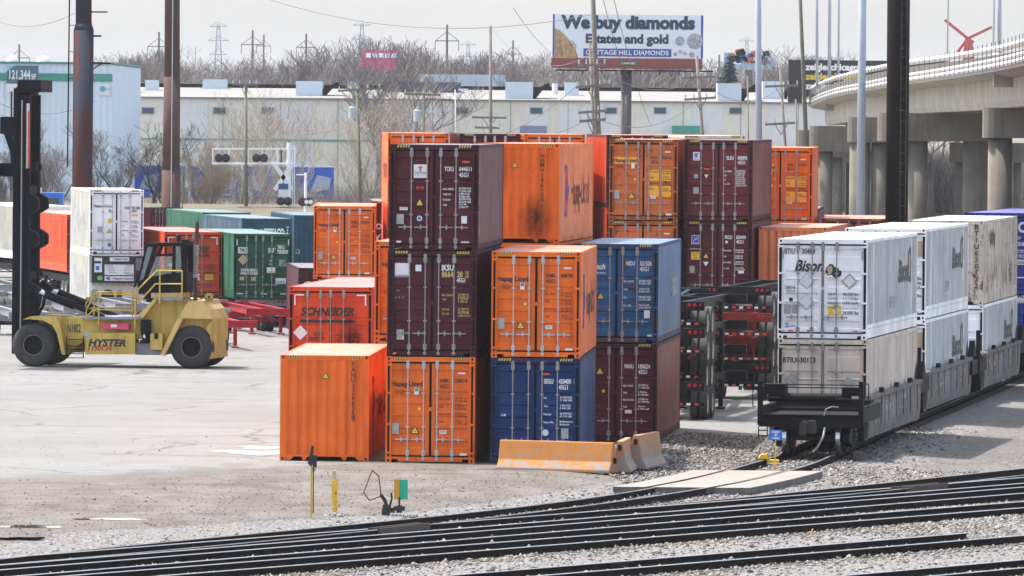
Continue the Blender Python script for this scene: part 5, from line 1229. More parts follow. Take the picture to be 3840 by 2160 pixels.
        b = MB(); b.box(-1.35, -.75, f + .3, f + 1.0, 1.7, 1.98); b.build('brake_box', [M['well_black']], t); b = MB(); b.box(.85, 1.35, f + .3, f + .9, 1.66, 1.9); b.build('brake_box', [M['well_black']], t)
        b = MB(); b.box(-1.45, 1.45, f - .05, f + .15, .78, .98); b.box(-.55, .55, f - .1, f + .3, .68, 1.04); b.build('end_sill', [M['well_black']], t)
        b = MB(); b.box(-.14, .14, f - .55, f, .72, .90); b.prism([(-.22, .62), (.20, .62), (.24, .80), (.20, .98), (.05, 1.0), (-.20, .94)], 'y', f - .78, f - .45); b.prism([(-.22, .60), (-.04, .58), (.0, .9), (-.12, 1.0), (-.22, .9)], 'y', f - .9, f - .7); b.build('coupler', [M['wheel_dark']], t)
        b = MB(); b.path([(.42, f - .15, .78), (.40, f - .3, .55), (.25, f - .35, .25), (.12, f - .35, .10)], .032, 7); b.build('air_hose', [M['s_grey']], t)
        b = MB(); b.path([(.4, f - .2, 1.12), (.45, f - .22, 1.30), (.62, f - .2, 1.38), (.8, f - .1, 1.36)], .016, 6); b.build('uncoupling_lever', [M['s_grey']], t)
        b = MB()
        for s in (-1, 1):
            for z in (.5, .66): b.box(min(s*1.2, s*1.48), max(s*1.2, s*1.48), f, f + .05, z, z + .03)
            b.path([(s * 1.47, f, .8), (s * 1.47, f, .42)], .016, 5); b.path([(s * 1.22, f, .8), (s * 1.22, f, .5)], .016, 5)
        b.build('stirrup', [M['well_black']], t)
    else:
        for s in (-1, 1): b = MB(); b.box(min(s*1.42, s*1.56), max(s*1.42, s*1.56), -front + 2.6, -front + 2.78, .7, 2.35); b.build('corner_post', [M['well_black']], t)
        b = MB()
        for s in (-1, 1):
            x0, x1 = sorted((s * 1.0, s * 1.55)); b.box(x0, x1, -2.2, -.4, 1.50, 1.53)
            for k in range(6): b.box(x0, x1, -2.2 + k * .3, -2.16 + k * .3, 1.53, 1.56)
        b.build('walkway', [M['s_grey']], t)
    if lead:
        for ch in t.children:
            if not ch.name.startswith(('side_sill', 'cross_bearer', 'container_guide', 'bulkhead')): ch.location.x += .27
    # stencils, patches and graffiti on the right sill
    b = MB(); x = 1.446; rr = random.Random(int(C0[1]))
    for i in range(34):
        y = rr.uniform(.4, L - 1.2); z = rr.uniform(.8, 1.22); w_ = rr.uniform(.06, .28); h_ = rr.uniform(.05, .16)
        b.quad((x, y, z), (x, y + w_, z), (x, y + w_, z + h_), (x, y, z + h_), rr.choice((0, 1, 1, 2)))
    for g0, n_, mm in ((5.0, 9, 1), (8.8, 7, 3)):
        for i in range(n_):
            y = g0 + i * .38; b.add([(x, y, .45), (x, y + .12, .45), (x, y + .22 + rr.uniform(-.1, .1), .85), (x, y + .10, 1.28), (x, y - .02, 1.25), (x, y + .08, .85)], [(0, 1, 2, 3, 4, 5)], mm)
    b.build('stencil', [M['s_tan'], M['graff1'], M['s_yellow'], M['graff2']], t)
    return t
def bison_side(c, sg, x, L, col2='t_gold', rust=False):
    b = MB(); f = 'right'; xw = x
    put_text(b, 'Bison', 9.9, 1.50, .62, 3.2, 0, xw, .045, .15, 'l', f)
    b.add([(xw, 13.2, 1.45), (xw, 14.0, 1.4), (xw, 14.5, 1.9), (xw, 14.2, 2.35), (xw, 13.7, 2.55), (xw, 13.0, 2.3)], [(0, 1, 2, 3, 4, 5)], 0)
    b.add([(xw + .002, 13.3, 1.6), (xw + .002, 13.7, 1.6), (xw + .002, 13.8, 2.2), (xw + .002, 13.4, 2.35)], [(0, 1, 2, 3)], 1)
    me = b.mesh('side_lettering', [M['t_black'], M[col2]]); clip_wave(me, L, .16, .10, .06); obj('side_lettering', me, c)
    b = MB(); put_text(b, '888', 7.2, .75, .36, 1.6, 0, xw, .0, 0, 'l', f); put_text(b, '53', 15.0, .5, .14, .35, 0, xw, .0, 0, 'l', f); put_text(b, '53', 2.6, .5, .14, .35, 0, xw, .0, 0, 'l', f)
    me = b.mesh('side_number', [M['s_grey']]); clip_wave(me, L, .16, .10); obj('side_number', me, c)
    b = MB()
    for i in range(34): y = .6 + i * .45; b.box(x + .008, x + .012, y, y + .13, .27, .33)
    b.build('rail_slot', [M['s_grey']], c)
HEAD = [('p', [(1.36, 1.96), (1.40, 2.08), (1.50, 2.18), (1.58, 2.17), (1.63, 2.10), (1.76, 2.05), (1.84, 1.96), (1.83, 1.86), (1.74, 1.80), (1.62, 1.76), (1.56, 1.82), (1.46, 1.80)], 't_black'),
        ('p', [(1.40, 2.02), (1.47, 2.12), (1.54, 2.13), (1.58, 2.08), (1.57, 1.94), (1.50, 1.86), (1.42, 1.88), (1.46, 1.95)], 's_tan'), ('o', 1.79, 2.02, .03, 'white'),
        ('p', [(1.34, 1.76), (1.44, 1.84), (1.56, 1.86), (1.66, 1.74), (1.56, 1.80), (1.44, 1.79)], 'white')]
bison = [('t', 'BTIU 6', .18, 2.46, .15, .42, 't_black', .01), ('t', '30489', .68, 2.46, .15, .38, 't_black', .01), ('t', 'Bison', .48, 1.97, .31, .84, 't_black', .03, .3)] + HEAD + \
    [('d', .83, 1.68, .235, 's_grey'), ('d', .83, 1.68, .215, 's_white'), ('d', 2.07, 1.68, .235, 's_grey'), ('d', 2.07, 1.68, .215, 's_tan') , ('d', 2.07, 1.68, .17, 's_white'), ('d', .83, 1.08, .235, 's_grey'), ('d', .83, 1.08, .215, 's_white'),
     ('t', 'DRIVE', .22, 1.45, .09, .29, 't_black', .02), ('t', 'WITH US', .24, 1.36, .06, .25, 't_black', .01), ('t', 'BISONDRIVING.COM', .23, 1.31, .025, .27, 't_black', .01), ('o', .38, 1.14, .06, 't_black'), ('o', .38, 1.14, .04, 's_white'),
     ('r', .18, .72, .20, .28, 's_grey'), ('r', .40, .74, .20, .26, 's_grey'), ('t', 'Z', .22, .34, .12, .10, 't_blue', .03), ('r', .30, .36, .22, .02, 't_blue'),
     ('t', 'GR.WT.:', 1.46, 1.27, .07, .30, 't_black', .01), ('t', '86,500 lbs', 1.90, 1.27, .08, .42, 't_black', .01), ('t', 'Tare WT.:', 1.46, 1.14, .07, .30, 't_black', .01), ('t', '11,110 lbs', 1.90, 1.14, .08, .42, 't_black', .01),
     ('t', 'CU.CAP.:', 1.46, 1.02, .07, .32, 't_black', .01), ('t', '3,937 cu.ft', 1.90, 1.02, .08, .42, 't_black', .01), ('r', 1.46, .70, .38, .26, 's_yellow'), ('p', [(1.62, .76), (1.72, .74), (1.80, .86), (1.74, .90), (1.60, .86)], 's_white'), ('t', 'CAUTION', 1.48, .90, .035, .22, 't_black', .01),
     ('t', 'Forklift Floor Rating', 1.88, .87, .045, .44, 't_black', 0), ('t', '24,000 lbs', 1.88, .72, .10, .46, 't_black', .01)] + \
    [('r', x, .225, .15, .035, 's_red') for x in (.30, .85, 1.62, 2.18)] + [('r', .15, 2.74, .32, .04, 's_grey'), ('r', 2.08, 2.74, .30, .04, 's_grey'), ('r', .12, 2.3, .04, .25, 's_grey'), ('r', 2.42, 2.3, .04, .25, 's_grey')]
bison_low = [('t', 'BTIU630133', .14, 2.22, .15, .95, 't_black', .02), ('d', .42, 1.72, .23, 's_grey'), ('d', 2.05, 1.62, .23, 's_grey')]
GB = 'containers double stacked on the train'
def tr(pxL, pxR, py, Y, yaw, z, col, lab, dec=None, end='door', **k):
    X = lay(pxL, pxR, py, Y, 0, 2.591) + .02
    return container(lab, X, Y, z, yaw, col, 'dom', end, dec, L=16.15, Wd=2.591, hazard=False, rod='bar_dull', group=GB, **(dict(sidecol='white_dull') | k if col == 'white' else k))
c1 = tr(2916, 3249, 1085, 242, 7.9, 3.11, 'white', 'front white container marked BTIU 630489, top of its stack', bison)
c2 = tr(2916, 3249, 1400, 242, 7.9, .21, 'cream', 'dirty cream container marked BTIU630133, bottom at the front of the train', bison_low)
bison_side(c1, 1, 2.591 - .008, 16.15)
v2 = [('r', 2.30, 2.0, .18, .5, 's_tan'), ('t', '85,500 lbs', 1.95, 1.27, .1, .5, 't_black'), ('t', '11,110 lbs', 1.95, 1.12, .1, .5, 't_black'), ('t', '3,937 cu.ft', 1.95, .98, .1, .5, 't_black'), ('t', '24,000 lbs', 1.95, .72, .1, .5, 't_black'), ('r', 2.2, .225, .15, .035, 's_red'), ('d', 2.07, 1.68, .2, 's_white')]
c3 = tr(3163, 3472, 1030, 266.5, 7.9, 3.11, 'white', 'second white container on the train with grey scuffs on its side', v2)
c4 = tr(3163, 3472, 1360, 266.5, 7.9, .21, 'white', 'white container at the bottom of the second train stack', v2[:1])
bison_side(c3, 1, 2.583, 16.15); bison_side(c4, 1, 2.583, 16.15)
c5 = tr(3403, 3685, 980, 288.6, 7.6, 3.11, 'rusty_white', 'rust stained white container with vertical number BTIU630122 on the train', [('v', 'BTIU630122', 2.36, 2.60, .17, .225, 't_black')], end='blank', roofcol='white')
c6 = tr(3403, 3685, 1270, 288.6, 7.6, .21, 'white', 'white container under the rust stained one', None)
bison_side(c6, 1, 2.583, 16.15); b = MB(); rr = random.Random(3)
for i in range(26):
    y = rr.uniform(3, 14.5); z = rr.uniform(.45, 1.0); h = rr.uniform(.2, .9); b.quad((2.585, y, z), (2.585, y + .09, z), (2.585, y + .06, z + h), (2.585, y + .02, z + h), 0)
for i in range(9):
    y = 3.2 + i * .28; z = 1.95 + rr.uniform(-.12, .1); b.quad((2.585, y, z), (2.585, y + .14, z), (2.585, y + .14, z + .55), (2.585, y, z + .5), 1)
b.build('peeling_patch', [plain('rust_patch', (.16, .06, .03), .8, 0, .5, 9), M['maroon']], c5)
blue_d = [('t', 'CANADIAN', .12, 2.15, .3, 2.3, 't_white', .03), ('t', 'FREIGHT', 1.55, 1.9, .1, .62, 't_white', .02, .2), ('t', '50808', 2.02, 1.66, .14, .5, 't_white'), ('r', 2.0, .95, .45, .2, 's_white'), ('t', '24,000 lbs', 2.02, .99, .09, .42, 't_black'), ('r', 1.9, .45, .5, .05, 's_white')] + weights('t_white', 1.58, 1.45, ('GROSS', 'TARE'), (('30 480 KG', '67 200 LB'), ('4 400 KG', '9 700 LB')), .18)
blue_d[0] = ('t', 'C', 2.03, 2.18, .36, .30, 't_white', .04)
c7 = tr(3612, 3871, 960, 314, 9.5, 3.11, 'deepblue', 'deep blue container with white C lettering, top of the fourth train stack', blue_d)
c8 = tr(3612, 3871, 1200, 314, 9.5, .21, 'deepblue', 'deep blue container marked EMDU 888, bottom of the fourth train stack', [('r', 1.9, 2.5, .6, .32, 's_white'), ('t', 'EMDU', 1.93, 2.62, .13, .5, 't_black'), ('t', '888', 2.0, 2.42, .13, .3, 't_white')])
c9 = container('deep blue container furthest along the train before the piers', 21.2, 336, 3.11, 12, 'deepblue', 'dom', 'door', None, L=16.15, Wd=2.591, hazard=False, group=GB)
c10 = container('deep blue lower container furthest along the train', 21.2, 336, .21, 12, 'deepblue', 'dom', 'door', None, L=16.15, Wd=2.591, hazard=False, group=GB)
def cc(c): 
    th = -c.rotation_euler.z; return (c.location.x + 1.295 * math.cos(th), c.location.y - 1.295 * math.sin(th))
well_car('black end of the first well car with coupler and wheels facing the crossing', (cc(c2)[0] - .09, cc(c2)[1] - .6), 7.9, 5.2, True)
for c, lb in ((c4, 'second well car with pale graffiti on its brown side'), (c6, 'third well car below the rust stained container'), (c8, 'fourth well car below the deep blue containers'), (c10, 'fifth well car, furthest along the train')):
    well_car(lb, (cc(c)[0] - .09, cc(c)[1] - .6), math.degrees(-c.rotation_euler.z), 6.6)
# ------------------------------------------------------------------ trackside things
# timber and concrete crossing panels laid between and beside the rails of the siding
m, n, l, p = mat('crossing_concrete'); v = _vec(n, l, (1, .4, 1), rnd=False)
a_ = _noise(n, l, 1.2, 6, .7, v); c_ = _mix(n, l, _ramp(n, l, a_.outputs[0], .35, .7).outputs[0], (.20, .172, .142), (.245, .215, .18)); f_ = _noise(n, l, 14, 4, .7, v)
l.new(_mix(n, l, _ramp(n, l, f_.outputs[0], .62, .75).outputs[0], c_, (.22, .18, .15)), p.inputs['Base Color']); p.inputs['Roughness'].default_value = .95; M['xing'] = m
M['xing_side'] = plain('panel_edge', (.11, .10, .09), .9, 0, .4, 5)
YA0, YA1 = 214.6, 225.2
XT = empty('level_crossing', 'pale concrete panels laid between and beside the rails of the siding', 'level crossing')
for (o0, o1) in ((-1.62, -.86), (-.68, .68), (.86, 1.70)):
    b = MB(); ys_ = np.linspace(YA0, YA1, 9); C = [(cAB(y), y) for y in ys_]; A = [(x + o0 / .95, y) for x, y in C]; B = [(x + o1 / .95, y) for x, y in C]
    n_ = len(A); vs = [(x, y, .004) for x, y in A] + [(x, y, .004) for x, y in B] + [(x, y, -.17) for x, y in A] + [(x, y, -.17) for x, y in B]
    fs = [(i, n_ + i, n_ + i + 1, i + 1) for i in range(n_ - 1)]; b.add(vs, fs, 0)
    fs = [(i, i + 1, 2 * n_ + i + 1, 2 * n_ + i) for i in range(n_ - 1)] + [(n_ + i, 3 * n_ + i, 3 * n_ + i + 1, n_ + i + 1) for i in range(n_ - 1)] + [(0, 2 * n_, 3 * n_, n_), (n_ - 1, 2 * n_ - 1, 4 * n_ - 1, 3 * n_ - 1)]
    b.f += fs; b.m += [1] * len(fs); b.build('concrete_slab', [M['xing'], M['xing_side']], XT)
# concrete barriers
m, n, l, p = mat('barrier_paint'); v = _vec(n, l, (1, 1, 1), rnd=True)
a_ = _noise(n, l, 2.2, 7, .72, v); g2 = _noise(n, l, 5, 7, .7, v); sepv = n.new('ShaderNodeSeparateXYZ'); tc = n.new('ShaderNodeTexCoord'); l.new(tc.outputs['Object'], sepv.inputs[0])
y_ = _mix(n, l, _ramp(n, l, a_.outputs[0], .3, .7).outputs[0], (.38, .145, .03), (.45, .185, .045))
s1 = n.new('ShaderNodeMath'); s1.operation = 'MULTIPLY_ADD'; s1.inputs[1].default_value = .24; s1.inputs[2].default_value = .475; l.new(sepv.outputs[2], s1.inputs[0])
s2 = n.new('ShaderNodeMath'); s2.operation = 'GREATER_THAN'; l.new(g2.outputs[0], s2.inputs[0]); l.new(s1.outputs[0], s2.inputs[1])
l.new(_mix(n, l, s2.outputs[0], y_, (.23, .21, .19)), p.inputs['Base Color']); p.inputs['Roughness'].default_value = .85; _bump(n, l, p, g2.outputs[0], .3, .01); M['barrier'] = m
m2 = m.copy(); M['barrier_worn'] = m2
for nd in m2.node_tree.nodes:
    if nd.type == 'MATH' and nd.operation == 'MULTIPLY_ADD': nd.inputs[2].default_value = .40
    if nd.type == 'MIX' and abs(nd.inputs[7].default_value[0] - .45) < .01: nd.inputs[6].default_value = (.34, .17, .08, 1); nd.inputs[7].default_value = (.45, .22, .10, 1)
def barrier(label, P0, P1, h, m_, hgt=.81):
    P0, P1 = Vector(P0), Vector(P1); L_ = (P1 - P0).length; t = empty('concrete_barrier', label, 'barrier', (P0.x, P0.y, -.03), math.atan2(P1.y - P0.y, P1.x - P0.x), 'concrete barriers before the containers')
    pr = [(-.30, 0), (-.30, .08), (-.16, .30), (-.08, hgt), (.08, hgt), (.16, .30), (.30, .08), (.30, 0)]
    b = MB(); b.prism(pr, 'x', 0, L_); me_ = b.mesh('wall_section', [M[m_]]); o = obj('wall_section', me_, t); bv = o.modifiers.new('b', 'BEVEL'); bv.width = .018; bv.segments = 2
    b = MB(); b.tube((-.04, 0, hgt - .25), (-.04, 0, hgt - .10), .05, n=8); b.tube((L_ + .03, 0, .25), (L_ + .03, 0, .4), .05, n=8); b.build('loop_bar', [M['rail_side']], t)
q0, q1 = GP(1878, 1758), GP(2302, 1770)
barrier('long orange painted concrete barrier facing the camera', (q0.x, q0.y), (q1.x, q1.y), 0, 'barrier')
barrier('short looking worn barrier turned away, in the middle of the three', (q1.x + .16, q1.y + .3), (q1.x + .42, q1.y + 3.1), 0, 'barrier_worn', .84)
barrier('dirty brown barrier turned away at the right end of the three', (q1.x + .62, q1.y + 2.5), (q1.x + 1.22, q1.y + 5.3), 0, 'barrier_worn', .92)
# yellow posts
a = GP(1170, 1945, -.1); t = empty('marker_post', 'tall thin yellow post with two black signs seen edge on', 'post', tuple(a), 0, 'yellow posts by the tracks')
b = MB(); b.box(-.045, .0, -.03, .03, -.3, 1.23); b.build('post', [plain('post_yellow', (.62, .40, .015), .5)], t)
b = MB(); b.box(.012, .035, -.06, .05, .12, 1.22); b.build('back_strip', [plain('brown_strip', (.05, .02, .015), .7)], t)
b = MB(); b.prism([(-.115, 1.30), (-.02, 1.22), (.0, 1.30), (.03, 1.72), (-.03, 1.74)], 'y', -.02, .03); b.prism([(.0, 1.22), (.10, 1.20), (.10, 1.5), (.0, 1.5)], 'y', .02, .05); b.build('sign_plate', [M['black']], t)
b = MB(); b.prism([(.0, 1.10), (.08, 1.13), (.07, 1.22), (.0, 1.22)], 'y', .0, .02); b.build('bracket', [M['steel']], t)
a = GP(1256, 1927, -.08); t = empty('marker_post', 'short thick yellow plastic post with a worn white top', 'post', tuple(a), 0, 'yellow posts by the tracks')
yl = M['post_y'] = plain('post_sleeve_yellow', (.68, .42, .015), .55, 0, .2, 4)
b = MB(); b.prism([(-.055, 0), (.055, 0), (.045, .85), (-.06, .85)], 'y', -.05, .05); b.build('post', [yl], t)
b = MB(); b.prism([(-.085, .30), (.05, .28), (.045, .78), (-.08, .80)], 'y', -.07, .07); b.build('sleeve', [yl], t)
b = MB(); b.prism([(-.075, .85), (.018, .85), (.015, 1.03), (-.07, 1.03)], 'y', -.045, .045); b.build('top', [plain('worn_top', (.42, .36, .27), .7, 0, .4, 14)], t)
b = MB(); b.path([(.05, -.06, .78), (.08, -.06, .55), (.14, -.06, .33)], .008, 5); b.build('strap', [yl], t); b = MB(); b.box(.0, .035, -.08, -.075, .46, .53); b.build('red_tag', [M['s_red']], t)
rk = np.array([(a.x + random.uniform(-.25, .25), a.y + random.uniform(-1.2, .3), -.12 + random.uniform(0, .05)) for i in range(40)]); rocks('stone_pile', 'pale stones heaped at the foot of the short yellow post', rk, .06, [ST[2], ST[0]], 4)
# switch stand
a = GP(1450, 1930, -.12); t = empty('switch_stand', 'black railway switch stand with long bent lever and green and orange target', 'switch stand', tuple(a))
b = MB(); b.box(-.12, .20, -.15, .15, -.05, .08); b.box(-.10, .10, -.12, .12, .08, .24); b.tube((-.12, 0, .10), (.28, 0, .14), .04); b.tube((.30, 0, .0), (.30, 0, .22), .07); b.box(.16, .44, -.1, .1, .10, .20); b.build('base', [M['black']], t)
b = MB(); b.path([(.0, -.05, .10), (-.03, -.05, .32), (-.15, -.05, .48)], .045, 7); b.path([(.05, .0, .1), (.12, 0, .40), (.10, 0, .52)], .03, 6); b.build('lever_socket', [M['black']], t)
b = MB(); b.path([(-.14, -.05, .46), (-.20, -.05, .92), (-.36, -.05, 1.06), (-.56, -.05, .52), (-.42, -.05, .34), (-.14, -.05, .44)], .018, 6); b.build('lever', [plain('rusty_lever', (.16, .07, .03), .7, .2)], t)
b = MB(); b.tube((.30, 0, .2), (.30, 0, .42), .025); b.build('spindle', [M['black']], t)
b = MB(); b.box(.30, .50, .01, .025, .36, .84); b.build('green_target', [plain('target_green', (.0, .36, .24), .5)], t)
b = MB(); b.prism([(.17, .36), (.30, .36), (.30, .85), (.17, .85)], 'y', -.012, .01); b.build('orange_target', [plain('target_orange', (.55, .25, .01), .5)], t)
b = MB(); put_text(b, 'DR04 620A', .12, -.10, .11, .66, 0, -.22, .01); b.build('lettering', [M['t_black']], t); b = MB(); b.box(.08, .42, -.215, -.20, -.12, .05); b.build('number_board', [M['s_white']], t)
# blue crew sign with derail
a = GP(2908, 1762, -.1); t = empty('crew_sign', 'blue CREW AT WORK sign on a thin yellow post between the siding rails', 'sign', tuple(a))
b = MB(); b.path([(-.03, 0, 0), (0, 0, .5), (.0, 0, 1.05)], .016, 6); b.box(-.06, .02, -.03, .03, -.02, .14); b.build('post', [yl], t)
b = MB(); b.box(-.18, .18, -.012, .0, .80, 1.09); o = b.build('sign_plate', [plain('sign_blue', (.015, .13, .48), .4)], t)
b = MB(); put_text(b, 'CREW', -.11, 1.0, .055, .22, 0, -.014, .03); put_text(b, 'AT', -.045, .92, .055, .10, 0, -.014, .03); put_text(b, 'WORK', -.115, .835, .055, .23, 0, -.014, .03); b.build('lettering', [M['t_white']], t)
a = GP(2868, 1722, .0); t = empty('derail', 'yellow derail block clamped on the left siding rail beside the crew sign', 'derail', tuple(a))
b = MB(); b.prism([(-.18, .02), (.12, .02), (.05, .14), (-.10, .14)], 'y', -.25, .25); b.box(.05, .40, -.15, .25, -.16, -.02); b.build('shoe', [yl], t); b = MB(); b.box(.10, .45, -.5, -.3, -.17, -.10); b.build('base_plate', [M['s_grey']], t)
a = GP(3200, 1722, -.15); b = MB(); b.box(0, .32, 0, 1.2, 0, .17); o = b.build('concrete_block', [M['concrete']]); o.location = a; tag(o, 'small concrete block beside the right siding rail before the train', 'block')
a = GP(3000, 2040, -.1)
a = GP(3045, 1985, -.03); b = MB(); b.bar((a.x - .02, a.y - .05, -.15), (a.x + .02, a.y - .05, -.02), .07, .03); tag(b.build('rail_marker', [yl]), 'yellow paint mark plate on the side of a rail in the third track', 'marker')
# ------------------------------------------------------------------ masts and poles
M['rust_mast'] = None
m, n, l, p = mat('mast_rust_blue'); v = _vec(n, l, (1, 1, .45)); t1 = _noise(n, l, 1.4, 7, .7, v); t2 = _noise(n, l, .35, 4, .6, v)
mm = n.new('ShaderNodeMath'); mm.operation = 'ADD'; l.new(t1.outputs[0], mm.inputs[0]); l.new(t2.outputs[0], mm.inputs[1])
l.new(_mix(n, l, _ramp(n, l, mm.outputs[0], .93, 1.02).outputs[0], (.034, .038, .052), (.068, .026, .021)), p.inputs['Base Color']); p.inputs['Roughness'].default_value = .85; p.inputs['Specular IOR Level'].default_value = .12; M['rust_mast'] = m
M['brown_mast'] = plain('mast_brown', (.095, .054, .044), .85, 0, .15, 1.5, .12); M['dark_mast'] = plain('mast_dark', (.011, .008, .007), .8, 0, .3, 1.5, .1)
M['grey_pole'] = plain('grey_steel_pole', (.33, .36, .41), .5, .2, .08, 1); M['wood'] = plain('weathered_wood', (.17, .145, .12), .9, 0, .25, 2); M['wood_green'] = plain('treated_wood', (.13, .13, .095), .9, 0, .25, 2)
M['porcelain'] = plain('transformer_grey', (.40, .43, .45), .5); M['wire'] = plain('power_wire', (.08, .08, .08), .6)
def vpole(name, label, cat, x0, y0, x1, y1, Y, w0, w1, m_, group=None, top_out=True):
    """pole from photo (x0,y0) top to (x1,y1) lower point, continued to the ground; widths in px"""
    A, B = AT(x0, y0, Y), AT(x1, y1, Y); d = (B - A) / (A.z - B.z); foot = A + d * A.z
    if top_out: A = A - d * 9
    t = empty(name, label, cat, (foot.x, foot.y, 0), 0, group); r0, r1 = w0 / 2 * Y / F, w1 / 2 * Y / F
    b = MB(); b.tube((A.x - foot.x, 0, A.z), (0, 0, -.5), r0, r1, 14); b.build('shaft', [M[m_]], t, True); return t, foot, A
# rusty mast with a sleeve and ladder
Y = 425; K = Y / 305; A, B = AT(310, -60, Y), AT(308, 690, Y)
t = empty('lighting_mast', 'thick rusty steel mast with a ladder, behind the white reefer stack', 'mast', (B.x, Y, 0), 0)
b = MB(); zb = AT(306, 110, Y).z; b.tube((A.x - B.x, 0, A.z + 8), (.02, 0, zb), .295 * K, n=18); b.tube((.02, 0, zb), (.02, 0, zb - .35), .36, .30, 18) if False else b.tube((.02, 0, zb + .3), (.02, 0, zb - .05), .30 * K, .37 * K, 18); b.tube((.02, 0, zb - .05), (0, 0, -.3), .37 * K, .375 * K, 18); b.build('shaft', [M['rust_mast']], t, True)
b = MB(); lx = -.50 * K; b.bar((lx + .03, -.1, A.z + 8), (lx - .05, -.1, AT(250, 625, Y).z), .07, .07)
for i in range(9): z = A.z + 6 - i * 1.35; b.bar((lx, -.1, z), (-.30 * K, -.05, z), .035)
b.build('ladder_rail', [M['dark_mast']], t)
b = MB(); z = AT(345, 45, Y).z; b.bar((.25 * K, 0, z), (.88 * K, 0, z), .07); z = AT(345, 135, Y).z; b.bar((.3 * K, 0, z), (.66 * K, 0, z), .09); b.bar((.32 * K, 0, AT(350, 262, Y).z), (.72 * K, 0, AT(380, 236, Y).z), .06); b.bar((.3 * K, 0, AT(395, 236, Y).z), (1.0 * K, 0, AT(395, 238, Y).z), .09); b.build('side_arm', [M['dark_mast']], t)
# brown mast
Y = 520; A, B = AT(644, -60, Y), AT(641, 720, Y)
t = empty('lighting_mast', 'smooth brown steel mast standing behind the maroon and green containers', 'mast', (B.x, Y, 0), 0)
b = MB(); w = Y / F; zs = AT(643, 288, Y).z; z2 = AT(641, 638, Y).z; b.tube((A.x - B.x, 0, A.z + 8), (.02, 0, zs), 27 * w, 29 * w, 20); b.tube((.02, 0, zs), (0, 0, z2), 30.5 * w, 33 * w, 20); b.tube((0, 0, z2), (0, 0, -.3), 34.5 * w, 37 * w, 20); b.build('shaft', [M['brown_mast']], t, True)
b = MB(); b.path([(.05, -.50, A.z + 8), (.04, -.55, 6), (.04, -.63, 0)], .035, 6); b.build('conduit', [M['steel']], t)
# black mast
Y = 300; A, B = AT(3366, -60, Y), AT(3363, 820, Y)
t = empty('lighting_mast', 'thick black mast with a caged ladder in front of the curved overpass', 'mast', (B.x, Y, 0), 0)
b = MB(); w = Y / F; b.tube((A.x - B.x, 0, A.z + 8), (0, 0, -.3), 40 * w, 42 * w, 20); b.build('shaft', [M['dark_mast']], t, True)
b = MB()
for x in (.08, .28): b.bar((x, -.42, A.z + 8), (x, -.42, 0), .035)
for i in range(60): b.bar((.08, -.42, .3 + i * .38), (.28, -.42, .3 + i * .38), .02)
b.path([(.37, -.2, A.z + 8), (.37, -.2, 0)], .02, 5)
for i in range(10): b.bar((0, -.36, 1 + i * 2.2), (.18, -.42, 1 + i * 2.2), .05)
b.build('caged_ladder', [M['wheel_dark']], t)
GPOLE = 'grey steel light poles'
vpole('light_pole', 'thick pale grey light pole rising beside the black mast', 'light pole', 3234, 0, 3227, 800, 400, 25, 36, 'grey_pole', GPOLE)
vpole('light_pole', 'pale grey light pole behind the maroon containers, right of the billboard', 'light pole', 2843, 0, 2846, 520, 480, 20, 27, 'grey_pole', GPOLE)
# ------------------------------------------------------------------ wooden poles with arms, insulators and transformers
GW = 'wooden utility poles'
def upole(label, x0, y0, x1, y1, Y, w0, w1, arms=(), tr=(), m_='wood', out=False, wires=()):
    t, foot, A = vpole('utility_pole', label, 'utility pole', x0, y0, x1, y1, Y, w0, w1, m_, GW, out)
    for (ax0, ay0, ax1, ay1) in arms:
        a, c = AT(ax0, ay0, Y), AT(ax1, ay1, Y); a -= foot; c -= foot; a.y = c.y = -.25
        b = MB(); b.bar(a, c, .12, .14); 
        mid = (a + c) / 2; b.bar((a * .7 + c * .3), mid - Vector((0, 0, .7)), .05); b.bar((a * .3 + c * .7), mid - Vector((0, 0, .7)), .05)
        b.build('crossarm', [M[m_]], t)
        b = MB()
        for f in (.03, .3, .7, .97): q = a * (1 - f) + c * f; b.tube(q, q + Vector((0, 0, .32)), .06, .04, 6)
        b.build('insulator', [M['porcelain']], t)
    for (tx, ty, h) in tr:
        c = AT(tx, ty, Y) - foot; b = MB(); b.lathe([(.001, -h/2), (.26, -h/2), (.27, h/2), (.10, h/2 + .12), (.001, h/2 + .12)], (c.x, -.3, c.z), 'z', 14); b.tube((c.x, -.3, c.z + h/2), (c.x, -.3, c.z + h/2 + .35), .05); b.bar((c.x, -.3, c.z), (0, -.1, c.z), .08); b.build('transformer', [M['porcelain']], t)
    return t, foot
upole('leaning wooden pole crossing in front of the billboard', 2224, 0, 2244, 490, 440, 13, 27, [(2168, 245, 2270, 243), (2160, 328, 2288, 318), (2168, 423, 2275, 415), (2172, 455, 2272, 448)], (), 'wood', True)
upole('shorter wooden stub lashed to the pole in front of the billboard', 2212, 160, 2226, 490, 441, 11, 13)
upole('wooden pole with two crossarms under the right end of the billboard', 2612, 210, 2634, 495, 520, 11, 17, [(2558, 292, 2680, 288), (2566, 374, 2685, 366)])
upole('tall wooden pole rising above the warehouse roof, left of the billboard', 1839, 96, 1840, 490, 560, 11, 17, [(1770, 440, 1900, 442), (1780, 478, 1875, 480)])
upole('greenish wooden pole with a transformer among the bare trees', 1340, 325, 1350, 720, 590, 12, 15, [(1268, 341, 1428, 331)], [(1322, 425, .75)], 'wood_green')
upole('wooden pole with a transformer just left of the container stacks', 1590, 340, 1588, 490, 590, 10, 12, [(1516, 352, 1652, 356)], [(1565, 436, .75)], 'wood_green')
upole('greenish wooden pole beside the crossing signal arm', 922, 312, 923, 740, 600, 11, 17, [(872, 316, 965, 318)], (), 'wood_green')
upole('thin dark wooden pole at the right end of the warehouse', 2924, 245, 2945, 545, 520, 9, 14, [(2868, 325, 2992, 320), (2868, 467, 2990, 460)])
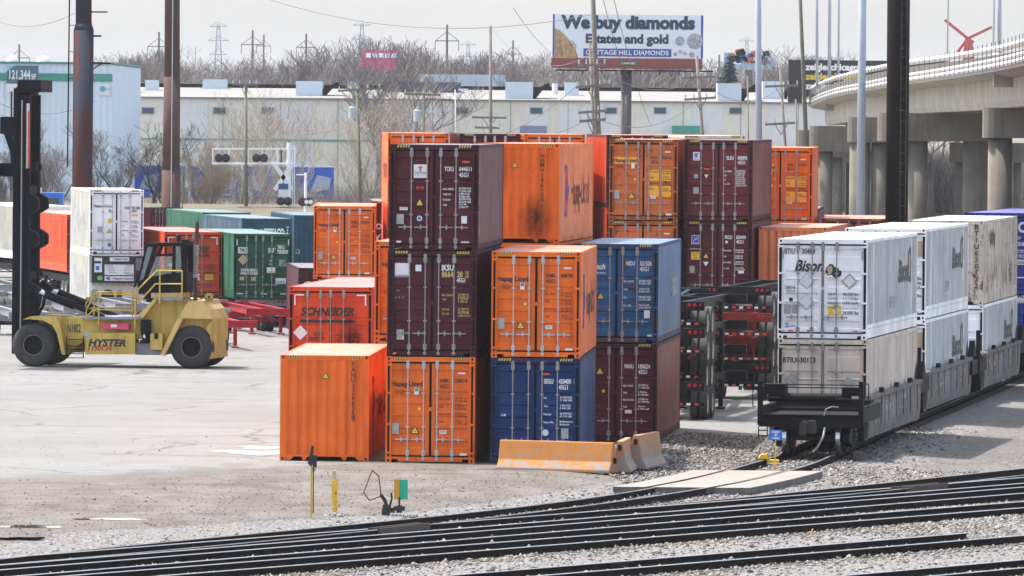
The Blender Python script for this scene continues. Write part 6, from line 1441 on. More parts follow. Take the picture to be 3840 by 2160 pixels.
upole('tall leaning greenish pole at the left end of the overpass', 3001, 0, 3022, 485, 430, 9, 22, (), (), 'wood_green', True)
upole('short wooden pole just left of the overpass', 2984, 372, 2986, 500, 470, 7, 9)
upole('bare wooden pole between billboard pole and grey light pole', 2803, 285, 2806, 515, 520, 6, 9)
upole('thin grey pole standing before the warehouse wall', 1620, 365, 1622, 492, 640, 5, 7, [(1598, 372, 1690, 374)])
t, foot, A = vpole('light_pole', 'small street lamp standing before the warehouse wall', 'light pole', 1707, 336, 1709, 492, 640, 4, 7, 'grey_pole', GPOLE, False)
b = MB(); z = AT(1707, 338, 640).z; b.box(0, .75, -.2, .2, z - .05, z + .12); b.build('lamp_head', [M['s_white']], t)
t, foot, A = vpole('light_pole', 'white street lamp seen between handler mast and rusty mast', 'light pole', 128, 448, 129, 740, 560, 5, 8, 'grey_pole', GPOLE, False)
b = MB(); z = AT(128, 445, 560).z; b.box(-.4, .5, -.2, .2, z - .05, z + .08); b.build('lamp_head', [M['s_white']], t)
vpole('light_pole', 'thin dark pole with hanging cable beside the brown mast', 'light pole', 683, 485, 684, 740, 500, 4, 5, 'wood_green', GPOLE, False)
# wires
wires = MB()
def wire(x0, y0, x1, y1, Y0, Y1, sag=1.0, r=.018):
    a, c = AT(x0, y0, Y0), AT(x1, y1, Y1); pts_ = []
    for i in range(13): t_ = i / 12; q = a.lerp(c, t_); q.z -= sag * 4 * t_ * (1 - t_); pts_.append(q)
    b = MB(); b.path(pts_, r, 4); return tag(b.build('power_line', [M['wire']]), None, 'cable', 'overhead wires')
WL = [(-20, 75, 280, 50, 560, 500, .6, 'from the left edge to the rusty mast'), (1000, -5, 2222, 55, 500, 440, 1.2, 'high across the sky to the billboard pole'), (1840, 100, 2222, 200, 560, 440, 1.5, 'from the tall pole to the billboard pole'),
      (1600, 480, 2216, 270, 590, 440, 2.0, 'climbing from the container roofs to the billboard pole'), (1840, 460, 2224, 435, 560, 440, 1.0, 'low between the tall pole and the billboard pole'), (2240, 250, 2620, 290, 440, 520, 1.0, 'below the billboard skirt'),
      (2240, 445, 2622, 372, 440, 520, 1.0, 'low across the warehouse wall'), (2622, 290, 2932, 325, 520, 520, 1.2, 'from the pole under the billboard to the right'), (0, 430, 1345, 472, 620, 590, 1.5, 'low across both warehouses'), (355, 378, 0, 388, 560, 560, .8, 'across the pale blue building'),
      (2260, -10, 2360, 300, 430, 620, .5, 'steep over the left part of the billboard'), (2300, -10, 2440, 470, 430, 640, .5, 'steep over the middle of the billboard'), (1345, 345, 1590, 350, 590, 590, .8, 'between the two transformer poles'), (1925, 30, 2072, 200, 450, 700, .3, 'left of the billboard')]
for w in WL: o = wire(*w[:7]); o['label'] = 'thin overhead wire ' + w[7]
# ------------------------------------------------------------------ overpass
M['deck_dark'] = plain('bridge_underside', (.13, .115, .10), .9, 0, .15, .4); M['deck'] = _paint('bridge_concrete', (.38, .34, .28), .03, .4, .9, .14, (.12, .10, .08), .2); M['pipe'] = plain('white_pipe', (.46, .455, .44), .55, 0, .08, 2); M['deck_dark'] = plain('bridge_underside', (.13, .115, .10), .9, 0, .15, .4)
OP = [(3990, 300, 10.1, 11.75, 12.45), (3840, 330, 10.05, 11.6, 12.32), (3640, 378, 9.9, 11.5, 12.3), (3430, 430, 9.77, 11.35, 12.28), (3292, 475, 9.5, 11.15, 12.15), (3182, 520, 9.3, 10.95, 11.95), (3112, 570, 9.05, 10.65, 11.7), (3088, 620, 8.93, 10.45, 11.5), (3105, 680, 8.9, 10.4, 11.45), (3190, 760, 8.9, 10.35, 11.4)]
def spl(P, n_=8):
    out = []
    for i in range(len(P) - 1):
        p0, p1, p2, p3 = P[max(i-1, 0)], P[i], P[i+1], P[min(i+2, len(P)-1)]
        for k in range(n_):
            t_ = k / n_; out.append(tuple(.5 * ((2*b_) + (-a_+c_)*t_ + (2*a_-5*b_+4*c_-d_)*t_*t_ + (-a_+3*b_-3*c_+d_)*t_**3) for a_, b_, c_, d_ in zip(p0, p1, p2, p3)))
    out.append(P[-1]); return out
path_ = [((px - 1920) / F * Y, Y, zb, zt, zr) for px, Y, zb, zt, zr in OP]; path_ = spl(path_)
t = empty('overpass', 'curved concrete road overpass with white pipe railings, on round piers', 'overpass', (0, 0, 0))
def normal(i):
    a, c = Vector(path_[max(i-1, 0)][:2]), Vector(path_[min(i+1, len(path_)-1)][:2]); d = (c - a).normalized(); return Vector((-d.y, d.x))      # towards the outer (left) side
def sect(fn, name, m_, closed=True, parent=t):
    """sweep a section [(offset outwards, z)] along the edge"""
    b = MB(); rows_ = []
    for i, q in enumerate(path_):
        nn = normal(i); rows_.append([(q[0] + nn.x * o, q[1] + nn.y * o, z) for o, z in fn(q)])
    k = len(rows_[0]); b.v = [v for r_ in rows_ for v in r_]
    for i in range(len(rows_) - 1):
        for j in range(k if closed else k - 1): b.f.append((i*k+j, i*k+(j+1)%k, (i+1)*k+(j+1)%k, (i+1)*k+j)); b.m.append(0)
    return b.build(name, [M[m_]], parent)
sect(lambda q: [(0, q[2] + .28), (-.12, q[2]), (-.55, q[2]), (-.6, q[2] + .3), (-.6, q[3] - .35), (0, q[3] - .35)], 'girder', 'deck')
for k in range(1, 5): sect(lambda q, k=k: [(-2.2 * k, q[2] + .25), (-2.2 * k - .6, q[2] + .25), (-2.2 * k - .6, q[3] - .3), (-2.2 * k, q[3] - .3)], 'girder', 'deck_dark')  # inner girders in darker concrete: the shade under the deck put into colour
sect(lambda q: [(1.05, q[3] - .18), (1.05, q[3]), (-10.5, q[3] + .1), (-10.5, q[3] - .2), (0, q[3] - .36), (.1, q[3] - .36)], 'deck_slab', 'deck')
def tube_sect(dz, r, o=.95): return lambda q: [(o + r * math.cos(a), q[3] + dz(q) + r * math.sin(a)) for a in [j * math.pi / 4 for j in range(8)]]
sect(tube_sect(lambda q: (q[4] - q[3]), .14), 'upper_pipe', 'pipe'); sect(tube_sect(lambda q: .03, .12, 1.05), 'lower_pipe', 'pipe'); sect(tube_sect(lambda q: .27, .10, 1.0), 'middle_pipe', 'pipe')
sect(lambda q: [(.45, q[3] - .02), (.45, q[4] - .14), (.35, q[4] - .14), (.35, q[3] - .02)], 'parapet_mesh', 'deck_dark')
b = MB(); b.bar((0, 0, -.08), (0, 0, .98), .03); PM_ = b.mesh('railing_post', [M['deck_dark']])
for i in range(96):
    f = i * (len(path_) - 2) / 96.0; k = int(f); f -= k; q = [u * (1 - f) + v * f for u, v in zip(path_[k], path_[k + 1])]; nn = normal(k); o = Vector((q[0], q[1])) + nn * 1.18
    obj('railing_post', PM_, t).location = (o.x, o.y, q[3])
b = MB()
for px_, Y_ in ((3800, 341), (3140, 560)):
    X_ = (px_ - 1920) / F * Y_; zt = float(np.interp(Y_, [q[1] for q in path_], [q[3] for q in path_])); b.box(X_ - .9, X_ + .3, Y_ - .3, Y_ + .3, zt - .75, zt - .1)
b.build('corbel', [M['deck']], t)
# piers: cap beams on round columns
M['pier'] = M['concrete']
def bent(label, cap, ytop, ybot, cols, Y, dy=0.0):
    zt, zb_ = AT((cap[0] + cap[1]) / 2, ytop, Y).z, AT((cap[0] + cap[1]) / 2, ybot, Y).z
    X0, X1 = AT(cap[0], ytop, Y).x, AT(cap[1], ytop, Y).x; q = empty('bridge_pier', label, 'pier', (X0, Y, 0), math.atan2(dy, X1 - X0), 'piers of the overpass')
    L_ = math.hypot(X1 - X0, dy); b = MB(); r_ = .75
    poly_ = [(r_ + r_ * math.cos(a), r_ * math.sin(a)) for a in [math.pi / 2 + j * math.pi / 8 for j in range(9)]] + [(L_, -r_), (L_, r_)]
    b.prism(poly_, 'z', zb_, zt); b.build('cap_beam', [M['pier']], q)
    for (x0, x1) in cols:
        a, c = AT(x0, 650, Y).x - X0, AT(x1, 650, Y).x - X0; b = MB(); f = L_ / max(X1 - X0, .01); b.tube(((a + c) / 2 * f, 0, -.3), ((a + c) / 2 * f, 0, zb_ + .01), (c - a) / 2, n=28); b.build('column', [M['pier']], q, True)
bent('nearest round concrete pier with a wide cap at the right edge', (3684, 4000), 405, 518, [(3704, 3795), (3930, 4010)], 352)
bent('concrete pier seen just right of the black mast', (3290, 3720), 425, 530, [(3405, 3478), (3610, 3705)], 420)
bent('concrete pier behind the thick pale grey light pole', (3178, 3480), 440, 535, [(3185, 3262), (3268, 3330)], 446)
bent('concrete pier rising behind the orange HLBU 317572 container', (3036, 3330), 473, 568, [(3056, 3122), (3230, 3290)], 480)
bent('furthest concrete pier at the left end of the overpass', (2982, 3200), 488, 590, [(2996, 3036), (3120, 3160)], 560)
bent('concrete pier in the shade behind the others, under the deck', (3120, 3340), 560, 610, [(3128, 3160), (3480, 3500)], 640)
bent('far shaded pier right of the black mast', (3560, 3900), 535, 610, [(3580, 3610), (3605, 3625), (3800, 3830)], 560)
for (x0, y0, x1, y1, Y, w0, w1, lab) in ((3063, 0, 3064, 305, 560, 9, 12, 'furthest of the three close together on the overpass'), (3110, 0, 3110, 288, 540, 11, 14, 'middle one of the three close together on the overpass'), (3145, 0, 3144, 280, 560, 7, 9, 'thinnest of the three close together on the overpass'), (3555, -5, 3552, 212, 420, 6, 7, 'slim dark one with an arm on the overpass'), (3727, 0, 3724, 190, 500, 6, 8, 'thin whitish one beside the thick dark one'), (3747, 0, 3749, 190, 352, 14, 18, 'dark one bolted to the parapet at the right')):
    A, B = AT(x0, y0, Y), AT(x1, y1, Y); b = MB(); b.tube(A + (A - B), B - Vector((0, 0, .5)), w0 / 2 * Y / F, w1 / 2 * Y / F, 10); b.box(B.x - .3, B.x + .3, B.y - .3, B.y + .3, B.z - .5, B.z - .1) if x0 > 3740 else None
    o = b.build('light_pole', [M['grey_pole']], None, True); tag(o, 'light pole, ' + lab, 'light pole', 'light poles along the overpass')
# ------------------------------------------------------------------ billboards
def board(label, x0, y0, x1, y1, Y, skirt, faces, col, z_pole=None):
    a, c = AT(x0, y0, Y), AT(x1, y1, Y); w, h = c.x - a.x, a.z - c.z; t = empty('billboard', label, 'billboard', (a.x, Y, 0))
    b = MB(); b.box(0, w, 0, .5, c.z, a.z); b.build('panel', [col], t)
    faces(t, w, h, c.z); return t, w, h, c.z
BW = plain('billboard_white', (.72, .75, .80), .6, 0, .03, .2); NAVY_T = plain('billboard_navy', (.03, .035, .08), .6); BBLUE = plain('billboard_blue', (.06, .07, .36), .6)
M['gold_pic'] = plain('jewellery_gold', (.42, .26, .12), .4, 0, .5, 3); M['gem_pic'] = plain('gemstone_grey', (.36, .36, .42), .3, 0, .6, 5); M['board_red'] = plain('billboard_skirt_red', (.27, .075, .055), .7, 0, .12, 2)
def f_main(t, w, h, z0):
    b = MB(); y = -.02
    put_text(b, 'We buy diamonds', w * .055, z0 + h * .685, h * .275, w * .89, 0, y, .055); put_text(b, 'Estates and gold', w * .22, z0 + h * .345, h * .195, w * .55, 0, y, .05)
    b.quad((w * .205, y, z0 + h * .03), (w * .79, y, z0 + h * .03), (w * .79, y, z0 + h * .215), (w * .205, y, z0 + h * .215), 1); put_text(b, 'COTTAGE HILL DIAMONDS', w * .222, z0 + h * .07, h * .105, w * .55, 2, y - .02, .02)
    b.quad((0, y, z0), (w * .012, y, z0), (w * .012, y, z0 + h), (0, y, z0 + h), 1); b.quad((w * .985, y, z0), (w, y, z0), (w, y, z0 + h), (w * .985, y, z0 + h), 1); b.build('lettering', [NAVY_T, BBLUE, M['t_white']], t)
    b = MB(); b.add([(w * .013, y, z0), (w * .17, y, z0), (w * .15, y, z0 + h * .22), (w * .10, y, z0 + h * .45), (w * .05, y, z0 + h * .62), (w * .013, y, z0 + h * .68)], [(0, 1, 2, 3, 4, 5)])
    for i in range(9): b.lathe([(.12 + .03 * (i % 3), -.03), (.20 + .03 * (i % 3), -.03)], (w * random.uniform(.03, .14), 0, z0 + h * random.uniform(.05, .5)), 'y', 14)
    b.build('picture', [M['gold_pic']], t)
    b = MB()
    for (cx, cz, r_) in ((.845, .40, .115), (.945, .40, .19), (.815, .10, .05), (.85, .16, .05), (.88, .12, .045), (.925, .09, .07)):
        b.lathe([(.001, -.03), (r_ * h * .35, -.05), (r_ * h, -.025)], (w * cx, 0, z0 + h * cz), 'y', 9, 0)
    b.build('picture', [M['gem_pic']], t)
t, w, h, z0 = board('big white billboard reading We buy diamonds on a dark pole', 2073, 53, 2636, 220, 780, 1, f_main, BW); A0 = AT(2073, 258, 780)
b = MB(); sk = 1.0
b.box(-.1, w - .05, -.10, .5, z0 - 1.0, z0 - .02)
for i in range(34): b.box(i * w / 34, i * w / 34 + .06, -.14, -.10, z0 - .98, z0 - .06)
b.build('skirt', [M['board_red']], t); b = MB(); b.box(.3, w + .9, -.9, .4, z0 - 1.25, z0 - 1.12)
for i in range(8): b.bar((1 + i * 1.8, -.8, z0 - 1.2), (1 + i * 1.8, -.1, z0 - 1.5), .1)
b.build('catwalk', [M['dark_mast']], t); b = MB(); px = AT(2349, 300, 780).x - t.location.x; b.tube((px, .3, z0 - 1.1), (px, .3, -.5), .50, n=18); b.build('pole', [plain('billboard_pole', (.075, .055, .058), .7, 0, .2, 1)], t, True)
b = MB(); b.prism([(w * .45, z0 - .62), (w * .56, z0 - .62), (w * .56, z0 - .38), (w * .45, z0 - .38)], 'y', -.2, -.15); b.build('name_plate', [M['s_green']], t); b = MB(); put_text(b, 'LAMAR', w * .458, z0 - .58, .16, w * .09, 0, -.215, .03); b.build('lettering', [M['t_white']], t)
def f_pink(t, w, h, z0):
    b = MB()
    for i in range(5): b.box(.5 + i * w / 5.5, .5 + i * w / 5.5 + w / 7, -.04, -.01, z0 + h * .62, z0 + h * .85)
    b.build('lettering', [BW], t); b = MB(); b.box(w / 2 - .5, w / 2 + .5, 0, .5, 0, z0); b.build('pole', [M['wood']], t)
board('pink billboard showing behind the tall bare trees', 1355, 188, 1486, 262, 930, 0, f_pink, plain('billboard_pink', (.48, .07, .16), .6, 0, .2, .3))
def f_mural(t, w, h, z0):
    b = MB(); rr = random.Random(5)
    for i in range(22): x = rr.uniform(w * .1, w * .85); z = rr.uniform(z0 + h * .25, z0 + h * .85); s = rr.uniform(.6, 1.6); b.add([(x, -.03, z), (x + s, -.03, z + rr.uniform(-.3, .3)), (x + s * .7, -.03, z + s * .8), (x - .2, -.03, z + s * .6)], [(0, 1, 2, 3)], i % 3)
    b.build('picture', [plain('mural_orange', (.5, .14, .06), .6), plain('mural_blue', (.08, .12, .4), .6), BW], t); b = MB(); b.box(w / 2 - .5, w / 2 + .5, 0, .5, 0, z0); b.build('pole', [M['wood']], t)
board('pale blue billboard with an orange mural behind the dark conifer', 2714, 197, 2900, 263, 1100, 0, f_mural, plain('billboard_sky', (.34, .46, .60), .6, 0, .2, .3))
def f_z(t, w, h, z0):
    b = MB()
    for i in range(4): put_text(b, 'zeiglerchicago.com', .2, z0 + h * (.68 - i * .31), h * .20, w * .49, i % 2, -.03, .045)
    b.build('lettering', [M['t_white'], plain('lettering_yellow', (.60, .45, .05), .6)], t)
    b = MB(); b.box(-1.2, -.05, -.2, .8, z0 - 1, z0 + h); b.box(-.1, w + .1, -.1, .6, z0 - .5, z0 - .06); b.build('frame', [M['wheel_dark']], t); b = MB(); b.box(w * .3, w * .3 + 1.2, 0, 1, 0, z0); b.build('pole', [M['wheel_dark']], t)
board('black billboard with white and yellow web address behind the overpass', 3010, 225, 3560, 345, 700, 0, f_z, plain('billboard_black', (.018, .02, .03), .6))
# ------------------------------------------------------------------ warehouses
def part(name, m_, parent, *boxes):
    b = MB()
    for q in boxes: b.box(*q)
    return b.build(name, [m_] if not isinstance(m_, str) else [M[m_]], parent)
WY = 780; a = AT(-300, 240, WY); c = AT(421, 236, WY); zt = AT(60, 238, WY).z; t = empty('warehouse', 'pale blue corrugated metal warehouse with a green stripe at the left edge', 'building', (a.x, WY, 0)); w = c.x - a.x
b = MB(); pr = wave(0, w, .6, .06, 0, 1); b.strip([(x, y) for x, y in pr], 'z', 0, zt); b.box(0, w, .1, 60, 0, zt - .05); b.build('wall', [plain('wall_pale_blue', (.58, .68, .76), .6, .1, .05, .3)], t)
z1, z2 = AT(60, 274, WY).z, AT(60, 303, WY).z; part('green_stripe', plain('stripe_green', (.04, .26, .21), .6), t, (0, w + .05, -.05, -.01, z2, z1)); part('roof_trim', plain('trim_green', (.06, .20, .18), .6), t, (-.1, w + .1, -.15, 60.1, zt, zt + .18))
for (x0, x1) in ((15, 65), (130, 185)): q0, q1 = AT(x0, 235, WY).x - a.x, AT(x1, 235, WY).x - a.x; b = MB(); b.lathe([(.001, .65), ((q1 - q0) * .3, .5), ((q1 - q0) * .5, .05), ((q1 - q0) * .5, 0)], ((q0 + q1) / 2, 3, zt + .18), 'z', 16); b.build('skylight', [M['s_white']], t, True)
x0, x1 = AT(374, 330, WY).x - a.x, AT(415, 330, WY).x - a.x; zz0, zz1 = AT(390, 358, WY).z, AT(390, 317, WY).z; part('sign_board', 's_white', t, (x0, x1, -.12, -.06, zz0, zz1)); b = MB(); b.lathe([(.001, -.14), (.28, -.135)], (x0 + .30, 0, (zz0 + zz1) / 2 + .1), 'y', 14, 0); put_text(b, 'SAFCO', x0 + .5, (zz0 + zz1) / 2 - .05, .22, .5, 1, -.13, .0); b.build('lettering', [plain('logo_teal', (.10, .40, .45), .6), M['s_grey']], t)
x0, x1 = AT(30, 280, WY).x, AT(149, 280, WY).x; zz0, zz1 = AT(90, 314, WY - 2).z, AT(90, 246, WY - 2).z; sb = empty('building_banner', 'dark teal banner reading 121,344 SF above the handler mast', 'banner', (x0, WY - 2, 0)); wq = x1 - x0
part('banner', plain('banner_teal', (.045, .12, .16), .6), sb, (0, wq, 0, .1, zz0, zz1)); part('white_strip', 's_white', sb, (0, wq, 0, .1, zz0 - .72, zz0 - .01)); b = MB(); put_text(b, '121,344', wq * .09, zz0 + .45, .78, wq * .66, 0, -.02, .02); put_text(b, 'SF', wq * .78, zz0 + .45, .45, wq * .15, 0, -.02, .02); b.add([(0, -.02, zz1), (wq * .25, -.02, zz1), (0, -.02, zz1 - .55)], [(0, 1, 2)], 1); b.build('lettering', [M['t_white'], plain('banner_light', (.20, .50, .55), .6)], sb)
part('support', 'dark_mast', sb, (.4, .55, .1, .25, 0, zz0), (wq - .55, wq - .4, .1, .25, 0, zz0))
WY = 850; a = AT(330, 340, WY); c = AT(3350, 340, WY); w = c.x - a.x; zt = AT(640, 327, WY).z; zb = AT(640, 363, WY).z
t = empty('warehouse', 'very long cream coloured warehouse with small dark windows across the back', 'building', (a.x, WY, 0))
WC = _paint('wall_cream', (.72, .68, .58), 0, .45, .85, .05, (.40, .37, .31), .3); WG = _paint('wall_light_grey', (.70, .685, .665), 0, .4, .85, .05, (.42, .40, .37), .3)
part('wall', WC, t, (0, w, 0, 70, 0, zb)); zt = AT(640, 327, WY + 40).z; b = MB(); b.prism([(-.3, zb), (-.3, zb - .15), (80, zb - .15), (80, zt - .2), (40, zt)], 'x', -.1, w + .1); b.build('roof', [plain('sloping_roof_pale', (.19, .18, .165), .85, 0, .08, .2)], t); part('roof_edge', 'dark_mast', t, (0, w, 39.6, 40.2, zt - .1, zt + .38))
for (x0, x1) in ((421, 500), (640, 780), (1000, 1180), (1430, 1690), (1975, 2055), (2100, 2320), (2440, 2520), (2600, 2710), (2880, 3100)):
    q0, q1 = AT(x0, 400, WY).x - a.x, AT(x1, 400, WY).x - a.x; part('wall_panel', WG, t, (q0, q1, -.04, -.004, 0, zb - .05))
b = MB()
for i in range(14): q = w * i / 14 + 2; b.box(q, q + .08, -.055, -.042, 0, zb - .1)
b.build('panel_joint', [M['s_grey']], t)
WIN = plain('window_blue', (.045, .085, .13), .2)
for x in (555, 824, 1004, 1734, 2011, 2290, 2475, 2758):
    q = AT(x, 415, WY); fz = MB(); fz.box(q.x - a.x - .66, q.x - a.x + .66, -.09, -.05, q.z - .36, q.z + .36); f_ = fz.build('window', [M['s_grey']], t); part('pane', WIN, f_, (q.x - a.x - .58, q.x - a.x + .58, -.10, -.091, q.z - .28, q.z + .28))
part('canopy', plain('canopy_green', (.05, .28, .22), .6), t, tuple([AT(2519, 480, WY).x - a.x, AT(2628, 480, WY).x - a.x, -1.2, -.06, AT(2570, 498, WY).z, AT(2570, 472, WY).z])); part('dock_door', plain('door_slate', (.20, .24, .33), .6), t, (AT(1950, 480, WY).x - a.x, AT(2050, 480, WY).x - a.x, -.10, -.05, AT(2000, 520, WY).z, AT(2000, 472, WY).z))
part('green_stripe', plain('stripe_thin_green', (.10, .30, .24), .6), t, (AT(425, 520, WY).x - a.x, AT(1450, 520, WY).x - a.x, -.10, -.05, AT(700, 526, WY).z, AT(700, 519, WY).z))
# things on the roof
RU = plain('rooftop_unit_pale', (.52, .60, .66), .6, 0, .06, .3)
for k, (x0, x1, y0, y1, kind, lab) in enumerate(((425, 510, 300, 350, 's', 'furthest left, beside the pale blue warehouse'), (545, 592, 300, 340, 'b', 'left of the brown mast'), (760, 850, 297, 332, 'b', 'right of the brown mast'), (1110, 1270, 304, 355, 's', 'behind the tall bare trees'), (1303, 1345, 305, 335, 'b', 'small, left of the long dark one'),
                               (1437, 1728, 306, 339, 'd', 'long and dark, left of centre'), (1576, 1895, 278, 330, 'f', 'wide pale hall behind the long dark one'), (1895, 2062, 307, 360, 's', 'left of the billboard'), (2070, 2092, 313, 340, 'c', 'small and round, below the billboard'), (2118, 2170, 309, 346, 'b', 'right below the billboard'), (2690, 2835, 312, 362, 's', 'between billboard and grey light pole'), (2860, 2990, 305, 352, 's', 'near the overpass'))):
    Yk = WY + 40 * min(.92, max(.03, (363 + (x0 - 640) * T_ * 0 - y1) / 36.0)) if kind != 'f' else WY + 120; ZR = zb + (zt - zb) * (Yk - WY) / 40; q0, q1 = AT(x0, y0, Yk), AT(x1, y1, Yk); u = empty('rooftop_unit', 'rooftop box on the long warehouse, ' + lab, 'rooftop unit', (q0.x, Yk, ZR - .1), 0, 'boxes on the warehouse roof'); ww = q1.x - q0.x; hh = max(.8, q0.z - ZR + .1)
    if kind == 's':
        b = MB(); b.box(0, ww * .62, 0, 5, 0, hh); b.build('housing', [RU], u); b = MB(); b.prism([(ww * .62, 0), (ww * .62, hh * .5), (ww * .95, hh * .95), (ww, hh * .95), (ww, hh * .75), (ww * .85, hh * .6), (ww * .66, 0)], 'y', .3, 4.5); b.build('shadow_slope', [M['dark_mast']], u)  # near-black slope: the shadow side of the unit put into colour and shape
    elif kind == 'd': b = MB(); b.box(0, ww, 0, 4, 0, hh); b.build('housing', [plain('screen_navy', (.05, .06, .085), .7)], u)
    elif kind == 'f': u.location.z = 0; b = MB(); b.box(0, ww, 0, 20, 0, q0.z); b.build('housing', [plain('hall_pale', (.42, .50, .57), .7, 0, .05, .2)], u)
    elif kind == 'c': b = MB(); b.tube((ww / 2, 0, 0), (ww / 2, 0, hh), ww / 2, n=14); b.build('housing', [M['s_white']], u)
    else: b = MB(); b.box(0, ww, 0, 3, .2, hh); b.box(-.2, ww + .2, -.1, 3.1, 0, .2); b.build('housing', [RU], u)
# ------------------------------------------------------------------ pylons
def hframe(label, x, y0, y1, Y, arm, cat='pylon'):
    A = AT(x, y0, Y); t = empty('power_pylon', label, 'pylon', (A.x, Y, 0), 0, 'pylons on the horizon'); H_ = A.z; b = MB(); b.tube((0, 0, 0), (0, 0, H_), .30, .20, 6); b.build('mast', [M['wood']], t)
    b = MB()
    for k in range(2 if arm > 0 else 3):
        z = H_ - 2.6 - k * 4.6; aw = abs(arm)
        b.bar((-aw, 0, z), (aw, 0, z), .16); b.bar((-aw, 0, z), (0, 0, z + 1.5), .10); b.bar((aw, 0, z), (0, 0, z + 1.5), .10)
        for s in (-1, 1): b.bar((s * aw, 0, z), (s * aw, 0, z - 1.6), .12)
    b.build('crossarm', [M['wood']], t)
def lattice(label, x, y0, Y, wd=3.2):
    A = AT(x, y0, Y); t = empty('lattice_pylon', label, 'pylon', (A.x, Y, 0), 0, 'lattice pylons in the haze'); H_ = A.z; b = MB()
    for s in (-1, 1): b.bar((s * wd, 0, 0), (s * .5, 0, H_), .30); b.bar((s * wd * .8, 2, 0), (s * .4, 1, H_), .3)
    n_ = 12
    for i in range(n_): z0_, z1_ = H_ * i / n_, H_ * (i + 1) / n_; w0_, w1_ = wd + (.5 - wd) * i / n_, wd + (.5 - wd) * (i + 1) / n_; b.bar((-w0_, 0, z0_), (w1_, 0, z1_), .18); b.bar((w0_, 0, z0_), (-w1_, 0, z1_), .18)
    for z, aw in ((H_ - 1, 3.6), (H_ - 6.5, 4.2), (H_ - 12, 3.6)): b.bar((-aw, 0, z), (aw, 0, z), .35); b.bar((-aw, 0, z), (0, 0, z + 1.8), .2); b.bar((aw, 0, z), (0, 0, z + 1.8), .2)
    b.build('tower', [M['grey_pole']], t)
for i, (x, y, Y_, arm) in enumerate(((73, 166, 1600, 2.0), (597, 120, 1500, 2.0), (948, 113, 1500, 2.0), (1149, 127, 1600, 1.9), (1677, 93, 1350, -1.9), (1924, 152, 1600, 1.6), (2697, 205, 1700, 1.6), (990, 130, 1900, 1.6))):
    hframe('wooden pylon on the horizon ' + ('above the pale blue warehouse', 'just left of the brown mast', 'left of the crossing signal', 'right of the crossing signal', 'with three pairs of arms left of the tall pole', 'just left of the billboard', 'beside the dark conifer', 'small, behind the one left of the crossing signal')[i], x, y, 0, Y_, arm)
for i, (x, y, Y_) in enumerate(((820, 90, 3300), (1358, 85, 3300), (1756, 160, 3900), (2800, 146, 3900), (2452, 262, 3000))):
    lattice('pale lattice pylon ' + ('right of the brown mast', 'behind the pink billboard', 'between tall pole and container stacks', 'above the mural billboard', 'low below the billboard')[i], x, y, Y_)
# cranes
def crane(label, base, j, tip, Y, tail):
    t = empty('tower_crane', label, 'crane', (AT(*base, Y).x, Y, 0), 0, 'red cranes on the horizon'); o = Vector((t.location.x, Y, 0)); P = [AT(*q, Y) - o for q in (base, j, tip, tail)]; m_ = M['crane_red']
    b = MB(); b.bar(P[1], P[2], .9, .5); b.bar(P[1], P[3], .9, .5); b.build('jib', [m_], t); b = MB(); b.bar(P[1], (P[0].x, 0, 0), 1.0); b.build('mast', [m_], t)
M['crane_red'] = plain('crane_red', (.48, .05, .05), .6)
crane('red crane with its jib leaning up to the left', (3690, 205), (3635, 150), (3542, 75), 1500, (3650, 160)); crane('red crane with its jib leaning up to the right', (3580, 215), (3628, 145), (3718, 102), 1520, (3590, 195))
# ------------------------------------------------------------------ crossing signal bridge
SY = 600; t = empty('crossing_signal', 'silver cantilever crossing signal with red lamps over the road', 'crossing signal', tuple(AT(1083, 690, SY).xy) + (0,)); o = Vector(t.location); L = lambda x, y: AT(x, y, SY) - o
M['silver'] = plain('silver_paint', (.80, .81, .82), .45, .2, .08, 3)
b = MB(); top = L(1083, 535); b.tube((0, 0, 0), (0, 0, top.z), .17, .15, 12); b.build('mast', [M['silver']], t)
b = MB()
for y in (558, 586, 612):
    if y != 586: b.bar(L(798, y), L(1105, y), .12)
for x in (798, 858, 930, 985, 1040, 1105): b.bar(L(x, 558), L(x, 614), .10)
b.bar(L(798, 614), L(1105, 614), .2, .12)
for x in (1055, 1105):
    for k in range(2): b.bar(L(x, 558), L(x, 610), .08)
b.build('arm', [M['silver']], t)
for g_, yy in (((822, 848), 593), ((962, 990), 593), ((1053, 1080), 755)):
    b = MB()
    for x in g_: q = L(x, yy); b.lathe([(.001, -.30), (.20, -.28), (.30, -.26), (.30, -.20), (.14, -.1), (.14, 0)], (q.x, 0, q.z), 'y', 16, 0); b.tube((q.x, -.30, q.z + .1), (q.x, -.70, q.z + .13), .2, .2, 12, 0)
    b.bar(L(g_[0], yy), L(g_[1], yy), .1, m=0); s = b.build('lamp_pair', [M['black']], t); b = MB()
    for x in g_: q = L(x, yy); b.lathe([(.001, -.31), (.13, -.305)], (q.x, 0, q.z), 'y', 12)
    b.build('lens', [M['lightred']], s)
b = MB(); q = L(1063, 665)
for s in (-1, 1): b.bar((q.x - .62, -.30, q.z - s * .9), (q.x + .62, -.30, q.z + s * .9), .035, .30, up=(1, 0, 0) if False else (0, 0, 1))
b.build('crossbuck', [M['s_white']], t)
b = MB(); q = L(1063, 715); b.box(q.x - .35, q.x + .35, -.3, -.26, q.z - .5, q.z + .35); b.build('sign_plate', [M['s_white']], t); b = MB(); b.box(q.x - .35, q.x + .35, -.33, -.31, q.z + .1, q.z + .5); b.build('sign_plate', [M['blue']], t)
b = MB()
for x in (1096, 1104): b.bar(L(x, 545), L(x, 770), .05)
for i in range(22): b.bar(L(1096, 550 + i * 10), L(1104, 550 + i * 10), .04)
b.build('ladder', [M['silver']], t)
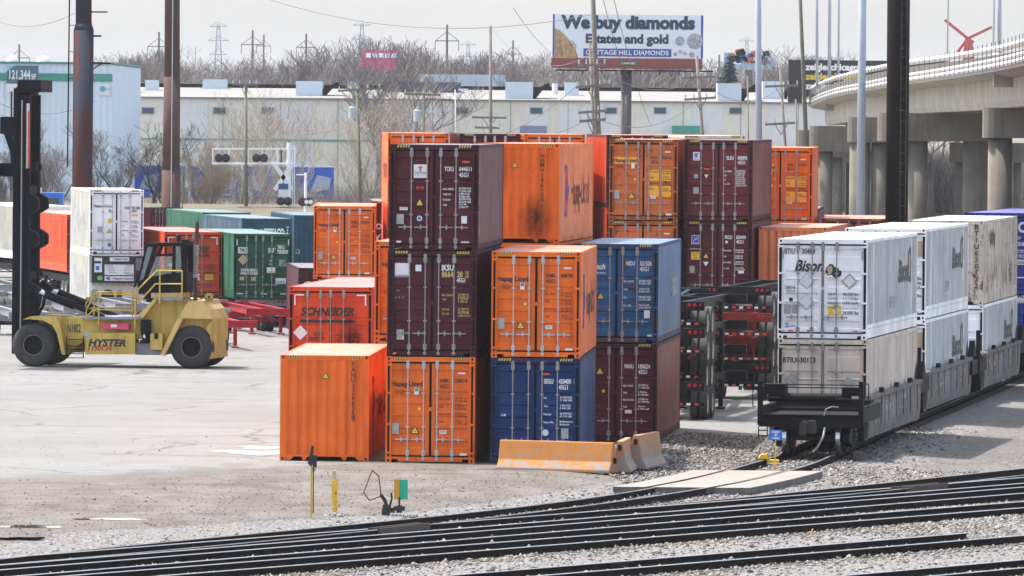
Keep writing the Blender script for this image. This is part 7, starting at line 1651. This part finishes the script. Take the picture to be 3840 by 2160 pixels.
SY = 560; t = empty('crossing_signal', 'second crossing signal post with a pair of lamps, right of the ladder', 'crossing signal', tuple(AT(1146, 690, SY).xy) + (0,)); o = Vector(t.location); b = MB(); b.tube((0, 0, 0), (0, 0, (L(1146, 648)).z), .09, n=8); b.bar(L(1110, 655), L(1146, 655), .08); b.build('mast', [M['silver']], t)
b = MB()
for x in (1135, 1160): q = L(x, 757); b.lathe([(.001, -.30), (.30, -.26), (.30, -.20), (.1, 0)], (q.x, 0, q.z), 'y', 16)
b.build('lamp_pair', [M['black']], t); b = MB()
for x in (1150, 1166): q = L(x, 757); b.lathe([(.001, -.32), (.15, -.31)], (q.x, 0, q.z), 'y', 12)
b.build('lens', [M['s_white']], t)
# ------------------------------------------------------------------ bare trees, brush
M['bark'] = plain('bare_bark', (.12, .105, .10), .95, 0, .25, 1.5, .2); M['twig'] = plain('bare_twig', (.17, .147, .14), .95, 0, .2, .8, .2)
M['bark_pale'] = plain('pale_bark', (.36, .335, .29), .95, 0, .25, 1.5, .2); M['bark_dark'] = plain('dark_bark', (.055, .045, .042), .95, 0, .25, 1.5, .2); M['twig_tan'] = plain('tan_twig', (.34, .285, .225), .95, 0, .2, .8, .2)
def tree_meshes(seed, H, spread, depth=6, up=.35, trunk=.22, stems=1, minr=.012, nb=(2, 4)):
    """trunk mesh and crown mesh of a leafless tree"""
    rr = random.Random(seed); T_b, C_b = MB(), MB()
    def seg(mb, a, c, r0, r1): 
        d = (c - a); 
        if d.length < 1e-4: return
        d.normalize(); u = Vector((0, 0, 1)) if abs(d.z) < .9 else Vector((1, 0, 0)); p = d.cross(u).normalized(); q = p.cross(d)
        n_ = 5 if r0 > .05 else 3; vs = []
        for c_, r_ in ((a, r0), (c, r1)):
            for i in range(n_): t_ = 2 * math.pi * i / n_; vs.append(c_ + (p * math.cos(t_) + q * math.sin(t_)) * r_)
        mb.add(vs, [(i, (i + 1) % n_, n_ + (i + 1) % n_, n_ + i) for i in range(n_)])
    def grow(p, d, L_, r, k):
        n_ = 3 if k < depth - 1 else 2; q = p.copy(); r0 = r
        for i in range(n_):
            d2 = (d + Vector((rr.gauss(0, .14), rr.gauss(0, .14), rr.gauss(0, .08) + .04))).normalized(); q2 = q + d2 * L_ / n_; r1 = max(minr, r0 * .86); seg(T_b if k < 2 else C_b, q, q2, r0, r1); q, r0, d = q2, r1, d2
            if k < depth and i < n_ - 1 and rr.random() < .8:
                a = rr.uniform(0, 6.283); s = Vector((math.cos(a), math.sin(a), up)).normalized(); grow(q, (d * .55 + s * spread).normalized(), L_ * rr.uniform(.45, .7), r0 * .55, k + 1)
        if k < depth:
            m_ = rr.randint(*nb)
            for j in range(m_):
                a = rr.uniform(0, 6.283); s = Vector((math.cos(a), math.sin(a), up * rr.uniform(.3, 1.6))).normalized(); grow(q, (d * .75 + s * spread).normalized(), L_ * rr.uniform(.6, .82), r0 * .72, k + 1)
    for s in range(stems):
        d = Vector((rr.gauss(0, .22 if stems > 1 else .04), rr.gauss(0, .22 if stems > 1 else .04), 1)).normalized(); grow(Vector((rr.gauss(0, .2) * (stems > 1), rr.gauss(0, .2) * (stems > 1), -.1)), d, H * .26, trunk * (.6 if stems > 1 else 1), 0)
    zmax = max(v[2] for v in C_b.v); k = H / zmax
    for mb in (T_b, C_b): mb.v = [(x * k, y * k, z * k) for x, y, z in mb.v]
    return T_b.mesh('trunk', [M['bark']]), C_b.mesh('crown', [M['twig']])
PT = [tree_meshes(11, 14, .75, 5, .45, .26), tree_meshes(12, 14, .6, 5, .7, .24), tree_meshes(13, 14, .85, 5, .35, .28), tree_meshes(14, 12, .45, 5, 1.1, .16, 3), tree_meshes(15, 14, .7, 5, .5, .25)]
BIG = [tree_meshes(21, 15, .8, 5, .6, .20, 3, .011, (1, 3)), tree_meshes(22, 15, .65, 6, .6, .3, 1, .010, (2, 3))]
def tree(label, px, ytop, Y, proto, trunk='bark', crown='twig', group=None, sx=1.0, rot=None):
    A = AT(px, ytop, Y); t = empty('bare_tree', label, 'tree', (A.x, Y, 0), rot if rot is not None else random.uniform(0, 6.28), group)
    H_ = 15.0 if proto in BIG else (12.0 if proto is PT[3] else 14.0); k = A.z / H_; t.scale = (k * sx, k * sx, k)
    obj('trunk', proto[0], t, [M[trunk]]); obj('crown', proto[1], t, [M[crown]]); return t
GT = 'bare trees beyond the warehouse'
rr = random.Random(42); n_ = 0
def treeline(x):       # outline of the wood behind the warehouse in photo rows
    return float(np.interp(x, [380, 480, 600, 700, 780, 900, 1000, 1150, 1250, 1320, 1500, 1600, 1700, 1850, 1950, 2080, 2300, 2500, 2650, 2800, 2950, 3050, 3200, 3840], [215, 190, 175, 150, 215, 240, 205, 215, 185, 150, 135, 190, 215, 190, 200, 180, 215, 215, 190, 235, 205, 170, 210, 230]))
x = 360
while x < 3060:
    Y_ = rr.uniform(1000, 1350); j = rr.randint(0, 4); n_ += 1
    tree('leafless tree of the hazy wood beyond the warehouse', x, treeline(x) + rr.uniform(-8, 38), Y_, PT[j], 'bark', 'twig', GT, rr.uniform(1.0, 1.5), rr.uniform(0, 6.28)); x += rr.uniform(30, 50)
x = 380
while x < 3500:
    tree('leafless tree far off in the haze, low over the warehouse roof', x, treeline(x) + rr.uniform(35, 75), rr.uniform(1500, 1900), PT[rr.randint(0, 4)], 'bark', 'twig', 'far bare trees in the haze', rr.uniform(1.5, 2.2), rr.uniform(0, 6.28)); x += rr.uniform(34, 55)
# trees before the warehouse
FT = [(1420, 128, 830, BIG[1], 'bark', 'twig', 'tall spreading bare tree in front of the pink billboard', 1.0), (1540, 150, 835, PT[0], 'bark', 'twig', 'tall bare tree just right of the pink billboard', 1.0),
      (1490, 250, 640, BIG[0], 'bark_pale', 'twig_tan', 'big pale bushy tree left of the container stacks', .95), (1620, 345, 650, BIG[0], 'bark_pale', 'twig_tan', 'pale bushy tree hidden behind the upper left stack', .9), (1340, 330, 660, BIG[0], 'bark', 'twig_tan', 'brownish bushy tree between transformer pole and signal', .9),
      (1130, 330, 650, BIG[0], 'bark_pale', 'twig_tan', 'thin pale multi stemmed tree right of the signal arm', .8), (1010, 270, 655, BIG[0], 'bark_pale', 'twig_tan', 'tall pale multi stemmed tree above the signal arm', .85), (900, 350, 645, BIG[0], 'bark', 'twig_tan', 'multi stemmed tree right of the brown mast', .75),
      (560, 445, 640, PT[2], 'bark_dark', 'bark_dark', 'dark crooked tree just left of the brown mast', .9), (415, 455, 645, PT[0], 'bark_dark', 'bark', 'dark tree with open twigs right of the rusty mast', .9), (375, 480, 650, PT[4], 'bark_dark', 'bark', 'dark leaning tree against the pale blue wall', .7),
      (190, 440, 640, PT[1], 'bark_dark', 'twig', 'tall dark tree left of the rusty mast', .9), (225, 520, 650, PT[2], 'bark_dark', 'twig', 'small dark tree just left of the rusty mast', .8), (120, 540, 655, PT[3], 'bark', 'twig', 'low bushy tree behind the handler mast', 1.0), (40, 560, 655, PT[3], 'bark', 'twig', 'low bushy tree at the left edge', 1.0),
      (800, 520, 640, PT[3], 'bark', 'twig_tan', 'low reddish bush left of the signal arm', 1.1), (720, 560, 640, PT[3], 'bark', 'twig_tan', 'low bush right of the brown mast', 1.0), (3120, 600, 760, PT[3], 'bark', 'twig_tan', 'bush seen between the leftmost piers', 1.2), (3570, 620, 760, PT[3], 'bark', 'twig_tan', 'bush seen between the right piers', 1.2),
      (2045, 215, 900, PT[1], 'bark', 'twig', 'bare tree whose top shows left of the billboard', 1.0), (3050, 165, 1000, PT[2], 'bark', 'twig', 'pale bare tree above the black billboard', 1.0)]
for (px, yt, Y_, pr, tk, cr, lab, sx) in FT: tree(lab, px, yt, Y_, pr, tk, cr, None, sx, px * .37)
# dark conifer
A = AT(2735, 205, 950); t = empty('conifer', 'dark green conifer beside the mural billboard', 'tree', (A.x, 950, 0)); b = MB(); b.tube((0, 0, 0), (0, 0, A.z), .3, .05, 8); b.build('trunk', [M['bark_dark']], t); b = MB(); rr = random.Random(8)
for i in range(2600):
    z = A.z * (1 - rr.random() ** .75 * .9); w_ = (A.z - z) * .30 + .2; a = rr.uniform(0, 6.283); q = w_ * rr.uniform(.2, 1.0); s = rr.uniform(.25, .6); c = Vector((q * math.cos(a), q * math.sin(a), z - q * .25)); d = Vector((math.cos(a), math.sin(a), -.35)) * s; e = Vector((-math.sin(a), math.cos(a), rr.uniform(-.4, .4))) * s * .4
    b.add([c - e, c + d, c + e, c - d * .3 + Vector((0, 0, .15))], [(0, 1, 2, 3)])
b.build('crown', [plain('conifer_needles', (.035, .06, .05), .9, 0, .4, .8, .2)], t)
# brush: the brown thicket below the trees
def brush(name, label, x0, x1, Y0, Y1, h, count, mats, seed):
    r = np.random.default_rng(seed); n_ = count; Xp = r.uniform(x0, x1, n_); Yp = r.uniform(Y0, Y1, n_); X0 = (Xp - 1920) / F * Yp
    hh = h(Xp) * r.uniform(.35, 1.0, n_); ang = r.uniform(0, 6.28, n_); lean = r.uniform(0, .45, n_); w = r.uniform(.012, .03, n_)
    segs = []; P = np.stack([X0, Yp, np.zeros(n_)], -1); dirx, diry = np.cos(ang) * lean, np.sin(ang) * lean
    V = []; Fc = []; K = 4
    pts_ = [P]
    for k in range(1, K + 1):
        f = k / K; pts_.append(P + np.stack([dirx * hh * f + r.normal(0, .12, n_) * hh * .3, diry * hh * f + r.normal(0, .1, n_), hh * f], -1))
    pts_ = np.stack(pts_, 1)                              # n, K+1, 3
    wv_ = (w[:, None] * np.linspace(1, .35, K + 1)[None])[..., None]
    tri = [np.array([1, 0, 0]), np.array([-.5, .87, 0]), np.array([-.5, -.87, 0])]
    V = np.stack([pts_ + wv_ * t_ for t_ in tri], 2).reshape(-1, 3)      # n, K+1, 3
    base = (np.arange(n_) * (K + 1) * 3)[:, None, None, None]; k_ = (np.arange(K) * 3)[None, :, None, None]; q = np.array([[0, 1, 4, 3], [1, 2, 5, 4], [2, 0, 3, 5]])[None, None]
    F_ = (base + k_ + q).reshape(-1, 4); me = bpy.data.meshes.new(name); me.vertices.add(len(V)); me.vertices.foreach_set('co', V.ravel()); me.loops.add(F_.size); me.loops.foreach_set('vertex_index', F_.ravel()); me.polygons.add(len(F_))
    me.polygons.foreach_set('loop_start', np.arange(len(F_)) * 4); me.polygons.foreach_set('loop_total', np.full(len(F_), 4)); me.polygons.foreach_set('material_index', np.repeat(r.integers(0, len(mats), n_), K * 3)); me.update()
    for m_ in mats: me.materials.append(M[m_])
    return tag(obj(name, me), label, 'thicket', kind='stuff')
brush('undergrowth', 'brown leafless thicket below the trees behind the yard', -60, 1960, 620, 700, lambda x: np.interp(x, [0, 300, 700, 900, 1200, 1450, 1900], [3.2, 3.0, 3.2, 3.4, 3.6, 4.6, 5.0]), 14000, ['twig', 'twig_tan', 'bark', 'bark_pale'], 3)
brush('undergrowth', 'dry weeds seen between the piers of the overpass', 3040, 3840, 720, 800, lambda x: 7.0 + 0 * x, 14000, ['twig', 'twig_tan', 'bark'], 4)
# grass strip and bank under the trees
m_ = plain('spring_grass', (.08, .15, .03), .95, 0, .3, 2, .2); a, c = AT(505, 788, 540), AT(650, 788, 540); z_ = AT(580, 785, 540).z
b = MB(); b.add([(a.x - 1, 505, -.1), (c.x, 505, -.1), (c.x, 530, z_), (c.x, 556, z_), (a.x - 1, 556, z_), (a.x - 1, 530, z_), (a.x - 1, 556, -.1), (c.x, 556, -.1)], [(0, 1, 2, 5), (5, 2, 3, 4), (4, 3, 7, 6)]); tag(b.build('grass_bank', [m_]), 'small bright green grass bank under the brown mast', 'grass bank', kind='structure')
b = MB(); xa, xb = AT(-100, 780, 575).x, AT(2050, 780, 575).x; zz = AT(800, 778, 590).z
b.add([(xa, 560, -.1), (xb, 560, -.1), (xb, 600, zz), (xa, 600, zz), (xb, 760, zz * .6), (xa, 760, zz * .6)], [(0, 1, 2, 3), (3, 2, 4, 5)]); tag(b.build('embankment', [plain('dry_bank', (.12, .10, .07), .95, 0, .3, .5, .2)]), 'low dry embankment under the thicket', 'embankment', kind='structure')
b = MB(); xa, xb = AT(3000, 780, 700).x, AT(4200, 780, 700).x; zz = AT(3200, 798, 720).z
b.add([(xa, 690, -.1), (xb, 690, -.1), (xb, 720, zz), (xa, 720, zz), (xb, 820, zz), (xa, 820, zz)], [(0, 1, 2, 3), (3, 2, 4, 5)]); tag(b.build('embankment', [plain('dry_bank_far', (.09, .08, .055), .95, 0, .3, .5, .2)]), 'low embankment behind the piers of the overpass', 'embankment', kind='structure')
# ------------------------------------------------------------------ haze
HAZE = .00005
if HAZE > 0:
    m, n, l, p = mat('haze_air'); n.remove(p); pv = n.new('ShaderNodeVolumePrincipled'); pv.inputs['Color'].default_value = (.86, .90, .96, 1); pv.inputs['Density'].default_value = HAZE; pv.inputs['Anisotropy'].default_value = .35
    l.new(pv.outputs[0], n['Material Output'].inputs['Volume']); b = MB(); b.box(-5200, 5200, -80, 9200, -1.6, 75); tag(b.build('haze', [m]), 'thin pale haze over the yard and the far trees', 'haze', kind='stuff')
